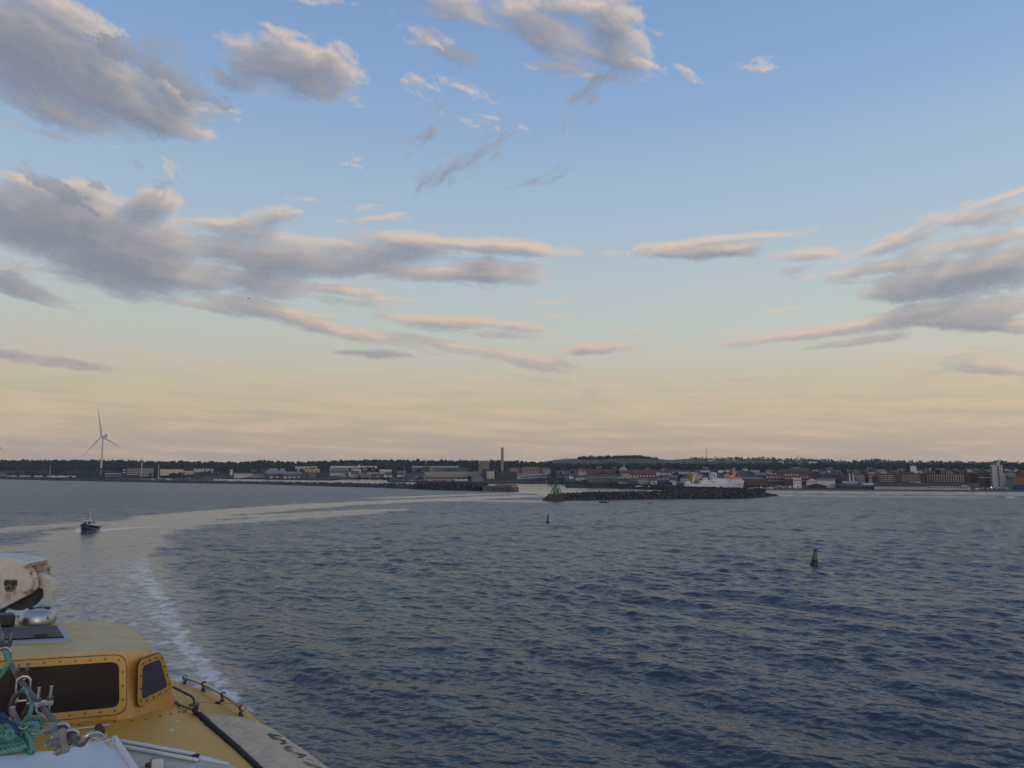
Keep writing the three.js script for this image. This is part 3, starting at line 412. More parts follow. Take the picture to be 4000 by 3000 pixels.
// o: p0 p1 bearings, e eaves, r ridge (photograph heights), D distance, d depth, wall, roof colours, type, win [cols, rows, from, to (share of the wall's height), width share, height share, pale]
function house(name, label, category, o, group) {
  const pm = (o.p0 + o.p1) / 2, Dq = coastD(pm) + 54, D = pm > 2985 && o.D < Dq + 40 ? Dq + Math.max(0, o.D - 655) * 0.45 : o.D, s = D / FOC / cp, xm = gx((o.p0 + o.p1) / 2, D), beta = Math.atan2(xm, D), w = (o.p1 - o.p0) / FOC * D * 1.002 * Math.cos(beta), gy = o.b !== undefined ? at(2000, o.b, D).y : ground((o.p0 + o.p1) / 2, D) - 0.4, H = at(2000, o.e, D).y - gy, d = o.d ?? 12, rise = o.r !== undefined ? at(2000, o.r, D).y - gy - H : 0;
  const t = thing(name, label, category, new THREE.Vector3(xm, gy, -D), group); t.rotation.y = -beta + (o.yaw ?? 0);
  part(t, 'wall', box(w, H, d, 0, H / 2, -d / 2), paint(o.wall));
  const rc = paint(o.roof ?? o.wall, 0.75), over = o.over ?? 0.5;
  if (o.type === 'gable') part(t, 'roof', prism(w + over * 2, d + over * 2, rise, 'x'), rc, [0, H + 0.003, -d / 2]);
  else if (o.type === 'front') part(t, 'roof', prism(w + over, d + over, rise, 'z'), rc, [0, H + 0.003, -d / 2]);
  else if (o.type === 'hip') part(t, 'roof', hipGeo(w + over * 2, d + over * 2, rise), rc, [0, H + 0.003, -d / 2]);
  else part(t, 'roof', box(w + over, o.rt ?? 0.5, d + over, 0, H + (o.rt ?? 0.5) / 2 + 0.003, -d / 2), rc);
  if (o.win) for (const wn of Array.isArray(o.win[0]) ? o.win : [o.win]) { const [c, r, a, b, fw, fh, pale, x0, x1] = wn; windowsOn(t, c, r, -w / 2 * 0.95 + w * 0.95 * (x0 ?? 0), -w / 2 * 0.95 + w * 0.95 * (x1 ?? 1), H * a, H * b, 0.04, fw, fh, pale ? winPale : winMat, o.sill ? paint([0.4, 0.38, 0.35]) : null); }
  t.userData.dim = undefined; delete t.userData.dim;
  return Object.assign(t, { dims: { w, H, d, rise } });
}
const WHITE = [0.62, 0.60, 0.56], CREAM = [0.50, 0.45, 0.34], PALE = [0.38, 0.36, 0.33], GREY = [0.17, 0.165, 0.16], DARK = [0.05, 0.05, 0.053], BRICK = [0.17, 0.075, 0.055], REDROOF = [0.21, 0.07, 0.045], SLATE = [0.06, 0.062, 0.068], BROWN = [0.12, 0.085, 0.065], BLUEG = [0.10, 0.115, 0.13], TAN = [0.30, 0.26, 0.19];
const T = [
  // --- industry on the western moles
  ['yard_shed', 'dark low shed at the edge of the trailer yard', 'shed', { p0: -60, p1: 26, e: 1841, D: 2400, d: 30, wall: [0.09, 0.085, 0.07], roof: SLATE, win: [5, 1, 0.25, 0.55, 0.6, 0.8] }],
  ['plant_tower', 'black windowless tower block at the foot of the wind turbine', 'tower', { p0: 383, p1: 405, e: 1828, b: 1864, D: 2330, d: 16, wall: [0.035, 0.036, 0.04], win: [1, 3, 0.3, 0.8, 0.25, 0.3, 1] }],
  ['plant_annex', 'low dark plant building with a pale slit between two black blocks', 'building', { p0: 408, p1: 476, e: 1843, b: 1866, D: 2340, d: 20, wall: [0.045, 0.046, 0.05], roof: GREY, win: [[8, 1, 0.55, 0.8, 0.7, 0.5, 1], [5, 1, 0.1, 0.4, 0.5, 0.5]] }],
  ['plant_block', 'black four-storey industrial block with rows of pale windows', 'building', { p0: 476, p1: 541, e: 1827, b: 1867, D: 2320, d: 24, wall: [0.035, 0.037, 0.042], win: [[5, 4, 0.25, 0.95, 0.62, 0.35, 1, 0.3, 1], [1, 2, 0.4, 0.9, 0.7, 0.25, 1, 0, 0.25]] }],
  ['grey_plant_hall', 'light grey plant hall beside the black four-storey block', 'building', { p0: 541, p1: 600, e: 1829, b: 1862, D: 2420, d: 30, wall: [0.20, 0.195, 0.19], roof: GREY, win: [4, 2, 0.2, 0.8, 0.35, 0.3] }],
  ['cream_hall', 'wide cream industrial hall with a dark roof strip and bay doors', 'hall', { p0: 626, p1: 716, e: 1833, b: 1858, D: 2500, d: 40, wall: CREAM, roof: [0.22, 0.2, 0.17], win: [6, 1, 0.05, 0.32, 0.55, 0.9, 0, 0.38, 0.8] }],
  ['cream_office', 'cream office block with four dark windows between two halls', 'building', { p0: 712, p1: 757, e: 1840, b: 1859, D: 2470, d: 20, wall: [0.46, 0.41, 0.31], win: [[4, 1, 0.55, 0.85, 0.6, 0.6], [3, 1, 0.1, 0.35, 0.4, 0.8]] }],
  ['pale_hall', 'tall pale hall with a plain front at the end of the cream halls', 'hall', { p0: 755, p1: 834, e: 1831, b: 1859, D: 2520, d: 40, wall: [0.44, 0.42, 0.37], roof: GREY }],
  ['cream_shed', 'small cream shed against the plain pale hall', 'shed', { p0: 828, p1: 853, e: 1844, b: 1859, D: 2480, d: 20, wall: [0.48, 0.45, 0.38] }],
  ['pump_house', 'narrow white upright box above the low white sheds', 'tower', { p0: 899, p1: 908, e: 1835, D: 2380, d: 6, wall: WHITE, win: [1, 1, 0.6, 0.8, 0.4, 0.6] }],
  ['white_harbour_house', 'low white house with a row of small dark windows by the inner basin', 'house', { p0: 915, p1: 987, e: 1851, r: 1847, b: 1867, D: 2250, d: 14, wall: [0.52, 0.49, 0.43], roof: [0.16, 0.15, 0.14], type: 'gable', win: [9, 1, 0.4, 0.7, 0.5, 0.6] }],
  ['dark_long_hall', 'long blue-grey hall with a dull metal front below the forest', 'hall', { p0: 975, p1: 1034, e: 1834, D: 2480, d: 40, wall: BLUEG, roof: [0.09, 0.1, 0.11] }],
  ['dark_silo', 'dark square silo at the end of the blue-grey hall', 'silo', { p0: 1032, p1: 1050, e: 1830, D: 2440, d: 14, wall: [0.06, 0.066, 0.075] }],
  ['pale_roof_shed', 'shed with a broad pale metal roof under the forest edge', 'shed', { p0: 1052, p1: 1114, e: 1836, r: 1831, D: 2520, d: 26, wall: [0.15, 0.15, 0.15], roof: [0.42, 0.42, 0.41], type: 'gable' }],
  ['quay_houses', 'row house with two lines of small windows on the inner quay', 'house', { p0: 987, p1: 1038, e: 1853, r: 1848, b: 1868, D: 2180, d: 14, wall: [0.30, 0.28, 0.25], roof: SLATE, type: 'gable', win: [7, 2, 0.15, 0.85, 0.5, 0.55] }],
  ['grain_hall', 'large brown hall with a long sloping grey roof on the quay', 'hall', { p0: 1046, p1: 1122, e: 1850, r: 1837, b: 1869, D: 2100, d: 40, wall: [0.10, 0.075, 0.062], roof: [0.24, 0.22, 0.20], type: 'gable', yaw: 0.25, win: [3, 1, 0.1, 0.4, 0.5, 0.8, 1] }],
  ['grey_ridge_hall', 'grey ridged hall attached to the brown hall with white bay doors', 'hall', { p0: 1105, p1: 1178, e: 1851, r: 1842, b: 1870, D: 2060, d: 30, wall: [0.12, 0.115, 0.11], roof: [0.20, 0.19, 0.18], type: 'gable', win: [4, 1, 0.05, 0.4, 0.5, 0.9, 1] }],
  ['pale_store', 'pale flat-topped store standing above the yellow gate', 'building', { p0: 1153, p1: 1238, e: 1822, D: 2540, d: 30, wall: [0.36, 0.37, 0.36], roof: [0.3, 0.31, 0.31] }],
  ['dark_store', 'dark square warehouse beside the yellow gate', 'warehouse', { p0: 1236, p1: 1286, e: 1846, b: 1870, D: 2040, d: 25, wall: [0.055, 0.056, 0.06] }],
  ['long_white_block', 'long white flat block on the slope below the forest', 'building', { p0: 1292, p1: 1472, e: 1820, D: 2560, d: 24, wall: [0.50, 0.49, 0.46], roof: [0.2, 0.2, 0.2], win: [26, 1, 0.3, 0.7, 0.6, 0.6] }],
  ['stair_tower', 'small white stair tower standing above the long white block', 'tower', { p0: 1398, p1: 1407, e: 1816, D: 2540, d: 8, wall: [0.55, 0.54, 0.5] }],
  ['grey_roof_hall', 'hall with a grey-green roof below the long white block', 'hall', { p0: 1286, p1: 1362, e: 1838, r: 1828, D: 2380, d: 40, wall: [0.13, 0.14, 0.13], roof: [0.16, 0.175, 0.17], type: 'gable' }],
  ['white_terrace', 'white terrace of low houses on the basin quay', 'house', { p0: 1290, p1: 1352, e: 1848, r: 1844, b: 1868, D: 2150, d: 14, wall: [0.47, 0.44, 0.37], roof: [0.1, 0.09, 0.08], type: 'gable', win: [9, 2, 0.15, 0.8, 0.4, 0.5] }],
  ['arched_house', 'brown house with a tall arched white window frame', 'house', { p0: 1360, p1: 1402, e: 1843, r: 1838, b: 1867, D: 2120, d: 16, wall: [0.16, 0.11, 0.08], roof: SLATE, type: 'gable', win: [[1, 1, 0.25, 0.95, 0.7, 0.9, 1, 0.02, 0.24], [7, 2, 0.05, 0.6, 0.6, 0.5, 1, 0.28, 1]] }],
  ['white_gable_house', 'house with a broad white gable roof behind the arched house', 'house', { p0: 1378, p1: 1410, e: 1841, r: 1833, D: 2300, d: 14, wall: [0.4, 0.38, 0.34], roof: [0.45, 0.43, 0.4], type: 'gable' }],
  ['teal_house', 'dull blue-green house with a pale roof edge near the basin', 'house', { p0: 1402, p1: 1438, e: 1848, b: 1867, D: 2110, d: 14, wall: [0.09, 0.11, 0.115], roof: [0.35, 0.35, 0.34], win: [6, 2, 0.2, 0.85, 0.5, 0.45, 1] }],
  ['stepped_house', 'pale stepped house with a bright upper storey by the basin', 'house', { p0: 1436, p1: 1478, e: 1846, b: 1868, D: 2100, d: 14, wall: [0.40, 0.37, 0.32], roof: [0.5, 0.48, 0.44], win: [5, 2, 0.15, 0.8, 0.45, 0.5] }],
  ['brown_warehouse', 'plain brown warehouse with one small white window', 'warehouse', { p0: 1453, p1: 1502, e: 1850, b: 1868, D: 2080, d: 25, wall: [0.125, 0.088, 0.072], roof: [0.1, 0.08, 0.07], win: [1, 1, 0.25, 0.5, 0.1, 0.8, 1] }],
  ['white_slope_hall', 'white-walled hall with a roof slanting up towards the ferry ramp', 'hall', { p0: 1499, p1: 1566, e: 1856, r: 1844, b: 1870, D: 2070, d: 30, wall: [0.60, 0.58, 0.54], roof: [0.14, 0.12, 0.11], type: 'gable', yaw: -0.2 }],
  ['white_row', 'short row of white flat houses above the brown warehouse', 'house', { p0: 1483, p1: 1530, e: 1834, D: 2360, d: 12, wall: [0.52, 0.5, 0.46], roof: SLATE, win: [8, 1, 0.3, 0.7, 0.5, 0.6] }],
  ['brown_roof_house', 'house with a rust-brown roof beyond the ferry ramp tower', 'house', { p0: 1550, p1: 1586, e: 1848, r: 1838, D: 2150, d: 16, wall: [0.32, 0.27, 0.2], roof: [0.15, 0.09, 0.065], type: 'gable', win: [4, 1, 0.3, 0.7, 0.4, 0.6, 1] }],
  ['white_roof_depot', 'long depot under a bright pale roof at the forest edge', 'building', { p0: 1610, p1: 1792, e: 1826, r: 1820, D: 2500, d: 40, wall: [0.13, 0.12, 0.11], roof: [0.30, 0.29, 0.27], type: 'gable' }],
  ['brown_block', 'dark brown block below the bright depot roof', 'building', { p0: 1650, p1: 1678, e: 1823, D: 2250, d: 20, wall: [0.10, 0.065, 0.055] }],
  ['tan_block', 'narrow tan block next to the dark brown block', 'building', { p0: 1677, p1: 1694, e: 1829, D: 2200, d: 20, wall: [0.26, 0.23, 0.17] }],
  ['grey_flat_hall', 'grey flat hall behind the ferry terminal', 'hall', { p0: 1694, p1: 1756, e: 1832, D: 2150, d: 30, wall: [0.12, 0.125, 0.125], roof: [0.3, 0.3, 0.29] }],
  ['green_grey_hall', 'dark green-grey hall with an even roofline by the silo', 'hall', { p0: 1755, p1: 1826, e: 1829, D: 2120, d: 30, wall: [0.075, 0.09, 0.092], roof: [0.11, 0.125, 0.125] }],
  ['ferry_terminal', 'long pale grey ferry terminal along the quay', 'terminal', { p0: 1660, p1: 1872, e: 1844, b: 1882, D: 1560, d: 30, wall: [0.30, 0.285, 0.26], roof: [0.42, 0.4, 0.37], win: [22, 1, 0.28, 0.5, 0.75, 0.7] }],
  ['quay_shed', 'pale box shed below the blue plant building', 'shed', { p0: 1902, p1: 1932, e: 1841, b: 1870, D: 1450, d: 12, wall: [0.40, 0.38, 0.31], roof: [0.2, 0.2, 0.2] }],
  ['blue_plant', 'dark blue plant building at the foot of the chimney', 'building', { p0: 1884, p1: 1945, e: 1833, b: 1872, D: 1500, d: 25, wall: [0.055, 0.065, 0.09], roof: [0.08, 0.085, 0.1] }],
  ['turbine_house', 'dark machine house with grey ducts right of the quay shed', 'building', { p0: 1940, p1: 2020, e: 1842, b: 1874, D: 1480, d: 25, wall: [0.06, 0.062, 0.068], roof: [0.12, 0.12, 0.125], win: [3, 2, 0.3, 0.8, 0.6, 0.3] }],
  ['low_quay_store', 'low grey store on the quay by the white trucks', 'warehouse', { p0: 1846, p1: 1888, e: 1864, b: 1884, D: 1400, d: 16, wall: [0.20, 0.19, 0.18], roof: [0.12, 0.12, 0.12] }],
  ['white_warehouse', 'long white warehouse with a grey roof behind the quay wall', 'warehouse', { p0: 2020, p1: 2142, e: 1862, r: 1850, b: 1876, D: 1500, d: 30, wall: [0.60, 0.58, 0.54], roof: [0.24, 0.23, 0.22], type: 'gable' }],
  ['red_house_row', 'red brick row house joined to the zigzag hotel', 'house', { p0: 1985, p1: 2042, e: 1838, r: 1828, D: 1780, d: 14, wall: [0.18, 0.08, 0.06], roof: [0.13, 0.06, 0.045], type: 'gable', win: [6, 1, 0.3, 0.7, 0.5, 0.6, 1] }],
  // --- red roofed quarter and the inner port
  ['gabled_pair', 'pale house with twin front gables among red roofs', 'house', { p0: 2260, p1: 2276, e: 1845, r: 1835, D: 1500, d: 12, wall: [0.40, 0.38, 0.35], roof: [0.3, 0.28, 0.26], type: 'front' }],
  ['gabled_pair', 'grey-gabled house beside its pale twin among red roofs', 'house', { p0: 2276, p1: 2292, e: 1845, r: 1835, D: 1500, d: 12, wall: [0.32, 0.30, 0.28], roof: [0.25, 0.23, 0.22], type: 'front' }],
  ['long_red_house', 'very long low house under an unbroken red tile roof', 'house', { p0: 2255, p1: 2420, e: 1846, r: 1833, D: 1640, d: 16, wall: [0.20, 0.10, 0.075], roof: [0.19, 0.066, 0.045], type: 'gable', win: [26, 1, 0.4, 0.75, 0.4, 0.6] }],
  ['customs_house', 'red brick house with white window doors and a steep red gable', 'house', { p0: 2456, p1: 2562, e: 1847, r: 1836, D: 1300, d: 16, wall: [0.19, 0.075, 0.055], roof: [0.20, 0.068, 0.045], type: 'gable', win: [[10, 1, 0.55, 0.9, 0.4, 0.6], [8, 1, 0.2, 0.5, 0.45, 0.9, 1]] }],
  ['red_spire_house', 'house with a pointed red hipped roof behind the customs house', 'house', { p0: 2512, p1: 2546, e: 1837, r: 1821, D: 1420, d: 16, wall: [0.2, 0.08, 0.06], roof: [0.21, 0.06, 0.04], type: 'hip' }],
  ['red_roof_terrace', 'terrace with a plain red roof between the flag tower and customs house', 'house', { p0: 2420, p1: 2470, e: 1849, r: 1836, D: 1560, d: 14, wall: [0.22, 0.12, 0.09], roof: [0.2, 0.07, 0.047], type: 'gable', win: [8, 1, 0.4, 0.75, 0.4, 0.6] }],
  ['white_flag_house', 'white rounded lookout house carrying a tall flagpole', 'house', { p0: 2420, p1: 2449, e: 1831, r: 1823, D: 1620, d: 12, wall: [0.45, 0.43, 0.4], roof: [0.3, 0.29, 0.27], type: 'hip', win: [3, 1, 0.6, 0.85, 0.6, 0.6] }],
  ['fish_hall', 'long grey fish hall with a flat canopy above the stone bank', 'hall', { p0: 2296, p1: 2392, e: 1866, b: 1900, D: 1010, d: 24, wall: [0.14, 0.135, 0.13], roof: [0.30, 0.29, 0.27], over: 3, win: [8, 1, 0.1, 0.6, 0.5, 0.9] }],
  ['dark_port_shed', 'dark brown shed between the white lorry and fish hall', 'shed', { p0: 2272, p1: 2302, e: 1876, b: 1900, D: 1030, d: 14, wall: [0.10, 0.09, 0.085], roof: [0.16, 0.15, 0.14] }],
  ['control_tower_office', 'harbour control building with a band of slanted white windows', 'building', { p0: 2413, p1: 2452, e: 1866, b: 1904, D: 985, d: 14, wall: [0.24, 0.225, 0.20], roof: [0.45, 0.43, 0.39], over: 2.2, win: [[7, 1, 0.62, 0.92, 0.75, 0.9], [7, 2, 0.06, 0.5, 0.7, 0.55, 1]] }],
  ['penthouse_box', 'plain light box set on top behind the control building', 'building', { p0: 2428, p1: 2459, e: 1851, b: 1872, D: 1010, d: 10, wall: [0.30, 0.28, 0.245] }],
  ['winged_canopy', 'grey building under a wide slanted canopy next to the control building', 'building', { p0: 2453, p1: 2490, e: 1868, b: 1900, D: 980, d: 16, wall: [0.12, 0.115, 0.11], roof: [0.38, 0.37, 0.35], over: 2.5, rt: 0.8 }],
  ['net_loft', 'beige gabled net loft in the fishing port', 'house', { p0: 2491, p1: 2532, e: 1876, r: 1867, b: 1893, D: 940, d: 12, wall: [0.36, 0.33, 0.28], roof: [0.2, 0.19, 0.18], type: 'front', win: [4, 1, 0.3, 0.6, 0.5, 0.7] }],
  ['white_gable_store', 'small white gabled store with a dark oval badge', 'house', { p0: 2541, p1: 2566, e: 1878, r: 1870, b: 1893, D: 930, d: 12, wall: [0.50, 0.48, 0.44], roof: [0.11, 0.1, 0.1], type: 'front', win: [1, 1, 0.3, 0.65, 0.4, 0.8] }],
  ['dark_skylight_hall', 'dark hall with three pale skylights by the fishing port', 'hall', { p0: 2566, p1: 2612, e: 1878, r: 1868, b: 1893, D: 930, d: 20, wall: [0.1, 0.09, 0.085], roof: [0.09, 0.085, 0.085], type: 'gable' }],
  ['white_port_house', 'small white house with a sharp gable beside the fishing boats', 'house', { p0: 2625, p1: 2640, e: 1883, r: 1875, b: 1896, D: 900, d: 8, wall: [0.58, 0.56, 0.52], roof: [0.5, 0.48, 0.45], type: 'front' }],
  ['grey_port_house', 'grey two-storey house between the fishing port and yellow tank', 'house', { p0: 2656, p1: 2690, e: 1867, b: 1890, D: 900, d: 12, wall: [0.22, 0.21, 0.195], roof: [0.1, 0.1, 0.1], win: [5, 2, 0.3, 0.9, 0.5, 0.45, 1] }],
  ['pale_gable_row', 'row with pale roof edges above the grey two-storey house', 'house', { p0: 2628, p1: 2690, e: 1850, r: 1845, D: 1350, d: 14, wall: [0.10, 0.09, 0.08], roof: [0.42, 0.41, 0.38], type: 'gable' }],
  ['white_roof_church_hall', 'dark house with a white ridge behind the yellow tank', 'house', { p0: 2714, p1: 2770, e: 1845, r: 1837, D: 1500, d: 16, wall: [0.07, 0.065, 0.06], roof: [0.36, 0.35, 0.33], type: 'gable' }],
  ['white_roof_house', 'dark house with a bright white roof above the white tank', 'house', { p0: 2806, p1: 2846, e: 1846, r: 1838, D: 1480, d: 14, wall: [0.10, 0.1, 0.1], roof: [0.55, 0.54, 0.51], type: 'gable' }],
  ['tan_gable_house', 'tan house with a low tan gable roof above the ship bow', 'house', { p0: 2930, p1: 2966, e: 1848, r: 1837, D: 1300, d: 16, wall: [0.08, 0.075, 0.07], roof: [0.28, 0.24, 0.18], type: 'gable' }],
  ['brick_warehouse', 'old red brick warehouse with a wide grey roof beyond the bow', 'warehouse', { p0: 2912, p1: 2992, e: 1871, r: 1862, b: 1894, D: 850, d: 22, wall: [0.16, 0.095, 0.08], roof: [0.17, 0.165, 0.16], type: 'hip', win: [11, 2, 0.15, 0.85, 0.4, 0.5] }],
  ['dark_brick_store', 'dark brick store half hidden behind the ship bow', 'warehouse', { p0: 2880, p1: 2926, e: 1870, r: 1863, b: 1894, D: 880, d: 18, wall: [0.11, 0.07, 0.06], roof: [0.14, 0.135, 0.13], type: 'gable', win: [5, 1, 0.4, 0.7, 0.4, 0.6] }],
  ['grey_glass_block', 'dark grey block with glazed bays behind the red dormer roof', 'building', { p0: 3034, p1: 3092, e: 1841, D: 1120, d: 18, wall: [0.09, 0.09, 0.095], roof: [0.12, 0.12, 0.125], win: [9, 2, 0.35, 0.9, 0.6, 0.5] }],
  ['cream_block', 'small cream block behind the long red dormer roof', 'building', { p0: 2993, p1: 3008, e: 1843, D: 1100, d: 12, wall: [0.36, 0.33, 0.27], win: [2, 2, 0.4, 0.9, 0.5, 0.5] }],
  ['dormer_house', 'long brick house with a red roof full of white dormers', 'house', { p0: 2992, p1: 3158, e: 1871, r: 1853, D: 900, d: 16, wall: [0.15, 0.075, 0.06], roof: [0.20, 0.06, 0.04], type: 'gable', win: [24, 1, 0.55, 0.9, 0.35, 0.6, 1] }],
  ['red_pediment', 'taller middle house with a red hipped roof and white dormers', 'house', { p0: 3062, p1: 3120, e: 1862, r: 1846, D: 890, d: 18, wall: [0.17, 0.075, 0.058], roof: [0.20, 0.058, 0.04], type: 'hip', win: [8, 1, 0.72, 0.95, 0.5, 0.7, 1] }],
  ['scaffold_block', 'dark block with a green-grey lattice front above the boat hall', 'building', { p0: 3160, p1: 3191, e: 1848, D: 1000, d: 14, wall: [0.07, 0.08, 0.075], win: [6, 4, 0.3, 0.95, 0.6, 0.5] }],
  ['white_lookout_tower', 'white square lookout tower with five dark top windows', 'tower', { p0: 3097, p1: 3129, e: 1870, b: 1908, D: 705, d: 8, wall: [0.62, 0.60, 0.54], win: [[5, 1, 0.76, 0.92, 0.62, 0.8], [3, 1, 0.48, 0.62, 0.34, 0.85], [1, 1, 0.05, 0.3, 0.08, 0.9]] }],
  ['boat_hall', 'white boat-club hall with a low front gable behind the beach', 'hall', { p0: 3149, p1: 3192, e: 1881, r: 1869, b: 1906, D: 715, d: 26, wall: [0.58, 0.56, 0.50], roof: [0.52, 0.5, 0.44], type: 'front' }],
  ['white_flank_hall', 'white hall wing with a dark round window and grey roof', 'hall', { p0: 3190, p1: 3260, e: 1877, r: 1869, b: 1906, D: 712, d: 18, wall: [0.56, 0.53, 0.47], roof: [0.14, 0.135, 0.12], type: 'gable', win: [1, 1, 0.35, 0.6, 0.07, 0.9, 0, 0.6, 1] }],
  ['dark_red_shed', 'dark red shed with a shallow gable in front of the boat hall', 'shed', { p0: 3150, p1: 3225, e: 1899, r: 1888, b: 1910, D: 688, d: 12, wall: [0.095, 0.042, 0.037], roof: [0.075, 0.04, 0.038], type: 'front' }],
  ['dark_gable_shed', 'black-roofed gable shed at the beach edge', 'shed', { p0: 3262, p1: 3302, e: 1899, r: 1888, b: 1910, D: 690, d: 16, wall: [0.06, 0.05, 0.048], roof: [0.045, 0.045, 0.05], type: 'gable' }],
  ['low_brick_sheds', 'long low dark red shed under a black roof along the beach', 'shed', { p0: 3300, p1: 3412, e: 1902, r: 1895, b: 1910, D: 690, d: 12, wall: [0.085, 0.045, 0.04], roof: [0.05, 0.046, 0.048], type: 'gable' }],
  ['chimney_brewery', 'brown brick smokehouse with a gable and two white flues', 'house', { p0: 3292, p1: 3340, e: 1862, r: 1848, b: 1885, D: 800, d: 16, wall: [0.16, 0.075, 0.058], roof: [0.12, 0.06, 0.048], type: 'front' }],
  ['cream_hotel', 'cream house with a dark hipped roof and three window rows', 'house', { p0: 3334, p1: 3376, e: 1856, r: 1842, b: 1886, D: 810, d: 14, wall: [0.46, 0.42, 0.32], roof: [0.07, 0.065, 0.06], type: 'hip', win: [5, 3, 0.15, 0.95, 0.5, 0.45] }],
  ['red_stair_tower', 'narrow dark red tower with two white chimney pots', 'tower', { p0: 3375, p1: 3391, e: 1836, b: 1886, D: 830, d: 8, wall: [0.15, 0.055, 0.048], win: [2, 1, 0.9, 0.99, 0.3, 0.9, 1] }],
  ['white_dormer_house', 'steep grey gabled house with a white end wall above red roofs', 'house', { p0: 3418, p1: 3441, e: 1844, r: 1833, D: 900, d: 12, wall: [0.34, 0.32, 0.26], roof: [0.2, 0.2, 0.2], type: 'gable', yaw: -0.6 }],
  ['tan_house', 'tan house between the red tower and the steep grey gable', 'house', { p0: 3392, p1: 3418, e: 1843, D: 900, d: 12, wall: [0.36, 0.31, 0.2], roof: SLATE, win: [3, 2, 0.4, 0.9, 0.5, 0.5] }],
  ['brown_hip_house', 'dark house with a dull red hipped roof behind the long brick block', 'house', { p0: 3405, p1: 3432, e: 1863, r: 1850, D: 790, d: 12, wall: [0.06, 0.055, 0.055], roof: [0.10, 0.045, 0.04], type: 'hip' }],
  ['grey_boat_shed', 'grey shed with a pale roof behind the low red sheds', 'shed', { p0: 3290, p1: 3345, e: 1889, r: 1880, b: 1900, D: 730, d: 16, wall: [0.24, 0.23, 0.22], roof: [0.3, 0.3, 0.29], type: 'gable' }],
  ['white_beach_roof', 'low shed with a whitish roof beside the blue tank', 'shed', { p0: 3372, p1: 3416, e: 1896, r: 1887, b: 1905, D: 710, d: 14, wall: [0.2, 0.19, 0.18], roof: [0.45, 0.45, 0.42], type: 'gable' }],
  ['beach_hall', 'long beach hall with black roof, skylights and a cream wall', 'hall', { p0: 3411, p1: 3613, e: 1900, r: 1886, b: 1913, D: 668, d: 16, wall: [0.42, 0.38, 0.28], roof: [0.045, 0.045, 0.05], type: 'gable' }],
  ['beach_restaurant', 'long beach restaurant with a row of small round dark windows', 'restaurant', { p0: 3613, p1: 3786, e: 1899, r: 1886, b: 1914, D: 664, d: 16, wall: [0.46, 0.42, 0.32], roof: [0.05, 0.05, 0.056], type: 'gable', win: [13, 1, 0.45, 0.85, 0.34, 0.6] }],
  ['brick_barracks', 'four-storey red brick block with regular rows of white windows', 'apartment block', { p0: 3426, p1: 3500, e: 1852, b: 1886, D: 800, d: 18, wall: [0.14, 0.06, 0.048], roof: [0.10, 0.045, 0.04], win: [13, 4, 0.08, 0.95, 0.42, 0.5, 1] }],
  ['brick_barracks', 'middle red brick block with white windows joined to plain brick towers', 'apartment block', { p0: 3517, p1: 3596, e: 1851, b: 1886, D: 800, d: 18, wall: [0.135, 0.058, 0.047], roof: [0.10, 0.045, 0.04], win: [12, 4, 0.08, 0.95, 0.42, 0.5, 1] }],
  ['brick_barracks', 'end red brick block with white windows nearest the white high-rise', 'apartment block', { p0: 3613, p1: 3793, e: 1851, b: 1886, D: 800, d: 18, wall: [0.13, 0.056, 0.046], roof: [0.10, 0.045, 0.04], win: [16, 4, 0.08, 0.95, 0.42, 0.5, 1, 0, 0.86] }],
  ['brick_tower', 'plain brick tower at the corner of the four-storey brick block', 'tower', { p0: 3498, p1: 3518, e: 1850, r: 1847, b: 1886, D: 794, d: 18, wall: [0.17, 0.07, 0.055], roof: [0.12, 0.05, 0.042], type: 'hip' }],
  ['brick_tower', 'plain brick tower dividing the middle and end brick blocks', 'tower', { p0: 3595, p1: 3614, e: 1850, r: 1847, b: 1886, D: 794, d: 18, wall: [0.165, 0.068, 0.054], roof: [0.12, 0.05, 0.042], type: 'hip' }],
  ['brick_end_tower', 'blank brick end wall facing the white high-rise', 'tower', { p0: 3792, p1: 3820, e: 1850, r: 1848, b: 1886, D: 794, d: 18, wall: [0.15, 0.062, 0.05], roof: [0.12, 0.05, 0.042], type: 'hip' }],
  ['hilltop_cube', 'bright white cube house on the slope below the church spire', 'house', { p0: 3557, p1: 3580, e: 1821, b: 1842, D: 1500, d: 12, wall: [0.66, 0.65, 0.63], win: [2, 1, 0.86, 0.98, 0.16, 0.9] }],
  ['parking_block', 'dark flat building with a pale balcony line beside the brick end wall', 'building', { p0: 3822, p1: 3878, e: 1866, b: 1902, D: 740, d: 20, wall: [0.05, 0.052, 0.06], roof: [0.4, 0.4, 0.4], win: [[8, 1, 0.75, 0.95, 0.7, 0.6], [6, 1, 0.3, 0.6, 0.5, 0.6]] }],
  ['red_villa', 'villa with a dull red hipped roof behind the dark flat building', 'house', { p0: 3810, p1: 3868, e: 1848, r: 1836, D: 1050, d: 16, wall: [0.07, 0.05, 0.045], roof: [0.10, 0.04, 0.035], type: 'hip' }],
  ['white_annex', 'blank white annex leaning on the high-rise', 'building', { p0: 3912, p1: 3926, e: 1851, r: 1847, b: 1890, D: 742, d: 10, wall: [0.60, 0.59, 0.57], roof: [0.3, 0.3, 0.3], type: 'gable' }],
  ['yellow_gable_house', 'ochre yellow house with a steep gable and a red roof', 'house', { p0: 3958, p1: 4024, e: 1866, r: 1842, b: 1902, D: 720, d: 14, wall: [0.24, 0.17, 0.09], roof: [0.22, 0.06, 0.04], type: 'front', over: 0.2, win: [5, 3, 0.15, 0.95, 0.3, 0.45] }],
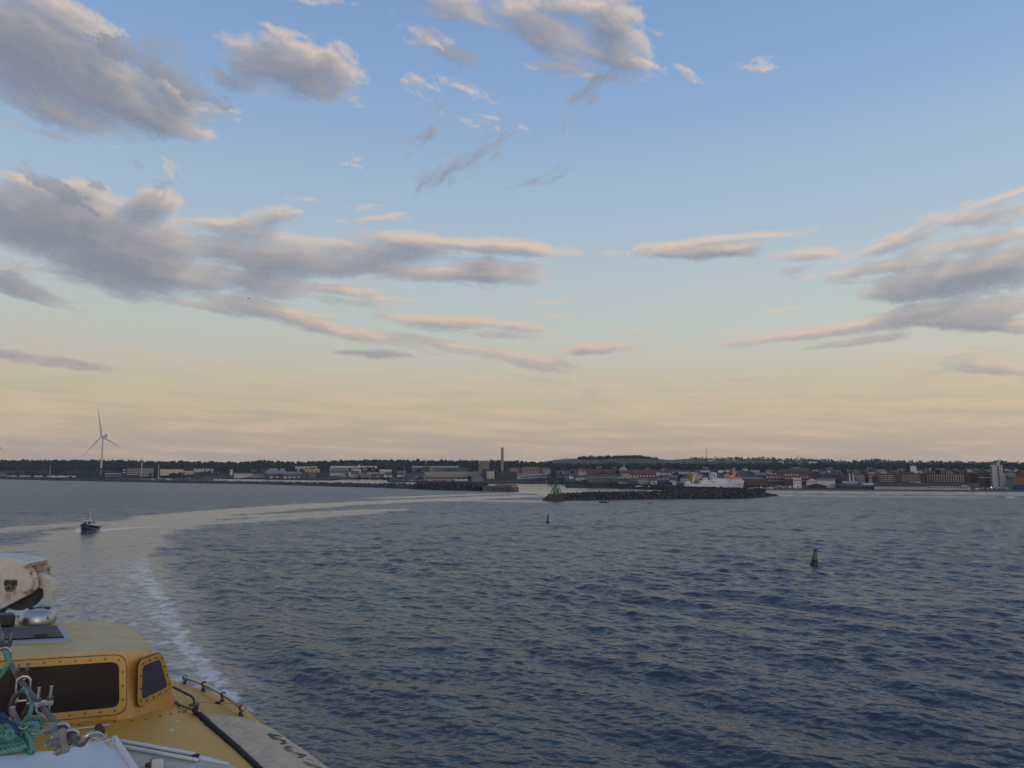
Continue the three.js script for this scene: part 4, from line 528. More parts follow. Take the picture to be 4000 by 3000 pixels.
  ['red_wing_house', 'red-roofed wing running back from the ochre gable', 'house', { p0: 3992, p1: 4100, e: 1858, r: 1840, b: 1902, D: 740, d: 14, wall: [0.36, 0.24, 0.1], roof: [0.22, 0.06, 0.04], type: 'gable' }],
  ['grey_terrace', 'grey terrace with a dark roof behind the white beach tower', 'house', { p0: 3085, p1: 3162, e: 1836, r: 1829, D: 1500, d: 14, wall: [0.13, 0.11, 0.1], roof: [0.11, 0.09, 0.085], type: 'gable', win: [10, 1, 0.4, 0.8, 0.4, 0.5] }],
  ['brown_terrace', 'brown terrace of small houses above the dark red shed', 'house', { p0: 3195, p1: 3290, e: 1856, r: 1848, D: 1000, d: 14, wall: [0.1, 0.06, 0.05], roof: [0.085, 0.05, 0.045], type: 'gable', win: [14, 1, 0.5, 0.85, 0.3, 0.5] }],
  ['maroon_house_row', 'maroon row of houses below the brown terrace', 'house', { p0: 3206, p1: 3296, e: 1873, r: 1860, D: 860, d: 16, wall: [0.10, 0.055, 0.05], roof: [0.09, 0.042, 0.038], type: 'gable' }],
];
const built = T.map((r) => house(...r));
const byLabel = (w) => built.find((t) => t.userData.label.includes(w));
// dormers, skylights and the like on some roofs
function onRoof(t, name, n, w, h, dd, mat, f = 0.5, skip) { const { w: W, H, d, rise } = t.dims; for (let i = 0; i < n; i++) { if (skip && skip(i)) continue; const x = -W / 2 + (i + 0.5) * W / n; part(t, name, box(w, h, dd), mat, [x, H + rise * f + h * 0.25, -d * 0.5 + d * 0.5 * (1 - f) - dd * 0.1]); } }
onRoof(byLabel('full of white dormers'), 'dormer', 14, 1.5, 1.5, 2.2, winPale, 0.3, (i) => i > 5 && i < 11); onRoof(byLabel('taller middle house'), 'dormer', 5, 1.5, 1.6, 2.4, winPale, 0.35);
onRoof(byLabel('skylights and a cream'), 'skylight', 9, 2.0, 0.3, 1.6, paint([0.16, 0.16, 0.17], 0.3), 0.5); onRoof(byLabel('three pale skylights'), 'skylight', 3, 2.4, 0.4, 2, winPale, 0.5);
onRoof(byLabel('steep red gable'), 'chimney', 3, 0.9, 2.6, 0.9, paint(BRICK), 0.9);
{ const t = byLabel('fronts gable') || byLabel('white boat-club'); const { w, H, d } = t.dims; part(t, 'gable_board', box(w * 1.04, 0.5, 0.3, 0, H, 0.3), paint([0.2, 0.2, 0.17])); }
// flues and masts
function pole(name, label, cat, px, yTop, D, r, col, b, group) { const gy = b === undefined ? ground(px, D) : at(2000, b, D).y, H = at(2000, yTop, D).y - gy, t = thing(name, label, cat, new THREE.Vector3(gx(px, D), gy, -D), group); part(t, 'shaft', bar([0, 0, 0], [0, H, 0], r, r * 0.75, 12), paint(col)); part(t, 'cap', new THREE.CylinderGeometry(r * 1.15, r * 1.15, Math.max(0.4, r * 0.5), 12).translate(0, H, 0), paint(col.map((v) => v * 0.5))); return t; }
pole('flue_pipe', 'white flue pipe of the brick smokehouse, beside its twin', 'flue', 3318, 1850, 792, 0.75, [0.55, 0.54, 0.52], 1884, 'white flues of the smokehouse'); pole('flue_pipe', 'white flue pipe of the brick smokehouse, beside its twin', 'flue', 3332, 1852, 792, 0.75, [0.55, 0.54, 0.52], 1884, 'white flues of the smokehouse');
pole('plant_stack', 'tall slender white stack with a bright tip behind the black block', 'chimney', 553, 1788, 2380, 1.3, [0.5, 0.49, 0.47]); pole('plant_stack', 'shorter grey stack in front of the wide cream hall', 'chimney', 619, 1814, 2360, 1.3, [0.42, 0.42, 0.41]);
pole('yard_mast', 'thin pale mast over the trailer yard', 'mast', 195, 1819, 2360, 0.9, [0.4, 0.4, 0.38]); pole('quay_mast', 'thin grey mast by the ferry ramp tower', 'mast', 1579, 1819, 2000, 0.6, [0.3, 0.3, 0.3]); pole('flagpole', 'white flagpole on the rounded lookout house', 'flagpole', 2438.5, 1807, 1610, 0.35, [0.55, 0.54, 0.52], 1830);
pole('light_column', 'pale column standing alone left of the red roofs', 'column', 2201, 1839, 1550, 1.0, [0.45, 0.43, 0.4], 1851); pole('hilltop_mast', 'small mast on the wooded hilltop', 'mast', 3119, 1777, 4200, 1.5, [0.06, 0.05, 0.05]);
{ // lattice mast on the ridge
  const D = 4215, px = 2761, gy = ground(px, D), H = at(2000, 1746, D).y - gy, t = thing('lattice_mast', 'tall reddish lattice transmitter mast on the ridge', 'mast', new THREE.Vector3(gx(px, D), gy, -D)), m = std(0.16, 0.075, 0.06, 0.7), n = 14;
  for (const [x, z] of [[-1, -1], [1, -1], [0, 1.2]]) part(t, 'leg', bar([x * 1.5, 0, z * 1.5], [x * 0.8, H, z * 0.8], 0.4, 0.35, 5), m);
  for (let i = 0; i < n; i++) { const y = H * i / n, y2 = H * (i + 1) / n, f = lerp(1.5, 0.8, i / n); part(t, 'brace', merge([bar([-f, y, -f], [f, y2, -f], 0.25, 0.25, 4), bar([f, y, -f], [0, y2, 1.2 * f], 0.25, 0.25, 4), bar([0, y, 1.2 * f], [-f, y2, -f], 0.25, 0.25, 4)]), m); }
  part(t, 'antenna', bar([0, H, 0], [0, H + 8, 0], 0.3, 0.2, 5), m);
}
{ // power station chimney
  const D = 1520, gy = 3, H = at(2000, 1752, D).y - gy, t = thing('power_station_chimney', 'tall round grey power station chimney with a domed top', 'chimney', new THREE.Vector3(gx(1962, D), gy, -D)), m = paint([0.26, 0.25, 0.24]), r = 2.75;
  part(t, 'shaft', new THREE.CylinderGeometry(r * 0.95, r * 1.02, H, 32).translate(0, H / 2, 0), m); part(t, 'dome', new THREE.SphereGeometry(r * 0.95, 24, 8, 0, 6.29, 0, 1.57).translate(0, H, 0).scale(1, 1, 1), m); for (const f of [0.7, 0.97]) part(t, 'ring_platform', new THREE.CylinderGeometry(r * 1.1, r * 1.1, 0.5, 32).translate(0, H * f, 0), paint([0.15, 0.15, 0.15])); part(t, 'ladder', box(0.6, H * 0.9, 0.25, r * 0.5, H * 0.46, r * 0.95), paint([0.12, 0.12, 0.12]));
}
{ // silo with a curved front rib
  const D = 1600, s = D / FOC, gy = 3, H = at(2000, 1805, D).y - gy, w = 39 * s, t = thing('curved_silo', 'grey slab-sided silo with a dark curved rib across its front', 'silo', new THREE.Vector3(gx(1889, D), gy, -D));
  part(t, 'wall', box(w, H, 14, 0, H / 2, -7), paint([0.19, 0.18, 0.17])); part(t, 'roof', box(w + 0.6, 0.6, 14.6, 0, H + 0.303, -7), paint([0.4, 0.39, 0.37])); const pts = []; for (let i = 0; i <= 10; i++) { const a = i / 10 * 1.45; pts.push([-w * 0.56 + w * 0.62 * (1 - Math.cos(a)), H - 19 + 18.5 * Math.sin(a), 0.15]); } part(t, 'rib', tube(pts, 0.35, 30, 6), paint([0.09, 0.085, 0.08]));
}
{ // hotel with zigzag gables
  const D = 1700, s = D / FOC, gy = ground(2070, D) - 0.5, t = thing('zigzag_hotel', 'red brick hotel with five white zigzag gables over its balconies', 'hotel', new THREE.Vector3(gx(2072, D), gy, -D)), H = at(2000, 1832, D).y - gy, m = paint([0.20, 0.085, 0.065]), wm = winPale;
  part(t, 'wall', box(64 * s, H, 14, 0, H / 2, -7), paint([0.24, 0.2, 0.18])); for (const sx of [-1, 1]) { part(t, 'wing', box(16 * s, H + 2.5, 15, sx * 40 * s, H / 2 + 1, -7), m); part(t, 'roof', prism(40 * s, 16, 4, 'x'), paint([0.3, 0.12, 0.09]), [sx * 56 * s, H - 1.5, -7]); part(t, 'side_wing', box(38 * s, H - 1.6, 13, sx * 57 * s, (H - 1.6) / 2, -7), paint([0.3, 0.27, 0.24])); }
  for (let i = 0; i < 5; i++) { const x = (-26 + i * 13) * s; part(t, 'gable_trim', merge([bar([x - 6.4 * s, H + 0.4, 0.3], [x, H + 4.6, 0.3], 0.4, 0.4, 5), bar([x + 6.4 * s, H + 0.4, 0.3], [x, H + 4.6, 0.3], 0.4, 0.4, 5)]), wm); part(t, 'gable', prism(12.8 * s, 12, 4.2, 'z'), paint([0.13, 0.075, 0.065]), [x, H, -6]); for (let r = 0; r < 3; r++) { part(t, 'balcony', box(10 * s, 0.9, 1, x, H - 2 - r * 3, 0.5), paint([0.42, 0.4, 0.37])); part(t, 'window', box(8 * s, 1.5, 0.12, x, H - 0.8 - r * 3, 0.06), winMat); } }
}
{ // yellow gate with dark legs
  const D = 2030, s = D / FOC, t = thing('yellow_gate_frame', 'yellow-topped portal frame standing over the dark quay doors', 'gate', new THREE.Vector3(gx(1220, D), 2.6, -D)), y0 = at(2000, 1845, D).y - 2.6, y1 = at(2000, 1832, D).y - 2.6, ym = paint([0.46, 0.36, 0.14]);
  part(t, 'crossbeam', box(53 * s, y1 - y0, 8, 0, (y0 + y1) / 2, -4), ym); for (const x of [-20, 22]) part(t, 'leg', box(5 * s, y0, 6, x * s, y0 / 2, -4), paint(DARK)); part(t, 'door', box(24 * s, y0 * 0.95, 1, 0, y0 * 0.475, -5), paint([0.14, 0.155, 0.15])); for (const x of [-16, 0, 16]) part(t, 'opening', box(9 * s, (y1 - y0) * 0.4, 0.2, x * s, (y0 + y1) / 2 - 0.8, 0.06), paint([0.16, 0.12, 0.05]));
}
// ferry ramp towers (dark) with their gangways
function rampTower(label, px0, px1, yTop, D, armL, armR, yArm) {
  const s = D / FOC, gy = -0.5, w = (px1 - px0) * s, xm = gx((px0 + px1) / 2, D), H = at(2000, yTop, D).y - gy, t = thing('ferry_ramp_tower', label, 'ramp tower', new THREE.Vector3(xm, gy, -D)), m = paint([0.032, 0.035, 0.042]), Y = at(2000, yArm, D).y - gy;
  part(t, 'tower', box(w, H - Y * 0.7, 7, 0, (H + Y * 0.7) / 2, -3.5), m); part(t, 'tower_top', box(w * 0.8, 1.6, 6, 0, H + 0.8, -3.5), m); part(t, 'deck', box((armR - armL) * s, 1.3, 8, ((armL + armR) / 2 - (px0 + px1) / 2) * s, Y, -3.5), m);
  for (const p of [armL + 3, (px0 + armL) / 2, px0, px1, (px1 + armR) / 2, armR - 3]) part(t, 'pile', bar([(p - (px0 + px1) / 2) * s, -1, -3.5], [(p - (px0 + px1) / 2) * s, Y, -3.5], 0.6, 0.6, 8), m); for (let i = 0; i < 4; i++) part(t, 'rail', box((armR - armL) * s, 0.12, 0.12, ((armL + armR) / 2 - (px0 + px1) / 2) * s, Y + 0.9 + i * 0.35, 0.6), m);
  part(t, 'fender', box((armR - armL) * s * 0.8, 1.8, 2, ((armL + armR) / 2 - (px0 + px1) / 2) * s, 1.6, 1), paint([0.05, 0.045, 0.045]));
  return t;
}
rampTower('black ferry ramp tower beside the white-walled hall', 1531, 1549, 1829, 1650, 1510, 1585, 1853); rampTower('black ferry ramp tower behind the green beacon', 2155, 2171, 1823, 1240, 2138, 2222, 1857);
{ const D = 1250, a = at(2030, 1867, D), b = at(2152, 1855, D), t = thing('conveyor_gangway', 'long dark inclined gangway rising to the ramp tower', 'gangway', new THREE.Vector3(a.x, 0, -D)), m = paint([0.04, 0.042, 0.048]); part(t, 'walkway', bar([0, a.y, 0], [b.x - a.x, b.y, 0], 0.9, 0.9, 6), m); for (let i = 0; i <= 5; i++) { const f = i / 5; part(t, 'trestle', bar([(b.x - a.x) * f, 0, 0], [(b.x - a.x) * f, lerp(a.y, b.y, f), 0], 0.25, 0.25, 5), m); } }
{ const D = 1540, a = at(1650, 1852, D), b = at(1870, 1857, D), t = thing('passenger_gangway', 'glazed truss gangway running along the ferry terminal', 'gangway', new THREE.Vector3(a.x, 0, -D)), m = paint([0.32, 0.31, 0.29]), L = b.x - a.x; part(t, 'floor', box(L, 0.6, 3, L / 2, b.y - 1.6, 0), m); part(t, 'roof', box(L, 0.5, 3.2, L / 2, b.y + 2.4, 0), m); const g = []; for (let i = 0; i < 22; i++) { const x0 = L * i / 22, x1 = L * (i + 1) / 22; part(t, 'brace', bar(i % 2 ? [x0, b.y - 1.3, 1.5] : [x0, b.y + 2.2, 1.5], i % 2 ? [x1, b.y + 2.2, 1.5] : [x1, b.y - 1.3, 1.5], 0.18, 0.18, 4), m); } for (let i = 0; i < 6; i++) part(t, 'column', box(0.9, b.y, 0.9, L * (i + 0.5) / 6, (b.y - 1.9) / 2, 0), paint([0.13, 0.13, 0.13])); part(t, 'stair', bar([2, b.y + 8, 2], [16, b.y - 2, 2], 0.9, 0.9, 5), paint([0.36, 0.35, 0.33])); }
// tanks
function tank(label, px0, px1, yTop, yBase, D, col, roofCol) { const r = (px1 - px0) / 2 * D / FOC, gy = at(2000, yBase, D).y, H = at(2000, yTop, D).y - gy, t = thing('storage_tank', label, 'tank', new THREE.Vector3(gx((px0 + px1) / 2, D), gy, -D - r)); part(t, 'shell', new THREE.CylinderGeometry(r, r, H, 36).translate(0, H / 2, 0), paint(col, 0.5)); part(t, 'roof', new THREE.ConeGeometry(r * 1.02, r * 0.16, 36).translate(0, H + r * 0.08, 0), paint(roofCol)); part(t, 'rim', new THREE.TorusGeometry(r * 1.01, 0.18, 6, 40).rotateX(1.5708).translate(0, H, 0), paint(roofCol)); const pts = []; for (let i = 0; i <= 10; i++) { const a = 0.4 + i * 0.12; pts.push([Math.sin(a) * (r + 0.4), H * i / 10, Math.cos(a) * (r + 0.4)]); } part(t, 'stair', tube(pts, 0.2, 24, 5), paint([0.2, 0.2, 0.2])); return { t, r, H }; }
tank('round yellow storage tank with a white roof behind the ship', 2690, 2733, 1848, 1880, 965, [0.36, 0.23, 0.06], [0.5, 0.48, 0.44]);
{ const { t, r, H } = tank('round white storage tank with a dark emblem behind the ship', 2773, 2803, 1847, 1880, 965, [0.55, 0.54, 0.52], [0.6, 0.58, 0.54]); const m = paint([0.05, 0.06, 0.055]); part(t, 'emblem', merge([box(2.0, 0.6, 0.2, 1.2, H * 0.72, r + 0.02), box(0.6, 2.6, 0.2, 1.2, H * 0.58, r + 0.02), box(1.3, 1.4, 0.2, -0.8, H * 0.8, r - 0.05), box(0.8, 0.7, 0.2, -0.2, H * 0.63, r + 0.02)]), m); }
tank('small blue tank among the grey beach sheds', 3361, 3371, 1881, 1896, 720, [0.12, 0.24, 0.36], [0.2, 0.3, 0.4]);
// high-rise with balcony columns
{
  const D = 735, s = D / FOC, gy = 3.5, H = at(2000, 1818, D).y - gy, w = 46 * s, t = thing('high_rise', 'white eight-storey high-rise with two stacks of balconies', 'apartment tower', new THREE.Vector3(gx(3891, D), gy, -D)), wm = paint([0.50, 0.475, 0.43]); t.rotation.y = -0.6; t.scale.x = 0.86;
  part(t, 'wall', box(w, H, 12, 0, H / 2, -6), wm); part(t, 'roof', box(w + 0.4, 0.4, 12.4, 0, H + 0.203, -6), paint([0.3, 0.29, 0.27])); part(t, 'roof_room', box(11 * s, 2.7, 5, 9 * s, H + 1.75, -5), wm); part(t, 'roof_screen', box(19 * s, 1.8, 6, -8 * s, H + 1.3, -6), paint([0.2, 0.22, 0.23]));
  for (let f = 0; f < 7; f++) for (const x of [-19, 9]) { const y = H - 2.6 - f * 2.85, b = part(t, 'balcony', box(7 * s, 1.0, 1.4, x * s, y, 0.7), paint([0.20, 0.21, 0.23])); part(t, 'window', box(6 * s, 1.5, 0.14, x * s, y + 1.15, 0.05), winMat); }
  for (let f = 0; f < 7; f++) part(t, 'window', box(3 * s, 1.2, 0.14, 19 * s, H - 1.6 - f * 2.85, 0.05), paint([0.12, 0.12, 0.13], 0.3));
}
// church spire on the hill
{ const D = 1700, px = 3567, gy = ground(px, D), H = at(2000, 1818, D).y - gy, t = thing('church_spire', 'dark pointed church spire above the white cube house', 'spire', new THREE.Vector3(gx(px, D), gy, -D)), w = 14 * D / FOC; part(t, 'tower', box(w, H, w, 0, H / 2, 0), paint([0.06, 0.06, 0.065])); part(t, 'spire', new THREE.ConeGeometry(w * 0.66, at(2000, 1795, D).y - gy - H, 4).rotateY(Math.PI / 4).translate(0, H + (at(2000, 1795, D).y - gy - H) / 2, 0), paint([0.055, 0.058, 0.065])); part(t, 'weathervane', bar([0, at(2000, 1796, D).y - gy, 0], [0, at(2000, 1792, D).y - gy, 0], 0.15, 0.1, 5), paint(DARK)); }
// sign board and rooftop sign (their lettering is too small to read)
{ const D = 700, q = D / FOC, p = at(3768, 1901, D), t = thing('sign_board', 'white sign board with dark lettering at the beach restaurant end', 'sign', new THREE.Vector3(p.x, p.y, -D)), h = 5 * q, w = 24 * q; part(t, 'board', box(w, h, 0.3, 0, h / 2, 0), paint([0.42, 0.42, 0.43])); for (const [x, l, y] of [[-0.22, 0.22, 0.5], [0.06, 0.06, 0.5], [0.1, 0.04, 0.4], [0.2, 0.14, 0.5], [0.32, 0.08, 0.48]]) part(t, 'lettering', box(w * l, h * 0.22, 0.06, w * x, h * y, 0.17), paint([0.09, 0.1, 0.1])); for (const x of [-0.4, 0.4]) part(t, 'post', bar([x * w, -3, -0.4], [x * w, h, -0.4], 0.1, 0.1, 5), paint(DARK)); }
{ const D = 716, p = at(3589, 1886, D), t = thing('roof_sign', 'long grey and white roof sign with a black dot above the beach hall', 'sign', new THREE.Vector3(p.x, p.y - 3, -D - 6)), q = D / FOC; part(t, 'board', box(41 * q, 1.3, 0.3, 0, 3, 0), paint([0.20, 0.2, 0.21])); part(t, 'board', box(13 * q, 1.5, 0.34, 14 * q, 3, 0.03), paint([0.5, 0.5, 0.52])); part(t, 'board', box(7 * q, 1.6, 0.34, -17 * q, 2.95, 0.03), paint([0.42, 0.42, 0.45])); part(t, 'emblem', new THREE.CylinderGeometry(0.42, 0.42, 0.1, 14).rotateX(1.57).translate(-15.2 * q, 3, 0.26), paint([0.02, 0.02, 0.03])); part(t, 'lettering', box(6 * q, 0.35, 0.06, 14 * q, 2.95, 0.24), paint([0.16, 0.16, 0.17])); for (const x of [-3, 3]) part(t, 'post', bar([x, 0, -0.3], [x, 3, -0.3], 0.1, 0.1, 5), paint(DARK)); }
// blue fence with posts
{ const D = 692, a = gx(3953, D), b = gx(4080, D), gy = at(2000, 1914, D).y, H = at(2000, 1893, D).y - gy, t = thing('blue_fence', 'tall blue panel fence in front of the ochre house', 'fence', new THREE.Vector3(a, gy, -D)), n = 10; for (let i = 0; i < n; i++) { part(t, 'panel', box((b - a) / n - 0.12, H * 0.78, 0.12, (b - a) * (i + 0.5) / n, H * 0.55, 0), paint([0.03, 0.05, 0.145])); part(t, 'post', box(0.18, H, 0.2, (b - a) * i / n, H / 2, 0.05), paint([0.04, 0.06, 0.18])); } part(t, 'plinth', box(b - a, H * 0.16, 0.3, (b - a) / 2, H * 0.08, 0), paint([0.04, 0.04, 0.045])); }
// small houses among the trees above the town: each one counted
{
  const proto = (wall, roof) => { const g = new THREE.Group(); part(g, 'wall', box(11, 5, 8, 0, 2.5, 0), paint(wall)); part(g, 'roof', prism(12, 9, 3.4, 'x'), paint(roof), [0, 5.003, 0]); for (const x of [-3.2, 0, 3.2]) part(g, 'window', box(1.3, 1.3, 0.12, x, 2.9, 4.03), winMat); part(g, 'chimney', box(0.8, 1.8, 0.8, 2.5, 8.2, 0.4), paint(BRICK)); return g; };
  const kinds = [['small white house with a dark roof among the hillside trees', [0.55, 0.53, 0.5], [0.09, 0.085, 0.085], 'white houses on the hillside'], ['small house with a red roof among the hillside trees', [0.3, 0.26, 0.22], [0.16, 0.06, 0.045], 'red-roofed houses on the hillside'], ['small dark brick house with a grey roof on the hillside', [0.13, 0.09, 0.075], [0.17, 0.165, 0.16], 'dark brick houses on the hillside']].map((k) => ({ k, g: proto(k[1], k[2]) }));
  const spots = []; for (let i = 0; i < 80; i++) spots.push([rr(2560, 4000), rr(1050, 2150), Math.floor(rnd() * 3)]); for (let i = 0; i < 16; i++) spots.push([rr(1550, 2400), rr(1950, 2300), Math.floor(rnd() * 3)]); for (const [px, D] of [[2704, 4150], [2780, 3900], [2790, 3890], [2868, 3800], [3055, 3700], [3176, 3500], [3182, 3500], [3206, 3900], [3243, 3900], [2835, 3950], [2842, 4000], [3515, 3900], [3720, 3900], [3750, 4000]]) spots.push([px, D, 0]);
  spots.forEach(([px, D, k]) => { const o = kinds[k].g.clone(); o.name = numbered('small_house'); o.position.set(gx(px, D), ground(px, D) - 0.5, -D); o.rotation.y = rr(-0.6, 0.6); const f = rr(0.8, 1.25); o.scale.set(f * rr(0.9, 1.5), f, f); tag(o, kinds[k].k[0], 'house', kinds[k].k[3]); scene.add(o); });
}
// farm with long white barns on the hill
for (const [label, p0, p1, e, D] of [['long bright white barn on the far hillside', 3160, 3193, 1804, 3000], ['white farm wing on the hill beside the pale field wall', 3040, 3063, 1803, 3300], ['pale glasshouse strip below the lattice mast', 2768, 2788, 1797, 3700], ['white farmhouse on the crest beside the brown field', 2694, 2707, 1792, 4120]]) house('farm_building', label, 'farmhouse', { p0, p1, e, D, d: 12, wall: [0.6, 0.59, 0.56], roof: [0.3, 0.3, 0.3] });

// ---------------------------------------------------------------- wind turbines
function loft(secs, n = 14) { const pos = [], idx = []; secs.forEach((s) => { for (let i = 0; i < n; i++) { const a = i / n * 2 * Math.PI; pos.push(...s(Math.cos(a), Math.sin(a))); } }); for (let k = 0; k < secs.length - 1; k++) for (let i = 0; i < n; i++) { const a = k * n + i, b = k * n + (i + 1) % n; idx.push(a, b, a + n, b, b + n, a + n); } const g = new THREE.BufferGeometry(); g.setAttribute('position', new THREE.Float32BufferAttribute(pos, 3)); g.setIndex(idx); g.computeVertexNormals(); return g; }
function turbine(label, px, py, D, base, R, angles, yaw) {
  const hub = at(px, py, D), gy = base, H = hub.y - gy, t = thing('wind_turbine', label, 'wind turbine', new THREE.Vector3(hub.x, gy, -D)), m = std(0.50, 0.50, 0.50, 0.5), k = R / 93;
  const top = new THREE.Group(); t.add(top); top.name = 'nacelle'; top.position.set(0, H, 0); top.rotation.y = yaw;
  part(t, 'tower', new THREE.CylinderGeometry(1.9 * k, 3.1 * k, H - 2, 28).translate(6 * k * Math.sin(yaw + 1.57), (H - 2) / 2, 6 * k * Math.cos(yaw + 1.57)), m);
  part(top, 'housing', new RoundedBoxGeometry(19 * k, 6 * k, 6 * k, 3, 1.6 * k).translate(11 * k, 0, 0), m); part(top, 'hoist_platform', box(5 * k, 3.6 * k, 4 * k, 16 * k, 4.6 * k, 0), std(0.03, 0.03, 0.03, 0.7)); part(top, 'hub', new THREE.SphereGeometry(2.6 * k, 18, 12).scale(1.2, 1, 1), m);
  angles.forEach((a) => { const secs = []; for (let i = 0; i <= 16; i++) { const f = i / 16, r = f * R, c = (f < 0.18 ? lerp(1.9, 2.9, f / 0.18) : lerp(2.9, 0.35, Math.pow((f - 0.18) / 0.82, 0.85))) * k, th = (f < 0.1 ? 1.7 : lerp(1.2, 0.18, f)) * k, tw = lerp(0.5, 0.02, f); secs.push((x, y) => { const u = x * c * (x > 0 ? 1 : 1.2), v = y * th; return [-2 * k * f * f * 2 + v * Math.cos(tw) - u * Math.sin(tw), r, u * Math.cos(tw) + v * Math.sin(tw)]; }); } const b = part(t, 'blade', loft(secs), m); b.position.set(0, H, 0); b.rotation.set(0, yaw, 0); b.rotateX(a); });
  return t;
}
turbine('large white wind turbine behind the black tower block', 396, 1705, 2420, 3, 93, [0.21, 2.30, 4.40], -0.2); // blades up, to either side below
turbine('wind turbine at the edge of the trailer yard with one drooping blade', -33, 1697, 2700, 3, 95, [-2.356, -0.262, 1.833], -0.15);

// ---------------------------------------------------------------- ship in the harbour
{
  const D = 850, s = D / FOC, x0 = gx(2674, D), L = 222 * s, Y = (py) => at(2000, py, D).y, X = (px) => gx(px, D) - x0, t = thing('supply_ship', 'white ship with buff funnel and orange bridge roof moored behind the rocks', 'ship', new THREE.Vector3(x0, 0, -D));
  const white = std(0.62, 0.61, 0.58, 0.45), buff = std(0.42, 0.28, 0.09, 0.5), orange = std(0.60, 0.14, 0.06, 0.5), black = std(0.025, 0.025, 0.03, 0.5);
  const yd = Y(1889), yb = Y(1884), hull = (y0, y1, grow) => { const secs = []; for (let i = 0; i <= 24; i++) { const f = i / 24, bow = clamp((f - 0.72) / 0.28), st = clamp((0.06 - f) / 0.06), half = 6 * (1 - Math.pow(bow, 2.2)) * (1 - 0.25 * st) + 0.12, sh = lerp(0, 4.2, Math.pow(bow, 1.6)), rake = bow * 3.5; secs.push([f * L + rake * 0, half, sh]); } const pos = [], idx = []; secs.forEach(([x, h, sh], i) => { const f = i / 24, bx = clamp((f - 0.72) / 0.28); for (const [y, k, r] of [[y0, 0.8, 0], [y1 * 0.5, 0.94, 1.2], [y1 + sh * grow, 1, 2.4]]) pos.push(x + bx * r, y, -h * k, x + bx * r, y, h * k); }); for (let i = 0; i < 24; i++) for (const [a, b] of [[0, 2], [2, 4], [4, 5], [5, 3], [3, 1]]) { const p = i * 6 + a, q = i * 6 + b; idx.push(p, q, p + 6, q, q + 6, p + 6); } idx.push(0, 1, 2, 1, 3, 2, 2, 3, 4, 3, 5, 4); const g = new THREE.BufferGeometry(); g.setAttribute('position', new THREE.Float32BufferAttribute(pos, 3)); g.setIndex(idx); g.computeVertexNormals(); return g; };
  part(t, 'hull', hull(1.6, yd, 1), white); part(t, 'boot_top', hull(-1.5, 1.62, 0), black);
  const blk = (name, p0, p1, yTop, yBot, w, m) => part(t, name, new RoundedBoxGeometry(X(p1) - X(p0), Y(yTop) - Y(yBot), w, 2, 0.25).translate((X(p0) + X(p1)) / 2, (Y(yTop) + Y(yBot)) / 2, 0), m);
  const house1 = blk('deckhouse', 2733, 2838, 1877, 1892, 10, white), house2 = blk('funnel_casing', 2746, 2761, 1866, 1878, 8, white); blk('upper_deckhouse', 2780, 2842, 1868.5, 1878, 7, white); const bridge = blk('bridge_house', 2838, 2891, 1866, 1892, 10.5, white); blk('bridge_roof', 2837, 2892, 1864.5, 1868.5, 11.2, orange);
  blk('stern_gantry_base', 2676, 2694, 1882, 1890, 8, white);
  for (let i = 0; i < 9; i++) part(bridge, 'window', box(0.9, 0.8, 0.1, X(2842 + i * 5.4), Y(1871), 5.28), winMat); for (let i = 0; i < 6; i++) part(bridge, 'window', box(0.7, 0.7, 0.1, X(2842 + i * 8), Y(1882), 5.28), winMat); part(bridge, 'door', box(1.1, 1.4, 0.1, X(2847), Y(1875), 5.28), black);
  for (let i = 0; i < 16; i++) part(house1, 'porthole', box(0.6, 0.6, 0.1, X(2776 + i * 7), Y(1891), i < 9 ? 5.05 : 5.3), winMat); for (let i = 0; i < 8; i++) part(house1, 'window', box(0.6, 0.7, 0.1, X(2786 + i * 6.5), Y(1872), 3.55), winMat); part(house2, 'emblem', box(1.3, 1.4, 0.1, X(2751), Y(1871), 4.04), std(0.1, 0.1, 0.11, 0.5));
  for (const [p0, p1] of [[2768, 2793]]) { const b = part(t, 'ship_lifeboat', loft([0, 0.1, 0.3, 0.6, 0.85, 1].map((f) => { const h = 0.15 + 1.1 * Math.sin(Math.PI * clamp(f * 0.9 + 0.05)); return (x, y) => [X(p0) + f * (X(p1) - X(p0)), Y(1882) + y * 0.8 * Math.sqrt(h / 1.2), 4.6 + x * h]; }), 10), std(0.4, 0.36, 0.32, 0.5)); }
  const fun = part(t, 'funnel', loft([[2834, 1866, 2872], [2836, 1858, 2870], [2838, 1856, 2868]].map(([a, y, b]) => (x, z) => [(X(a) + X(b)) / 2 + x * (X(b) - X(a)) / 2, Y(y), z * 2.6]), 18), buff); part(fun, 'funnel_top', box(X(2868) - X(2838), 0.3, 4.4, (X(2838) + X(2868)) / 2, Y(1855.5), 0), buff);
  part(t, 'mast', loft([[2858, 1856, 2874], [2861, 1842, 2870], [2863, 1829, 2867]].map(([a, y, b]) => (x, z) => [(X(a) + X(b)) / 2 + x * (X(b) - X(a)) / 2, Y(y), z * 1.0]), 10), buff); for (const [y, w] of [[1848, 4], [1841, 3.4], [1835, 3]]) part(t, 'mast_platform', box(w, 0.3, 2.4, X(2867), Y(y), 0), buff); part(t, 'radar', box(3, 0.35, 0.3, X(2866), Y(1828.5), 0), white);
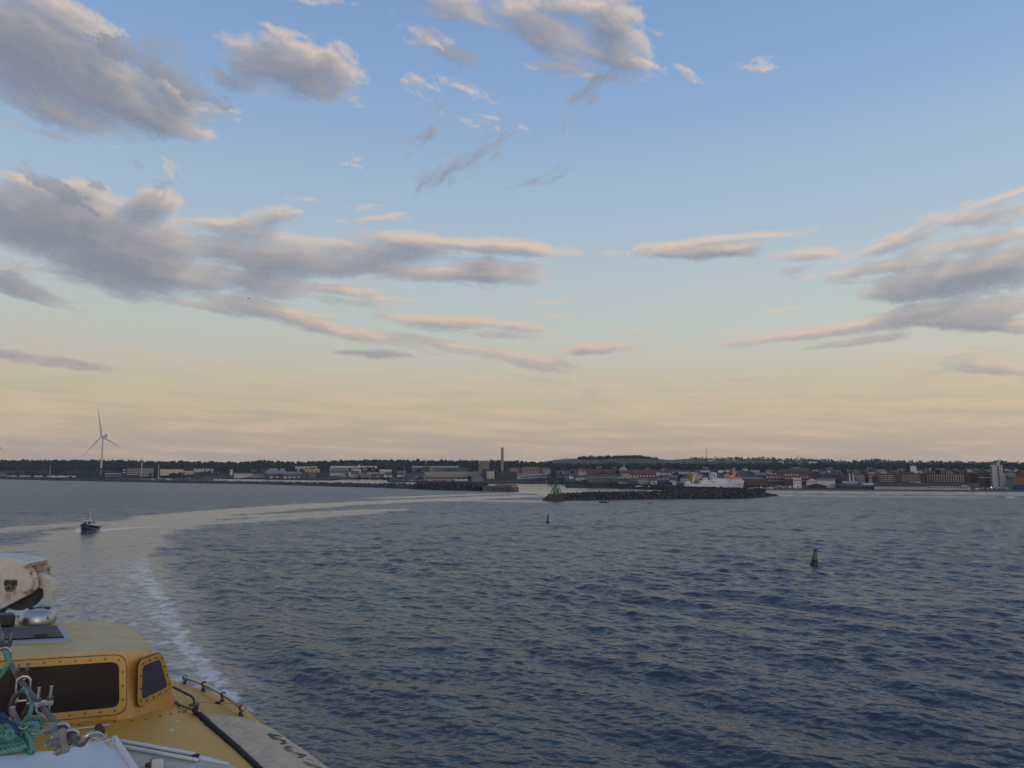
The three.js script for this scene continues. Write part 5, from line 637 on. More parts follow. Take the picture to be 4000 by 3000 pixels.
  for (const z of [-3, 3]) { part(t, 'stern_crane', bar([X(2704), Y(1889), z], [X(2714), Y(1853), z], 0.5, 0.35, 8), white); } part(t, 'crane_head', box(1, 0.8, 7, X(2714), Y(1853), 0), white); part(t, 'crane_stay', bar([X(2714), Y(1853), 0], [X(2732), Y(1878), 0], 0.25, 0.25, 6), white); part(t, 'winch', new THREE.CylinderGeometry(1.2, 1.2, 6, 14).rotateX(1.57).translate(X(2715), Y(1886), 0), std(0.07, 0.07, 0.075, 0.6)); part(t, 'stern_frame', merge([bar([X(2675), Y(1890), 4], [X(2677), Y(1880), 4], 0.3), bar([X(2677), Y(1880), 4], [X(2693), Y(1880), 4], 0.3), bar([X(2693), Y(1880), 4], [X(2693), Y(1890), 4], 0.3)]), white); part(t, 'jackstaff', bar([X(2889), Y(1864), 0], [X(2889.5), Y(1850), 0], 0.12, 0.08, 5), white);
  part(t, 'flagstaff', bar([X(2676), Y(1889), 0], [X(2674), Y(1872), 0], 0.12, 0.1, 5), white);
}

// ---------------------------------------------------------------- lorries, trailers, cars
function trailer(label, px, D, len, h, col, group, emblem) { const gy = ground(px, D), t = thing('trailer', label, 'trailer', new THREE.Vector3(gx(px, D), gy, -D), group); part(t, 'cargo_box', box(len, h - 1.1, 2.6, 0, (h + 1.1) / 2, 0), paint(col, 0.5)); part(t, 'chassis', box(len * 0.96, 0.3, 2.2, 0, 0.9, 0), paint(DARK)); for (const x of [-0.42, -0.34, -0.26, 0.3]) part(t, 'wheel', new THREE.CylinderGeometry(0.5, 0.5, 2.5, 12).rotateX(1.57).translate(x * len, 0.5, 0), paint([0.02, 0.02, 0.02])); if (emblem) part(t, 'emblem', emblem, paint([0.03, 0.035, 0.04]), [0, h * 0.6, 1.34]); return t; }
const darkMark = (w) => merge([box(w * 0.3, 0.7, 0.06, -w * 0.2, 0.3, 0), box(w * 0.3, 0.5, 0.06, w * 0.12, -0.1, 0), box(w * 0.14, 0.9, 0.06, w * 0.3, 0.15, 0)]);
trailer('white lorry trailer with a dark emblem left of its twin on the ferry quay'.replace('left of its twin', 'parked against its twin'), 1789, 1400, 10.5, 4.4, [0.6, 0.6, 0.58], 'white lorry trailers on the ferry quay', darkMark(7)); trailer('white lorry trailer with a dark emblem parked against its twin on the ferry quay', 1814, 1400, 11, 4.4, [0.6, 0.6, 0.58], 'white lorry trailers on the ferry quay', darkMark(7));
{ const g = new THREE.TorusGeometry(1.3, 0.32, 6, 22).scale(1.5, 0.55, 0.3); trailer('white container with a black oval ring on the harbour pier', 2265, 1060, 10.6, 4.2, [0.58, 0.57, 0.56], null, g); trailer('small white cabin container with one dark window on the pier', 2231, 1150, 6, 4.6, [0.55, 0.54, 0.52], null, box(1.6, 1.1, 0.08)); trailer('plain tan container behind the white oval-marked one', 2288, 1075, 5, 4, [0.24, 0.22, 0.19]); }
for (let i = 0; i < 26; i++) { const k = i % 5, px = 34 + i * 10.2 + rr(-2, 2); trailer(k === 4 ? 'dark trailer parked in the yard behind the outer breakwater' : 'white trailer parked in the yard behind the outer breakwater', px, rr(2365, 2440), rr(9, 14), 4.6 + (i % 3) * 0.6, k === 4 ? [0.07, 0.08, 0.1] : [0.5 + 0.05 * (i % 3), 0.5, 0.48], k === 4 ? 'dark trailers in the yard' : 'white trailers in the yard'); }
for (const [px, w] of [[213, 20], [238, 34]]) trailer(w > 30 ? 'long white tank container lying by the breakwater yard' : 'short white tank container lying by the breakwater yard', px, 2350, w * 0.8, 5, [0.62, 0.61, 0.58]);
{
  const proto = (c) => { const g = new THREE.Group(), m = paint(c, 0.35), sh = new THREE.Shape([[-2.15, 0.35], [2.15, 0.35], [2.2, 0.8], [1.3, 0.95], [0.75, 1.45], [-1.2, 1.5], [-1.95, 1.0], [-2.2, 0.9]].map((p) => new THREE.Vector2(...p))); const b = new THREE.ExtrudeGeometry(sh, { depth: 1.6, bevelEnabled: true, bevelSize: 0.08, bevelThickness: 0.08, bevelSegments: 1 }).translate(0, 0, -0.8); part(g, 'body', b, m); part(g, 'windscreen', box(0.06, 0.5, 1.4, 1.02, 1.2, 0, 0), winMat, null, null).rotation.z = 0; part(g, 'side_window', box(1.7, 0.36, 0.04, -0.25, 1.22, 0.9), winMat); for (const x of [-1.35, 1.35]) for (const z of [-0.78, 0.78]) part(g, 'wheel', new THREE.CylinderGeometry(0.33, 0.33, 0.22, 12).rotateX(1.57), paint([0.02, 0.02, 0.02]), [x, 0.33, z]); return g; };
  const kinds = [['white', [0.58, 0.57, 0.55]], ['dark', [0.03, 0.033, 0.04]], ['silver', [0.28, 0.28, 0.29]], ['red', [0.22, 0.03, 0.03]]].map(([n, c]) => ({ n, g: proto(c) }));
  const lots = [['parked in the rows behind the beach dune', 2925, 3092, 752, 805, 34], ['parked along the beach road by the high-rise', 3800, 3950, 696, 726, 20], ['waiting on the ferry terminal quay', 1600, 1775, 1440, 1500, 20], ['parked on the pier behind the green beacon', 2120, 2250, 1320, 1380, 12], ['parked in the fishing port', 2480, 2650, 880, 920, 14]];
  for (const [where, p0, p1, D0, D1, n] of lots) for (let i = 0; i < n; i++) { const k = [0, 0, 2, 1, 0, 3, 2, 1][i % 8], o = kinds[k].g.clone(), px = p0 + (p1 - p0) * (i + 0.5) / n + rr(-1, 1), D = rr(D0, D1); o.name = numbered('parked_car'); o.position.set(gx(px, D), ground(px, D) + 0.02, -D); o.rotation.y = rr(-0.4, 0.4) + (i % 2 ? 0 : 1.57); tag(o, kinds[k].n + ' car ' + where, 'car', kinds[k].n + ' cars ' + where); scene.add(o); }
}
// fishing boats by the inner port
function fishingBoat(label, px, D, L, hullCol, houseCol) { const t = thing('fishing_boat', label, 'boat', new THREE.Vector3(gx(px, D), ground(px, D) + 0.05, -D)), h = paint(hullCol, 0.5); part(t, 'hull', loft([0, 0.08, 0.3, 0.6, 0.85, 1].map((f) => { const w = L * 0.16 * (f < 0.6 ? 0.85 + 0.25 * f : 1 - Math.pow((f - 0.6) / 0.4, 2) * 0.92), sh = 0.9 + 0.9 * f * f; return (x, y) => [(f - 0.5) * L, y > 0 ? 1.2 + sh * Math.min(1, y * 2) : 1.2 + y * 1.2, x * w * (y > 0 ? 1 : 0.75)]; }), 14), h); part(t, 'deck', box(L * 0.7, 0.15, L * 0.22, -L * 0.08, 2.0, 0), paint([0.2, 0.18, 0.16])); const w = part(t, 'wheelhouse', new RoundedBoxGeometry(L * 0.24, 2.6, L * 0.2, 2, 0.12).translate(L * 0.08, 3.3, 0), paint(houseCol, 0.5)); for (const x of [0.02, 0.14]) part(w, 'window', box(L * 0.06, 0.7, 0.08, L * x, 3.9, L * 0.1 + 0.02), winMat); part(t, 'mast', bar([-L * 0.1, 2, 0], [-L * 0.1, 7.5, 0], 0.12, 0.08, 6), paint([0.4, 0.38, 0.35])); part(t, 'boom', bar([-L * 0.1, 5, 0], [-L * 0.4, 6.5, 0], 0.09, 0.07, 6), paint([0.4, 0.38, 0.35])); return t; }
fishingBoat('blue-hulled fishing boat with white wheelhouse in the fishing port', 2618, 925, 13, [0.035, 0.075, 0.19], WHITE); fishingBoat('white fishing boat beside the blue-hulled one', 2606, 940, 10, [0.5, 0.49, 0.47], [0.55, 0.54, 0.5]); fishingBoat('dark blue small fishing boat near the sharp white gable house', 2644, 918, 9, [0.03, 0.05, 0.11], [0.4, 0.4, 0.38]); fishingBoat('black fishing boat with a cream wheelhouse in the fishing port', 2580, 935, 11, [0.03, 0.03, 0.035], [0.5, 0.46, 0.36]);
{ const D = 1900, t = thing('work_barge', 'long flat dark work barge in the inner basin', 'barge', new THREE.Vector3(gx(755, D), 0, -D)); part(t, 'hull', new RoundedBoxGeometry(96, 4.4, 14, 2, 0.4).translate(0, 0.6, 0), paint([0.09, 0.085, 0.085])); part(t, 'rail', box(96, 0.5, 0.4, 0, 3.1, 6.8), paint([0.2, 0.19, 0.19])); part(t, 'deckhouse', box(14, 4, 10, 36, 4.8, 0), paint([0.13, 0.12, 0.12])); part(t, 'tank', new THREE.CylinderGeometry(1.6, 1.6, 2.4, 14).translate(-8, 4, 2), winPale);
  const D2 = 1870, b = thing('crane_boat', 'small grey workboat with a raised jib next to the barge', 'boat', new THREE.Vector3(gx(628, D2), 0, -D2)); part(b, 'hull', loft([0, 0.15, 0.6, 0.88, 1].map((f) => { const w = 4 * (f < 0.6 ? 1 : 1 - Math.pow((f - 0.6) / 0.4, 2) * 0.9); return (x, y) => [(f - 0.5) * 24, 1 + y * (1.8 + f), x * w]; }), 12), paint([0.13, 0.13, 0.135])); part(b, 'wheelhouse', box(5, 4, 5, -3, 4.6, 0), paint([0.3, 0.29, 0.28])); part(b, 'jib', bar([0, 3, 0], [10, 11, 0], 0.5, 0.3, 6), paint([0.2, 0.19, 0.19])); part(b, 'mast', bar([-3, 6, 0], [-3, 11, 0], 0.25, 0.2, 6), paint([0.2, 0.19, 0.19])); }

// ---------------------------------------------------------------- lit lamp on the beach road
{ const D = 694, p = at(3872, 1903, D), gy = ground(3872, D), t = thing('street_lamp', 'lit reddish lamp glowing on a post at the beach road', 'lamp', new THREE.Vector3(p.x, gy, -D)); part(t, 'post', bar([0, 0, 0], [0, p.y - gy - 0.4, 0], 0.08, 0.06, 6), paint(DARK)); part(t, 'lamp_globe', new THREE.SphereGeometry(0.42, 14, 10).translate(0, p.y - gy, 0), new THREE.MeshStandardMaterial({ color: lin(0.9, 0.6, 0.55), emissive: lin(1.0, 0.42, 0.36), emissiveIntensity: 2.4 })); const l = new THREE.PointLight(new THREE.Color(1, 0.5, 0.42), 30, 60); l.position.set(0, p.y - gy, 0); l.castShadow = true; l.name = 'lamp_light'; t.add(l); }

// ---------------------------------------------------------------- people: one continuous body each
// joints with radii; bones between them; a smooth minimum joins the limbs
function bodyGeo(J, B, half = 1.05, cy = 0.95, N = 56) {
  const mc = new MarchingCubes(N, leafMat, false, false, 60000); mc.isolation = 0; const A = new THREE.Vector3(), q = [];
  for (const [a, b] of B) q.push([J[a], J[b]]);
  for (let k = 0; k < N; k++) for (let j = 0; j < N; j++) for (let i = 0; i < N; i++) {
    const x = (i - N / 2) / (N / 2) * half, y = (j - N / 2) / (N / 2) * half + cy, z = (k - N / 2) / (N / 2) * half; let s = 0;
    for (const [p, r] of q) { const dx = r[0] - p[0], dy = r[1] - p[1], dz = r[2] - p[2], t = clamp(((x - p[0]) * dx + (y - p[1]) * dy + (z - p[2]) * dz) / (dx * dx + dy * dy + dz * dz + 1e-9)), d = Math.hypot(x - p[0] - t * dx, y - p[1] - t * dy, z - p[2] - t * dz) - lerp(p[3], r[3], t); s += Math.exp(-d * 38); }
    mc.field[i + j * N + k * N * N] = s > 1e-30 ? Math.log(s) / 38 : -2;
  }
  mc.update(); const g = new THREE.BufferGeometry(), n = mc.count; g.setAttribute('position', new THREE.BufferAttribute(mc.positionArray.slice(0, n * 3), 3)); g.setAttribute('normal', new THREE.BufferAttribute(mc.normalArray.slice(0, n * 3), 3)); g.scale(half, half, half); g.translate(0, cy, 0); return g;
}
const BONES = [['pel', 'chest'], ['chest', 'neck'], ['neck', 'head'], ['chest', 'shL'], ['chest', 'shR'], ['shL', 'elL'], ['elL', 'haL'], ['shR', 'elR'], ['elR', 'haR'], ['pel', 'hiL'], ['pel', 'hiR'], ['hiL', 'knL'], ['knL', 'anL'], ['anL', 'toL'], ['hiR', 'knR'], ['knR', 'anR'], ['anR', 'toR']];
const standing = bodyGeo({ pel: [0, 0.95, 0, 0.14], chest: [0.04, 1.32, 0, 0.16], neck: [0.06, 1.52, 0, 0.06], head: [0.08, 1.66, 0, 0.105], shL: [0.04, 1.43, 0.18, 0.065], shR: [0.04, 1.43, -0.18, 0.065], elL: [0.16, 1.18, 0.24, 0.048], haL: [0.40, 1.22, 0.12, 0.04], elR: [0.14, 1.17, -0.24, 0.048], haR: [0.38, 1.16, -0.08, 0.04], hiL: [0, 0.9, 0.1, 0.1], hiR: [0, 0.9, -0.1, 0.1], knL: [0.05, 0.5, 0.14, 0.07], knR: [0.03, 0.5, -0.14, 0.07], anL: [0, 0.09, 0.16, 0.05], anR: [-0.02, 0.09, -0.16, 0.05], toL: [0.15, 0.05, 0.18, 0.04], toR: [0.13, 0.05, -0.18, 0.04] }, BONES);
const seated = bodyGeo({ pel: [0, 0.18, 0, 0.15], chest: [0.02, 0.55, 0, 0.165], neck: [0.05, 0.76, 0, 0.06], head: [0.07, 0.90, 0, 0.105], shL: [0.02, 0.66, 0.18, 0.065], shR: [0.02, 0.66, -0.18, 0.065], elL: [0.12, 0.42, 0.26, 0.048], haL: [0.34, 0.36, 0.16, 0.04], elR: [0.12, 0.42, -0.26, 0.048], haR: [0.34, 0.36, -0.16, 0.04], hiL: [0.02, 0.14, 0.1, 0.1], hiR: [0.02, 0.14, -0.1, 0.1], knL: [0.44, 0.30, 0.14, 0.07], knR: [0.44, 0.30, -0.14, 0.07], anL: [0.52, -0.08, 0.14, 0.05], anR: [0.52, -0.08, -0.14, 0.05], toL: [0.66, -0.12, 0.15, 0.04], toR: [0.66, -0.12, -0.15, 0.04] }, BONES, 1.05, 0.5);
function person(label, geo, pos, turn, cloth, headY, headX, group) { const t = thing('person', label, 'person', pos, group); t.rotation.y = turn; part(t, 'body', geo, paint(cloth, 0.9)); part(t, 'face', new THREE.SphereGeometry(0.1, 14, 10).scale(0.95, 1.15, 0.85).translate(headX + 0.035, headY - 0.005, 0), paint([0.34, 0.2, 0.14], 0.6)); part(t, 'hair', new THREE.SphereGeometry(0.118, 14, 8, 0, 6.3, 0, 1.5).translate(headX - 0.005, headY + 0.03, 0), paint([0.05, 0.035, 0.025], 0.9)); return t; }
function skiff(L, W, H) { return loft([0, 0.04, 0.2, 0.5, 0.75, 0.92, 1].map((f) => { const w = W / 2 * (f < 0.5 ? 0.85 + 0.3 * f : 1 - Math.pow((f - 0.5) / 0.5, 2.4) * 0.96), lift = 0.25 * f * f; return (x, y) => [(f - 0.5) * L, (y > 0 ? H * Math.min(1, y * 1.6) : y * 0.3) + lift, x * w * (y > 0 ? 1 : 0.8)]; }), 16); }
{
  const p = onSea(2359, 1963.5), t = thing('angling_boat', 'low dark angling boat with one standing figure below the breakwater', 'boat', p.clone()); t.rotation.y = Math.PI; part(t, 'hull', skiff(6.2, 1.9, 0.65), paint([0.018, 0.018, 0.022], 0.4)); part(t, 'rail', tube([[-2.9, 0.7, 0.75], [0, 0.72, 0.95], [2, 0.85, 0.7], [3.0, 0.95, 0]], 0.05, 20, 6), paint([0.35, 0.35, 0.34])); part(t, 'console', new RoundedBoxGeometry(0.8, 0.75, 0.8, 2, 0.06).translate(-0.7, 0.95, 0), paint([0.02, 0.02, 0.025])); part(t, 'thwart', box(0.35, 0.08, 1.5, 1, 0.5, 0), paint([0.1, 0.08, 0.06])); part(t, 'outboard_motor', new RoundedBoxGeometry(0.4, 0.8, 0.4, 2, 0.08).translate(-3.15, 0.7, 0), paint([0.02, 0.02, 0.02]));
  person('person standing in the dark angling boat, in a pale top and dark trousers', standing, new THREE.Vector3(p.x - 1.4, p.y + 0.35, p.z), 0.4, [0.05, 0.05, 0.06], 1.66, 0.08); const r = thing('fishing_rod', 'thin fishing rod held up from the dark angling boat', 'fishing rod', new THREE.Vector3(p.x - 1.05, p.y + 1.5, p.z)); part(r, 'rod', bar([0, 0, 0], [0.9, 2.0, 0.6], 0.02, 0.008, 5), paint(DARK)); part(r, 'reel', new THREE.CylinderGeometry(0.05, 0.05, 0.08, 10).translate(0.1, 0.15, 0.12), paint([0.2, 0.2, 0.2]));
  const q = onSea(2542, 1968), d = thing('inflatable_dinghy', 'small orange inflatable dinghy carrying three seated people', 'dinghy', q.clone()), or = paint([0.52, 0.15, 0.08], 0.5), tb = [[-1.6, 0.3, 0.6], [0.6, 0.32, 0.65], [1.5, 0.42, 0.3], [1.7, 0.46, 0], [1.5, 0.42, -0.3], [0.6, 0.32, -0.65], [-1.6, 0.3, -0.6]]; part(d, 'side_tube', tube(tb, 0.22, 40, 10), or); part(d, 'floor', box(3, 0.08, 1.1, -0.1, 0.16, 0), paint([0.1, 0.1, 0.1])); part(d, 'transom', box(0.08, 0.5, 1.1, -1.55, 0.4, 0), paint([0.08, 0.08, 0.08])); part(d, 'outboard_motor', new RoundedBoxGeometry(0.35, 0.7, 0.35, 2, 0.06).translate(-1.8, 0.6, 0), paint([0.02, 0.02, 0.02]));
  [-0.9, 0.05, 0.8].forEach((x, i) => person(['person in dark clothes seated by the motor of the orange dinghy', 'person in a red vest seated mid-way in the orange dinghy', 'person in dark clothes seated at the bow of the orange dinghy'][i], seated, new THREE.Vector3(q.x + x - 0.2, q.y + 0.25, q.z), 0.1, i === 1 ? [0.4, 0.08, 0.05] : [0.03, 0.03, 0.04], 0.9, 0.07));
}
// ---------------------------------------------------------------- pilot boat
{
  const t = thing('pilot_boat', 'dark-hulled pilot boat with a white wheelhouse throwing a bow wave', 'boat', new THREE.Vector3(pilotAt.x, 0, pilotAt.z)); t.rotation.y = Math.atan2(-pilotDir.z, pilotDir.x); t.rotation.z = 0.06;
  const navy = std(0.012, 0.014, 0.022, 0.35), white = std(0.6, 0.59, 0.57, 0.4), secs = []; const L = 12.5;
  for (let i = 0; i <= 16; i++) { const f = i / 16, b = clamp((f - 0.5) / 0.5), half = 2.15 * (1 - Math.pow(b, 2.3)) * (0.92 + 0.08 * Math.min(1, f * 4)) + 0.04, top = 1.25 + 0.95 * Math.pow(f, 2), keel = -0.6 + 1.1 * Math.pow(b, 2.4), x = (f - 0.5) * L; secs.push((c, s) => s > 0 ? [x + b * s * 0.7, lerp(0.35, top, Math.min(1, s * 1.15)), c * half * (0.86 + 0.14 * s)] : [x, lerp(0.35, keel, -s), c * half * 0.86]); }
  part(t, 'hull', loft(secs, 24), navy); const dk = new THREE.Shape(); dk.moveTo(-L / 2, -2); for (let i = 0; i <= 12; i++) { const f = i / 12, b = clamp((f - 0.5) / 0.5); dk.lineTo((f - 0.5) * L + b * 0.6, -2.05 * (1 - Math.pow(b, 2.3))); } for (let i = 12; i >= 0; i--) { const f = i / 12, b = clamp((f - 0.5) / 0.5); dk.lineTo((f - 0.5) * L + b * 0.6, 2.05 * (1 - Math.pow(b, 2.3))); } const dg = new THREE.ExtrudeGeometry(dk, { depth: 0.1, bevelEnabled: false }).rotateX(-Math.PI / 2); { const p = dg.attributes.position; for (let i = 0; i < p.count; i++) { const f = p.getX(i) / L + 0.5; p.setY(i, p.getY(i) + 1.12 + 0.9 * Math.max(0, f) ** 2); } } part(t, 'deck', dg, std(0.3, 0.3, 0.29, 0.7));
  part(t, 'fender', tube([[-L / 2, 1.2, 2.1], [0, 1.45, 2.22], [3.2, 1.75, 1.65], [5.2, 2.05, 0.8], [6.7, 2.2, 0], [5.2, 2.05, -0.8], [3.2, 1.75, -1.65], [0, 1.45, -2.22], [-L / 2, 1.2, -2.1]], 0.16, 60, 8), std(0.02, 0.02, 0.02, 0.8));
  const cab = new RoundedBoxGeometry(4.6, 2.1, 2.9, 3, 0.25); { const p = cab.attributes.position; for (let i = 0; i < p.count; i++) { const y = (p.getY(i) + 1.05) / 2.1; p.setX(i, p.getX(i) - (p.getX(i) > 0 ? y * 0.5 : 0)); p.setZ(i, p.getZ(i) * (1 - 0.1 * y)); } cab.computeVertexNormals(); } const w = part(t, 'wheelhouse', cab.translate(-0.2, 2.45, 0), white);
  for (const z of [-0.68, 0.68]) { const q = part(w, 'windscreen', new RoundedBoxGeometry(0.06, 0.95, 1.12, 2, 0.02), winMat, [1.83, 2.72, z]); q.rotation.z = 0.24; } for (const z of [-1, 1]) for (const x of [0.7, -0.9]) part(w, 'side_window', new RoundedBoxGeometry(1.2, 0.75, 0.06, 2, 0.02), winMat, [x, 2.75, z * 1.36], [z * 0.07, 0, 0]);
  part(w, 'roof', new RoundedBoxGeometry(4.4, 0.18, 3.0, 2, 0.08).translate(-0.5, 3.56, 0), white); part(t, 'mast', bar([-0.6, 3.6, 0], [-0.75, 6.4, 0], 0.16, 0.1, 10), white); part(t, 'radar', box(0.25, 0.16, 1.6, -0.45, 4.9, 0), std(0.04, 0.04, 0.04, 0.5)); part(t, 'spreader', box(0.1, 0.08, 1.8, -0.7, 5.6, 0), std(0.05, 0.05, 0.05, 0.5)); part(t, 'antenna', bar([-0.75, 6.4, 0], [-0.8, 7.6, 0], 0.04, 0.02, 6), white); part(t, 'searchlight', new THREE.CylinderGeometry(0.2, 0.2, 0.3, 12).rotateZ(1.57).translate(0.9, 3.85, 0.5), std(0.08, 0.08, 0.08, 0.4)); part(t, 'handrail', tube([[-2.2, 3.7, 1.3], [-2.2, 4.0, 1.3], [1.1, 4.0, 1.2], [1.3, 3.7, 1.2]], 0.035, 24, 6), white); part(t, 'bow_rail', tube([[2.6, 2.6, 1.6], [4.6, 2.95, 0.9], [6.0, 3.05, 0], [4.6, 2.95, -0.9], [2.6, 2.6, -1.6]], 0.03, 30, 6), white);
}
// ---------------------------------------------------------------- buoys
function buoy(label, px, py, h, lean, split) {
  const p = onSea(px, py), t = thing('channel_buoy', label, 'buoy', p.clone()); t.rotation.set(lean[0], 0, lean[1]); const green = std(0.022, 0.115, 0.045, 0.5), black = std(0.012, 0.012, 0.013, 0.5), k = h / 3.5, pr = (a) => a.map(([r, y]) => new THREE.Vector2(r * k * 0.78, y * k));
  part(t, 'float', new THREE.LatheGeometry(pr([[0, -0.9], [0.95, -0.8], [1.05, -0.2], [1.02, 0.0], [0.80, split * 0.98], [0.0, split * 0.98]]), 32), black); part(t, 'cone', new THREE.LatheGeometry(pr([[0.80, split], [0.42, 2.75], [0.40, 2.78], [0, 2.78]]), 32), green); part(t, 'shoulder', new THREE.TorusGeometry(0.63 * k, 0.03 * k, 8, 32).rotateX(1.5708).translate(0, split * k, 0), black); part(t, 'top_cage', new THREE.LatheGeometry(pr([[0.36, 2.78], [0.44, 2.82], [0.42, 3.2], [0.2, 3.35], [0, 3.38]]), 20), std(0.02, 0.03, 0.024, 0.5)); part(t, 'lamp_pole', bar([0, 3.3 * k, 0], [0, 3.62 * k, 0], 0.05, 0.04, 8), black); for (let i = 0; i < 4; i++) part(t, 'lifting_eye', new THREE.TorusGeometry(0.1 * k, 0.025 * k, 6, 12), black, [Math.cos(i * 1.57 + 0.4) * 0.66 * k, 0.12 * k, Math.sin(i * 1.57 + 0.4) * 0.66 * k]);
}
buoy('green conical buoy leaning over a deep black base', 3180, 2206, 3.7, [0.05, -0.12], 1.05); buoy('green conical buoy with a shallow black base nearer the beacon', 2139, 2041, 3.4, [0.0, -0.09], 0.42);
// ---------------------------------------------------------------- gulls
{
  const wing = (s, up, tip) => { const g = loft([0, 0.3, 0.55, 0.8, 1].map((f) => { const c = lerp(0.16, 0.03, f * f), y = f < 0.45 ? up * f : up * 0.45 + (f - 0.45) * tip, x = f < 0.45 ? 0.05 * f : 0.02 - (f - 0.45) * 0.25; return (a, b) => [x + a * c, y * 0.7 + b * 0.018, s * (0.05 + f * 0.66)]; }), 8); return g; };
  const mk = (up, tip) => { const g = new THREE.Group(), m = std(0.10, 0.10, 0.105, 0.9); part(g, 'body', loft([0, 0.12, 0.35, 0.6, 0.8, 0.92, 1].map((f, i) => { const r = [0.01, 0.035, 0.075, 0.07, 0.045, 0.04, 0.01][i]; return (a, b) => [-0.3 + f * 0.6, b * r + (f > 0.8 ? 0.02 : 0), a * r]; }), 12), m); for (const s of [-1, 1]) part(g, 'wing', wing(s, up, tip), m); part(g, 'tail', new THREE.ConeGeometry(0.09, 0.2, 6).scale(1, 1, 0.3).rotateX(1.57).rotateY(1.57).translate(-0.36, 0, 0), m); part(g, 'beak', new THREE.ConeGeometry(0.015, 0.07, 6).rotateZ(-1.57).translate(0.33, 0.02, 0), m); return g; };
  const A = mk(0.55, -0.75), B = mk(0.25, 0.35);
  for (const [px, py, sp, turn, roll, k] of [[972, 1166, 17, 2.6, 0.5, 0], [645, 1483, 17, -0.5, -0.6, 1], [371, 1583, 6, 0.4, 0, 0], [450, 1630, 8, 1.2, 0.2, 1], [610, 1642, 5, 0.2, 0.1, 1], [1235, 1562, 7, 1.4, 0.1, 1], [1358, 1558, 8, 2.0, 0.4, 1], [1931, 1599, 8, -0.6, -0.5, 1], [2183, 1651, 7, 2.2, 0.4, 1], [2297, 1662, 6, 0.3, 0.0, 0], [1725, 1778, 6, 0.5, 0.1, 0], [1792, 1764, 8, 2.2, 0.5, 1], [1236, 1713, 6, 2.3, 0.5, 1], [1165, 1751, 4, 0.3, 0, 0], [900, 1478, 6, 0.1, 0, 1], [1565, 1478 - 0, 4, 0.2, 0, 1]]) {
    const D = Math.min(600, 1.42 * FOC / sp), g = (k ? B : A).clone(); g.name = numbered('gull'); g.position.copy(at(px, py, D)); g.rotation.set(roll * 0.8, turn, roll); const big = sp > 12; tag(g, big ? (k ? 'dark gull gliding with wings spread above the wind turbine' : 'dark gull with bent wings under the long grey cloud') : 'tiny distant gull flying over the harbour', 'bird', big ? undefined : 'distant gulls'); scene.add(g);
  }
}

// ---------------------------------------------------------------- the ferry's lifeboat: own axes x = towards its bow, y = up, z = towards the sea
const yaw = 0.6213, heel = 0.0698, Ux = new THREE.Vector3(Math.sin(yaw), 0, Math.cos(yaw)), Vz = new THREE.Vector3(Math.cos(yaw) * Math.cos(heel), -Math.sin(heel), -Math.sin(yaw) * Math.cos(heel)), Wy = new THREE.Vector3().crossVectors(Ux, Vz).normalize();
const boatM = new THREE.Matrix4().makeBasis(Ux, Wy, Vz.clone().negate()).setPosition(-2.6667, EYE - 1.1408, -5.1630);
function boatGroup(name, label, category) { const g = thing(name, label, category); g.applyMatrix4(boatM); return g; }
const grainTex = noiseTex(256, (x, y) => 0.5 + 0.28 * noise2(x * 64, y * 64) + 0.22 * noise2(x * 23, y * 23));
// gelcoat with the stains and chalk that time leaves: mottled, no two patches alike
function blotch(N, base, alt, f, amt, specks, runs = 0) { return noiseTex(N, (x, y) => { const n = clamp(0.5 + fbm(x * f, y * f, 5, 0.6) * 1.1 + runs * fbm(x * 60, y * 5, 4, 0.6)) * amt, s = specks && noise2(x * 190, y * 190) > specks ? 0.35 : 0, g = 1 + 0.07 * noise2(x * 300, y * 300); return base.map((b, i) => lerp(lerp(b, alt[i], n), 0.86, s) * g); }, true); }
const uvMetres = (g, k = 1) => { g.computeVertexNormals?.(); const p = g.attributes.position, n = g.attributes.normal, uv = new Float32Array(p.count * 2); for (let i = 0; i < p.count; i++) { const ax = Math.abs(n.getX(i)), ay = Math.abs(n.getY(i)), az = Math.abs(n.getZ(i)); const [a, b] = ay >= ax && ay >= az ? [p.getX(i), p.getZ(i)] : ax >= az ? [p.getZ(i), p.getY(i)] : [p.getX(i), p.getY(i)]; uv[i * 2] = a * k; uv[i * 2 + 1] = b * k; } g.setAttribute('uv', new THREE.BufferAttribute(uv, 2)); return g; };
const gel = new THREE.MeshPhysicalMaterial({ map: blotch(512, [0.81, 0.64, 0.36], [0.72, 0.53, 0.25], 7, 0.9, 0.7, 0.9), roughness: 0.42, bumpMap: grainTex, bumpScale: 0.0006 });
const deckGel = new THREE.MeshPhysicalMaterial({ map: blotch(512, [0.80, 0.555, 0.15], [0.77, 0.58, 0.24], 5, 0.9, 0.66), roughness: 0.5, bumpMap: grainTex, bumpScale: 0.0006 });
const roofGel = new THREE.MeshPhysicalMaterial({ map: blotch(512, [0.79, 0.69, 0.48], [0.74, 0.60, 0.36], 6, 0.9, 0.52), roughness: 0.55, bumpMap: grainTex, bumpScale: 0.0009 });
const frameGel = std(0.47, 0.26, 0.05, 0.4), boltMat = std(0.12, 0.085, 0.05, 0.45, { metalness: 0.6 }), steel = std(0.42, 0.41, 0.39, 0.28, { metalness: 0.9 }), darkSteel = std(0.10, 0.10, 0.105, 0.45, { metalness: 0.7 }), rubber = std(0.018, 0.017, 0.017, 0.85, { bumpMap: grainTex, bumpScale: 0.002 }), paneMat = new THREE.MeshPhysicalMaterial({ color: lin(0.010, 0.010, 0.011), roughness: 0.3, ior: 1.45, specularIntensity: 0.35 }), reflectionPaneMat = new THREE.MeshPhysicalMaterial({ color: lin(0.05, 0.055, 0.065), roughness: 0.08, ior: 1.5 });  // angled pane: its lighter reflection is put into a paler base colour
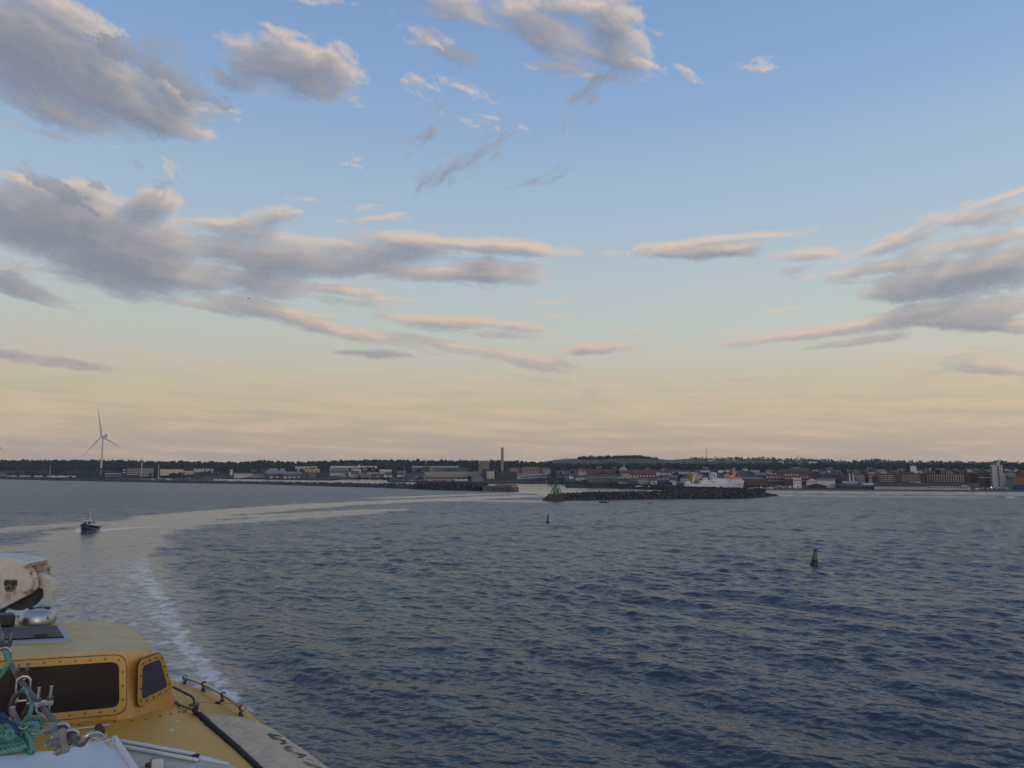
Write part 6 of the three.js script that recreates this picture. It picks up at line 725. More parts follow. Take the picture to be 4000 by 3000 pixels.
const VC = -0.30;                                                    // the boat's middle
const beamAt = (u) => table([[-3.3, 0.04], [-3.1, 0.22], [-2.7, 0.5], [-2.2, 0.74], [-1.7, 0.87], [-1.2, 0.955], [-0.6, 0.995], [0, 1.0], [0.6, 1.02], [1.4, 1.03], [2.4, 1.0], [3.2, 0.9], [4.0, 0.6], [4.5, 0.2], [4.6, 0.04]], u);
const SEC = [[0, -0.42], [0.42, -0.428], [0.72, -0.462], [0.99, -0.545], [1.15, -0.562], [1.30, -0.585], [1.43, -0.62], [1.53, -0.67], [1.61, -0.75], [1.66, -0.88], [1.68, -1.1], [1.6, -1.5], [1.15, -1.95], [0.55, -2.2], [0, -2.28]];
function secAt(d) { return table(SEC.slice(0, 11), Math.abs(d)); }
const deckY = (u, v) => { const k = beamAt(u); return secAt((v - VC) / k) - (1 - k) * 0.22 * Math.abs((v - VC)); };
const boat = boatGroup('lifeboat', 'weathered yellow lifeboat with a windowed cabin hanging beside the ferry', 'lifeboat');
{
  // rounded sections through the listed points
  const curve = new THREE.CatmullRomCurve3(SEC.map(([d, w]) => new THREE.Vector3(d, w, 0)), false, 'centripetal'), M = 46, ring = []; for (let i = 0; i <= M; i++) { const p = curve.getPoint(i / M); ring.push([p.x, p.y]); }
  const us = []; for (let u = -3.3; u <= 4.61; u += 0.11) us.push(u);
  const shell = (from, to, side) => { const pos = [], idx = []; us.forEach((u) => { const k = beamAt(u); for (let i = from; i <= to; i++) { const [d, w] = ring[i], dd = Math.max(0, d); pos.push(u, (w < -0.9 ? lerp(w, -0.9, (1 - k) * 0.5) : w) - (1 - k) * 0.22 * dd * k, VC + side * dd * k); } }); const n = to - from + 1; for (let a = 0; a < us.length - 1; a++) for (let i = 0; i < n - 1; i++) { const q = a * n + i, r = q + n; side > 0 ? idx.push(q, q + 1, r, r, q + 1, r + 1) : idx.push(q, r, q + 1, r, r + 1, q + 1); } const g = new THREE.BufferGeometry(); g.setAttribute('position', new THREE.Float32BufferAttribute(pos, 3)); g.setIndex(idx); g.computeVertexNormals(); return uvMetres(g, 0.9); };
  const split = ring.findIndex(([d, w]) => w < -0.75);
  part(boat, 'deck', mergeGeometries([shell(0, split, 1), shell(0, split, -1)]), deckGel); part(boat, 'hull', mergeGeometries([shell(split, M, 1), shell(split, M, -1)]), gel);
}
// ---- cabin: rounded plan, raked faces
const CT = [[0.035, 0.115], [-0.12, 0.375], [-1.22, 0.41], [-1.34, 0.30]], CB = [[0.115, 0.205], [-0.36, 0.585], [-1.55, 0.66], [-1.72, 0.48]];
const mirror = (L) => [...L, ...L.map(([u, v]) => [u, 2 * VC - v]).reverse()];
const PT = mirror(CT), PB = mirror(CB), camber = (v) => -0.06 * ((v - VC) / 0.70) ** 2;
function cabinRing(t, inset) {                                       // t 0 at the roof edge, 1 at the deck
  const P = PT.map((p, i) => new THREE.Vector2(lerp(p[0], PB[i][0], t), lerp(p[1], PB[i][1], t))), c = new THREE.Vector2(-0.62, VC), n = P.length, out = [], r = 0.07;
  for (let i = 0; i < n; i++) { const p = P[i], a = P[(i + n - 1) % n], b = P[(i + 1) % n], da = a.clone().sub(p), db = b.clone().sub(p), ra = Math.min(r, da.length() * 0.45), rb = Math.min(r, db.length() * 0.45), s = p.clone().addScaledVector(da.normalize(), ra), e = p.clone().addScaledVector(db.normalize(), rb); for (let k = 0; k <= 5; k++) { const f = k / 5, q = s.clone().multiplyScalar((1 - f) ** 2).addScaledVector(p, 2 * f * (1 - f)).addScaledVector(e, f * f); out.push(q); } }
  return out.map((q) => { const d = q.clone().sub(c), l = d.length(); return q.clone().addScaledVector(d, -inset / l); });
}
{
  const levels = [[1, 0, -0.50], [0.97, 0, -0.452], [0.92, 0.004, -0.425], [0.7, 0, -0.32], [0.4, 0, -0.195], [0.12, 0, -0.078], [0.04, 0.006, -0.042], [0, 0.022, -0.018], [0, 0.048, -0.004], [0, 0.085, 0.002]];
  const mk = (L, cap) => { const pos = [], idx = []; let n = 0; L.forEach(([t, ins, w]) => { const R = cabinRing(t, ins); n = R.length; R.forEach((q) => pos.push(q.x, w + camber(q.y) * (1 - t) ** 2, q.y)); }); for (let k = 0; k < L.length - 1; k++) for (let i = 0; i < n; i++) { const a = k * n + i, b = k * n + (i + 1) % n; idx.push(a, a + n, b, b, a + n, b + n); } if (cap) { const R = cabinRing(0, L[L.length - 1][1]); for (const s of [0.66, 0.33, 0]) R.forEach((q) => { const x = lerp(-0.62, q.x, s), z = lerp(VC, q.y, s); pos.push(x, 0.002 + camber(z) + 0.004 * (1 - s), z); }); for (let k = L.length - 1; k < L.length + 2; k++) for (let i = 0; i < n; i++) { const a = k * n + i, b = k * n + (i + 1) % n; idx.push(a, a + n, b, b, a + n, b + n); } } const g = new THREE.BufferGeometry(); g.setAttribute('position', new THREE.Float32BufferAttribute(pos, 3)); g.setIndex(idx); g.computeVertexNormals(); return uvMetres(g, 0.8); };
  part(boat, 'cabin', mk(levels.slice(0, 8)), gel); part(boat, 'cabin_roof', mk(levels.slice(7), true), roofGel);
}
// ---- windows: bolted frames on the raked faces
function roundPoly(pts, r) { const s = new THREE.Shape(), n = pts.length; for (let i = 0; i < n; i++) { const p = new THREE.Vector2(...pts[i]), a = new THREE.Vector2(...pts[(i + n - 1) % n]), b = new THREE.Vector2(...pts[(i + 1) % n]), u = a.sub(p), v = b.sub(p), rr_ = Math.min(r, u.length() * 0.45, v.length() * 0.45), S = p.clone().addScaledVector(u.normalize(), rr_), E = p.clone().addScaledVector(v.normalize(), rr_); i ? s.lineTo(S.x, S.y) : s.moveTo(S.x, S.y); s.quadraticCurveTo(p.x, p.y, E.x, E.y); } s.closePath(); return s; }
const shrink = (pts, d) => { const n = pts.length, area = pts.reduce((s, p, i) => s + p[0] * pts[(i + 1) % n][1] - pts[(i + 1) % n][0] * p[1], 0), sg = area > 0 ? 1 : -1; return pts.map((p, i) => { const a = pts[(i + n - 1) % n], b = pts[(i + 1) % n], l1 = Math.hypot(p[0] - a[0], p[1] - a[1]), l2 = Math.hypot(b[0] - p[0], b[1] - p[1]), n1 = [-(p[1] - a[1]) / l1 * sg, (p[0] - a[0]) / l1 * sg], n2 = [-(b[1] - p[1]) / l2 * sg, (b[0] - p[0]) / l2 * sg], k = 1 + n1[0] * n2[0] + n1[1] * n2[1]; return [p[0] + (n1[0] + n2[0]) / k * d, p[1] + (n1[1] + n2[1]) / k * d]; }); };
function cabinWindow(A, B, C, pts, r, glass, label) {               // plane through A (origin), B along x, C roughly up
  const X = B.clone().sub(A).normalize(), N = X.clone().cross(C.clone().sub(A)).normalize(), Y = N.clone().cross(X), g = new THREE.Group(); g.name = 'window'; g.matrix.makeBasis(X, Y, N).setPosition(A); g.matrix.decompose(g.position, g.quaternion, g.scale); boat.add(g); if (label) g.userData.label = label;
  const out = roundPoly(pts, r), inn = shrink(pts, 0.037); out.holes.push(roundPoly(inn, r * 0.72)); part(g, 'frame', new THREE.ExtrudeGeometry(out, { depth: 0.007, bevelEnabled: true, bevelSize: 0.0025, bevelThickness: 0.002, bevelSegments: 2, curveSegments: 8 }), frameGel, [0, 0, 0.004]);
  part(g, 'seal', new THREE.ExtrudeGeometry(roundPoly(shrink(pts, -0.006), r), { depth: 0.006, bevelEnabled: false, curveSegments: 8 }), rubber, [0, 0, -0.001]); part(g, 'pane', new THREE.ExtrudeGeometry(roundPoly(shrink(inn, -0.006), r * 0.7), { depth: 0.004, bevelEnabled: false, curveSegments: 8 }), glass, [0, 0, 0.0056]);
  const mid = roundPoly(shrink(pts, 0.019), r * 0.85), L = mid.getLength(), n = Math.round(L / 0.083), bolt = new THREE.CylinderGeometry(0.0062, 0.0068, 0.006, 10).rotateX(1.5708); for (let i = 0; i < n; i++) { const p = mid.getPointAt(i / n); part(g, 'bolt', bolt, boltMat, [p.x, p.y, 0.016]); }
  return g;
}
{
  const fp = (v, t) => new THREE.Vector3(lerp(0.035, 0.115, t), lerp(-0.018, -0.452, t), v), o = fp(0.2, 0.9);
  cabinWindow(fp(0.17, 0.93), fp(-0.2, 0.93), fp(0.17, 0), [[-0.0, 0.03], [0.94, 0.03], [0.905, 0.385], [0.035, 0.385]], 0.075, paneMat);
  const At = new THREE.Vector3(0.035, -0.018, 0.115), Bt = new THREE.Vector3(-0.12, -0.035, 0.375), Ab = new THREE.Vector3(0.115, -0.452, 0.205), Bb = new THREE.Vector3(-0.36, -0.452, 0.585);
  const at2 = (a, t) => At.clone().lerp(Bt, a).lerp(Ab.clone().lerp(Bb, a), t), A = at2(1, 0.9), X = at2(0, 0.9).sub(A).normalize(), N = X.clone().cross(at2(1, 0.1).sub(A)).normalize(), Y = N.clone().cross(X), xy = (p) => { const d = p.sub(A); return [d.dot(X), d.dot(Y)]; };
  cabinWindow(A, at2(0, 0.9), at2(1, 0.1), [xy(at2(0.95, 0.80)), xy(at2(0.13, 0.83)), xy(at2(0.06, 0.14)), xy(at2(0.97, 0.10))], 0.055, reflectionPaneMat);
}
// ---- roof hatch, ventilator, lamp box
{
  const h = new THREE.Group(); h.name = 'roof_hatch'; h.position.set(-0.545, 0.004, -0.40); boat.add(h); part(h, 'rim', new RoundedBoxGeometry(0.56, 0.034, 0.50, 3, 0.015), std(0.26, 0.28, 0.32, 0.4)); part(h, 'lid', new RoundedBoxGeometry(0.475, 0.014, 0.42, 2, 0.006).translate(-0.014, 0.019, 0), new THREE.MeshPhysicalMaterial({ color: lin(0.022, 0.020, 0.021), roughness: 0.5, specularIntensity: 0.4, bumpMap: noiseTex(256, (x, y) => 0.5 + 0.5 * fbm(x * 26, y * 40, 3)), bumpScale: 0.002 })); part(h, 'handle', box(0.028, 0.016, 0.075, 0.165, 0.034, 0.08), std(0.012, 0.012, 0.012, 0.5)); part(h, 'gasket', box(0.57, 0.008, 0.51, 0, -0.018, 0), rubber);
  const v = new THREE.Group(); v.name = 'ventilator'; v.position.set(-1.16, -0.003, -0.285); boat.add(v); part(v, 'dome', new THREE.LatheGeometry([[0.122, 0], [0.126, 0.016], [0.122, 0.045], [0.108, 0.078], [0.082, 0.096], [0.04, 0.105], [0, 0.106]].map((p) => new THREE.Vector2(...p)), 40), std(0.46, 0.44, 0.40, 0.36, { metalness: 1, bumpMap: grainTex, bumpScale: 0.001 })); part(v, 'collar', new THREE.CylinderGeometry(0.09, 0.09, 0.012, 30), darkSteel); for (const a of [0.5, 2.6, 4.7]) part(v, 'screw', new THREE.SphereGeometry(0.009, 10, 8), darkSteel, [Math.cos(a) * 0.121, 0.045, Math.sin(a) * 0.121]);
  const vents = []; for (let i = 0; i < 9; i++) part(v, 'slot', box(0.012, 0.006, 0.045), rubber, [-0.02 + (i % 3) * 0.02, 0.1055, -0.045 + Math.floor(i / 3) * 0.05]);
  const lb = new THREE.Group(); lb.name = 'lamp_box'; lb.position.set(-1.02, 0, -0.56); boat.add(lb); part(lb, 'case', new RoundedBoxGeometry(0.16, 0.085, 0.24, 3, 0.02).translate(0, 0.045, 0), std(0.014, 0.013, 0.012, 0.55)); part(lb, 'foot', box(0.18, 0.008, 0.26, 0, 0.004, 0), darkSteel);
  part(boat, 'whip_aerial', bar([-1.28, -0.03, 0.10], [-1.62, 0.055, 0.055], 0.009, 0.007, 8), std(0.35, 0.34, 0.33, 0.5));
}
// ---- canvas cover over the side opening, its print, and the shaded gap along its edge as a black tube
{
  const NU = 150, NV = 40, pos = [], idx = [], uv = [];
  for (let i = 0; i <= NU; i++) for (let j = 0; j <= NV; j++) {
    const f = i / NU, g = j / NV, dIn = 1.018, dOut = 1.55, d = lerp(dIn, dOut, g), back = -0.235 + 0.075 * Math.sin(g * 1.6) + 0.30 * Math.pow(g, 5), u = lerp(back, 3.0, f), k = beamAt(u), v = VC + d * k;
    const edge = Math.min(1, Math.min(f * 26, g * 9, (1 - g) * 9)), pucker = Math.sin((u + 0.25 * g) * 78 + 4 * noise2(u * 5, g * 3)) * Math.pow(1 - g, 2) * 0.006 + fbm(u * 6, g * 5, 4) * 0.016 + Math.sin(g * 19 + u * 0.8 + 1.5 * noise2(u * 2.1, 4)) * 0.0045;
    pos.push(u, secAt(d) - (1 - k) * 0.05 + 0.012 + 0.016 * Math.sin(Math.PI * clamp(g * 1.0)) * edge + pucker * edge, v); uv.push(u / 1.0, v / 1.0);
  }
  for (let i = 0; i < NU; i++) for (let j = 0; j < NV; j++) { const a = i * (NV + 1) + j, b = a + NV + 1; idx.push(a, a + 1, b, b, a + 1, b + 1); }
  const g = new THREE.BufferGeometry(); g.setAttribute('position', new THREE.Float32BufferAttribute(pos, 3)); g.setAttribute('uv', new THREE.Float32BufferAttribute(uv, 2)); g.setIndex(idx); g.computeVertexNormals();
  const cloth = blotch(512, [0.82, 0.72, 0.60], [0.77, 0.65, 0.52], 6, 0.95), weave = noiseTex(256, (x, y) => 0.5 + 0.25 * Math.sin(x * 256 * 1.57) * Math.sin(y * 256 * 1.57) + 0.2 * noise2(x * 40, y * 12));
  const cv = part(boat, 'canvas_cover', g, new THREE.MeshStandardMaterial({ map: cloth, roughness: 0.95, bumpMap: weave, bumpScale: 0.0012, side: THREE.DoubleSide })); cv.userData.label = 'faded pinkish canvas cover with stencilled dark print';
  const seam = []; for (let i = 0; i <= 70; i++) { const u = lerp(-0.25, 3.0, i / 70); seam.push([u, secAt(1.005) + 0.004 + 0.003 * noise2(u * 30, 1), VC + 1.007 * beamAt(u) + 0.005 * noise2(u * 22, 7)]); }
  part(boat, 'gap_shade_tube', tube(seam.map(([u, w, v]) => [u, w - 0.006, v + 0.004]), 0.010, 220, 10), rubber); part(boat, 'gasket_strip', (() => { const P = [], I = []; for (let i = 0; i <= 260; i++) { const u = lerp(-0.25, 3.0, i / 260), w = secAt(1.03) + 0.012, v = VC + 1.028 * beamAt(u), e0 = 0.006 * noise2(u * 60, 3), e1 = 0.007 * noise2(u * 70, 9), y = 0.004 * noise2(u * 55, 5); P.push(u, w + 0.002, v - 0.018 + e0, u, w + 0.012 + y, v - 0.008, u, w + 0.012 + y, v + 0.010, u, w + 0.001, v + 0.020 + e1); } for (let i = 0; i < 260; i++) for (let k = 0; k < 3; k++) { const a = i * 4 + k; I.push(a, a + 1, a + 4, a + 1, a + 5, a + 4); } const g = new THREE.BufferGeometry(); g.setAttribute('position', new THREE.Float32BufferAttribute(P, 3)); g.setIndex(I); g.computeVertexNormals(); return uvMetres(g, 3); })(), std(0.035, 0.032, 0.03, 0.95, { bumpMap: grainTex, bumpScale: 0.004 })).userData.label = 'crumbling dark rubber strip along the canvas';  // the black tube paints the shade of the gap; the strip is rubber
  part(boat, 'lashing', tube([[-0.80, -0.498, 0.585], [-0.6, -0.505, 0.60], [-0.42, -0.515, 0.635], [-0.27, -0.515, 0.69]], 0.009, 30, 8), std(0.16, 0.12, 0.08, 0.9)); part(boat, 'knot', new THREE.TorusKnotGeometry(0.018, 0.010, 40, 8, 2, 3).translate(-0.26, -0.515, 0.70), std(0.05, 0.045, 0.04, 0.9));
  // stencilled print: slanted strokes, as on the cloth
  const ink = std(0.10, 0.085, 0.08, 0.95), yOn = (u, v) => secAt((v - VC) / beamAt(u)) + 0.012 + 0.019 * Math.sin(Math.PI * clamp(((v - VC) / beamAt(u) - 1.018) / 0.532)) + 0.003;
  const stroke = (pts, w) => { const P = [], I = []; pts.forEach(([u, v], i) => { const q = pts[Math.min(i + 1, pts.length - 1)], r = pts[Math.max(i - 1, 0)], dx = q[0] - r[0], dz = q[1] - r[1], l = Math.hypot(dx, dz) || 1; for (const s of [-1, 1]) { const uu = u - dz / l * w * s, vv = v + dx / l * w * s; P.push(uu, yOn(uu, vv), vv); } }); for (let i = 0; i < pts.length - 1; i++) { const a = i * 2; I.push(a, a + 1, a + 2, a + 1, a + 3, a + 2); } const g = new THREE.BufferGeometry(); g.setAttribute('position', new THREE.Float32BufferAttribute(P, 3)); g.setIndex(I); g.computeVertexNormals(); return g; };
  const seg = (a, b, n = 6) => Array.from({ length: n + 1 }, (_, i) => [lerp(a[0], b[0], i / n), lerp(a[1], b[1], i / n)]), arc = (cu, cvv, ru, rv, a0, a1, n = 12) => Array.from({ length: n + 1 }, (_, i) => { const a = lerp(a0, a1, i / n); return [cu + ru * Math.cos(a), cvv + rv * Math.sin(a)]; });
  const z0 = 1.045, z1 = 1.135;
  const letters = [[[seg([0.33, z0], [0.33, z1])], [seg([0.33, z0], [0.45, z0])]], [[seg([0.42, z0 + 0.01], [0.50, z1])], [seg([0.58, z0], [0.50, z1])], [seg([0.46, z0 + 0.05], [0.54, z0 + 0.05])]], [[arc(0.68, (z0 + z1) / 2, 0.045, 0.045, 0.5, 5.8)]], [[seg([0.78, z0], [0.78, z1])], [seg([0.78, z1], [0.90, z0])], [seg([0.90, z0], [0.90, z1])]], [[seg([0.98, z0], [1.06, z1])], [seg([1.14, z0], [1.06, z1])]], [[arc(1.25, (z0 + z1) / 2, 0.05, 0.045, 0, 6.28)]]];
  letters.forEach((L) => part(boat, 'stencil_letter', mergeGeometries(L.map(([p]) => stroke(p, 0.013))), ink));
}
// ---- grab rail, cleats, deck bolts, droppings
{
  const rail = new THREE.Group(); rail.name = 'grab_rail'; boat.add(rail); const pt = (u, v, h) => [u, deckY(u, v) + h, v];
  part(rail, 'tube', tube([pt(-1.52, 0.92, 0.012), pt(-1.50, 0.925, 0.045), pt(-1.42, 0.945, 0.058), pt(-1.0, 1.0, 0.058), pt(-0.5, 1.035, 0.058), pt(-0.27, 1.04, 0.056)], 0.0145, 80, 12), steel); part(rail, 'end_cap', new THREE.SphereGeometry(0.02, 14, 10), steel, pt(-0.26, 1.04, 0.056));
  for (const [u, v] of [[-1.52, 0.92], [-1.15, 0.985], [-0.72, 1.022], [-0.29, 1.04]]) { part(rail, 'bracket', bar(pt(u, v, 0), pt(u, v, 0.058), 0.009, 0.008, 8), darkSteel); part(rail, 'clip', new THREE.TorusGeometry(0.018, 0.006, 8, 16).rotateY(1.5708 + 0.1), darkSteel, pt(u, v, 0.058)); part(rail, 'base_plate', new RoundedBoxGeometry(0.07, 0.008, 0.028, 2, 0.003), darkSteel, pt(u, v, 0.005)); for (const s of [-0.026, 0.026]) part(rail, 'nut', new THREE.CylinderGeometry(0.008, 0.008, 0.014, 6), darkSteel, pt(u + s, v, 0.014)); }
  const cl = new THREE.Group(); cl.name = 'bent_handle'; boat.add(cl); part(cl, 'tube', tube([pt(-0.80, 0.66, 0.075), pt(-0.66, 0.715, 0.062), pt(-0.57, 0.752, 0.050), pt(-0.545, 0.76, 0.03), pt(-0.54, 0.762, 0.0)], 0.009, 40, 12), darkSteel); part(cl, 'base', new THREE.CylinderGeometry(0.034, 0.038, 0.014, 20), darkSteel, pt(-0.54, 0.762, 0.006));
  part(boat, 'cord', tube([pt(-0.53, 0.768, 0.028), pt(-0.48, 0.86, 0.035), pt(-0.40, 0.97, 0.055), pt(-0.30, 1.04, 0.078), pt(-0.16, 1.085, 0.05), pt(0.0, 1.13, 0.022), pt(0.12, 1.16, 0.01)], 0.006, 60, 8), std(0.42, 0.30, 0.14, 0.9)); part(boat, 'cord_sleeve', bar(pt(-0.455, 0.895, 0.041), pt(-0.435, 0.925, 0.046), 0.010, 0.010, 10), rubber);
  const bolt = new THREE.CylinderGeometry(0.0075, 0.009, 0.008, 8); for (const [u, v] of [[0.16, 0.10], [0.15, 0.20], [0.13, 0.29], [0.02, 0.40], [-0.10, 0.495], [-0.24, 0.585], [-0.46, 0.635], [-0.62, 0.655], [-0.36, 0.66], [-0.28, 0.63], [0.17, -0.1], [0.17, -0.3]]) part(boat, 'deck_bolt', bolt, boltMat, pt(u, v, 0.003));
  const blob = new THREE.CircleGeometry(1, 14).rotateX(-1.5708); for (const [u, v, a, b] of [[0.09, 0.50, 0.020, 0.012], [0.14, 0.50, 0.006, 0.005], [0.37, 0.40, 0.03, 0.014], [0.30, 0.42, 0.012, 0.006], [0.28, 0.46, 0.008, 0.006], [0.24, 0.50, 0.009, 0.005], [0.42, 0.45, 0.008, 0.005], [0.48, 0.43, 0.012, 0.006], [0.46, 0.50, 0.012, 0.006], [0.52, 0.47, 0.011, 0.006], [0.33, 0.50, 0.006, 0.004], [0.41, 0.50, 0.006, 0.004], [0.26, 0.55, 0.007, 0.004]]) { const m = part(boat, 'dropping', blob, std(0.6, 0.56, 0.46, 0.9), pt(u, v, 0.003)); m.scale.set(a, 1, b); m.rotation.x = 0.0; m.rotation.y = 0.3; m.rotation.order = 'YXZ'; m.rotation.x = Math.atan((deckY(u, v + 0.02) - deckY(u, v - 0.02)) / 0.04) * -1; }
  part(boat, 'batten', bar(pt(0.30, -0.62, 0.012), pt(0.26, 0.06, 0.012), 0.007, 0.007, 8), std(0.5, 0.46, 0.36, 0.8));
}

// the plans above count z towards the sea; the boat's right-handed axes have it towards the ferry, so turn plans and parts over
{
  const S = new THREE.Matrix4().makeScale(1, 1, -1), done = new Set(), flip = (g) => { if (done.has(g)) return; done.add(g); g.applyMatrix4(S); const ix = g.index; if (ix) { const a = ix.array; for (let i = 0; i < a.length; i += 3) { const t = a[i]; a[i] = a[i + 1]; a[i + 1] = t; } } else for (const n of Object.keys(g.attributes)) { const at_ = g.attributes[n], k = at_.itemSize, a = at_.array; for (let i = 0; i < a.length; i += 3 * k) for (let c = 0; c < k; c++) { const t = a[i + c]; a[i + c] = a[i + k + c]; a[i + k + c] = t; } } };
  boat.traverse((o) => { if (o !== boat) { o.updateMatrix(); o.matrix.premultiply(S).multiply(S); o.matrix.decompose(o.position, o.quaternion, o.scale); } if (o.isMesh) flip(o.geometry); });
}

// ---------------------------------------------------------------- davit arms, falls and ropes
const whitePaint = (() => { const map = noiseTex(512, (x, y) => { const n = fbm(x * 5, y * 5, 5, 0.6), g = 1 + 0.05 * noise2(x * 200, y * 200), d = clamp(n * 1.2) * 0.22, sp = noise2(x * 60, y * 60) > 0.72 ? 0.25 : 0; return [0.83, 0.83, 0.82].map((c, i) => lerp(lerp(c, [0.66, 0.58, 0.47][i], d), [0.45, 0.3, 0.2][i], sp) * g); }, true); return new THREE.MeshPhysicalMaterial({ map, roughness: 0.5, bumpMap: grainTex, bumpScale: 0.0012 }); })();
const dirtyPaint = (() => { const map = noiseTex(512, (x, y) => { const n = clamp(0.5 + fbm(x * 7, y * 7, 5, 0.62) * 1.3), g = 1 + 0.06 * noise2(x * 200, y * 200); return [0.74, 0.71, 0.64].map((c, i) => lerp(c, [0.62, 0.53, 0.40][i], n * 0.55) * g); }, true); return new THREE.MeshPhysicalMaterial({ map, roughness: 0.6, bumpMap: grainTex, bumpScale: 0.0015 }); })();
const rust = std(0.15, 0.06, 0.025, 0.9, { bumpMap: grainTex, bumpScale: 0.003 }), galv = std(0.24, 0.235, 0.23, 0.5, { metalness: 0.55, bumpMap: grainTex, bumpScale: 0.001 });
const low = (px, py, drop) => onSea(px, py, EYE - drop);             // a point of the survey at a drop below the eye
function slab(pts, thick, mat, parent, name, pos) {                  // outline in the ground plane, extruded down
  const c = pts.reduce((s, p) => s.add(p), new THREE.Vector3()).multiplyScalar(1 / pts.length), sh = new THREE.Shape(pts.map((p) => new THREE.Vector2(p.x, -p.z)));
  const g = new THREE.ExtrudeGeometry(sh, { depth: thick, bevelEnabled: true, bevelSize: 0.004, bevelThickness: 0.004, bevelSegments: 2 }).rotateX(-Math.PI / 2).translate(0, pts[0].y - thick, 0); return part(parent, name, uvMetres(g.index ? g.toNonIndexed() : g, 1.6), mat);
}
{
  const t = thing('boat_davit', 'white painted steel davit arm with a dirty channel edge below the lifeboat cabin', 'davit'), h = 1.30, h2 = 1.345;
  slab([[-420, 2960], [0, 2944], [205, 2937], [262, 2922], [330, 2897], [352, 2890], [425, 2888], [452, 2888], [548, 3030], [640, 3170], [-420, 3300]].map(([a, b]) => low(a, b, h)), 0.022, whitePaint, t, 'top_plate');
  slab([[452, 2890], [500, 2900], [640, 2926], [790, 2951], [880, 2973], [905, 2990], [1010, 3060], [1080, 3200], [640, 3200], [548, 3030]].map(([a, b]) => low(a, b, h2)), 0.03, dirtyPaint, t, 'side_plate');
  part(t, 'ridge_bar', bar(low(447, 2884, h - 0.012), low(660, 3200, h - 0.012), 0.014, 0.014, 10), whitePaint);
  part(t, 'channel_lip', bar(low(474, 2894, h2 - 0.02), low(762, 2946, h2 - 0.02), 0.009, 0.009, 10), whitePaint); part(t, 'channel_lip', bar(low(482, 2916, h2 - 0.016), low(770, 2968, h2 - 0.016), 0.008, 0.008, 10), whitePaint);
  part(t, 'channel_floor', bar(low(478, 2906, h2 + 0.002), low(762, 2959, h2 + 0.002), 0.012, 0.012, 8), dirtyPaint); part(t, 'dark_hole_plug', new THREE.CylinderGeometry(0.018, 0.018, 0.02, 18), std(0.012, 0.01, 0.009, 0.9)).position.copy(low(764, 2958, h2 - 0.012)); part(t, 'weld_bead', bar(low(780, 2962, h2 - 0.006), low(892, 2984, h2 - 0.006), 0.013, 0.006, 10), whitePaint);  // solid dark plug painted in for the shade inside the channel end hole
  part(t, 'gusset', (() => { const a = low(405, 2900, h - 0.004), b = low(440, 2888, h - 0.03), c = low(455, 2915, h - 0.004), d = low(425, 2925, h - 0.002); const g = new THREE.BufferGeometry().setFromPoints([a, b, c, a, c, d, b, a, d, b, d, c]); g.computeVertexNormals(); return g; })(), dirtyPaint);
  const lug = new THREE.Group(); lug.name = 'lug'; t.add(lug); part(lug, 'bolt', new THREE.CylinderGeometry(0.014, 0.014, 0.05, 14), galv).position.copy(low(598, 2985, h2 - 0.02)); part(lug, 'plate', new RoundedBoxGeometry(0.05, 0.05, 0.012, 2, 0.004), whitePaint).position.copy(low(615, 2988, h2 - 0.02)); part(lug, 'nut', new THREE.CylinderGeometry(0.02, 0.02, 0.016, 6), rust).position.copy(low(585, 2988, h2 - 0.01));
  const foot = low(200, 3300, h + 0.02); part(t, 'post', new RoundedBoxGeometry(0.3, 3.5, 0.25, 2, 0.02), whitePaint).position.set(foot.x - 0.2, foot.y - 1.77, foot.z + 0.1); part(t, 'tray', new RoundedBoxGeometry(0.9, 0.12, 0.5, 2, 0.02), dirtyPaint).position.set(foot.x + 0.1, foot.y - 0.08, foot.z - 0.25);
  // pivot pin with a peeling red cap
  const pin = thing('pivot_pin', 'peeling red-capped pivot pin on the white davit arm', 'pin', low(386, 2890, h)); part(pin, 'collar', new THREE.LatheGeometry([[0.030, 0], [0.036, 0.006], [0.037, 0.020], [0.031, 0.028], [0, 0.028]].map((p) => new THREE.Vector2(...p)), 28), new THREE.MeshPhysicalMaterial({ map: noiseTex(128, (x, y) => (noise2(x * 14, y * 22) > 0.18 ? [0.30, 0.25, 0.2] : [0.72, 0.70, 0.62]), true), roughness: 0.8 })); part(pin, 'cap', new THREE.CylinderGeometry(0.022, 0.026, 0.032, 7).rotateY(0.4).translate(0, 0.044, 0), new THREE.MeshPhysicalMaterial({ map: noiseTex(128, (x, y) => (noise2(x * 22, y * 16) > 0.42 ? [0.75, 0.66, 0.6] : noise2(x * 9, y * 9) > 0 ? [0.26, 0.10, 0.09] : [0.19, 0.08, 0.075]), true), roughness: 0.7, bumpMap: grainTex, bumpScale: 0.004 })); part(pin, 'crown', new THREE.SphereGeometry(0.018, 16, 8, 0, 6.3, 0, 1.57).translate(-0.004, 0.058, 0), std(0.045, 0.02, 0.022, 0.7));
}
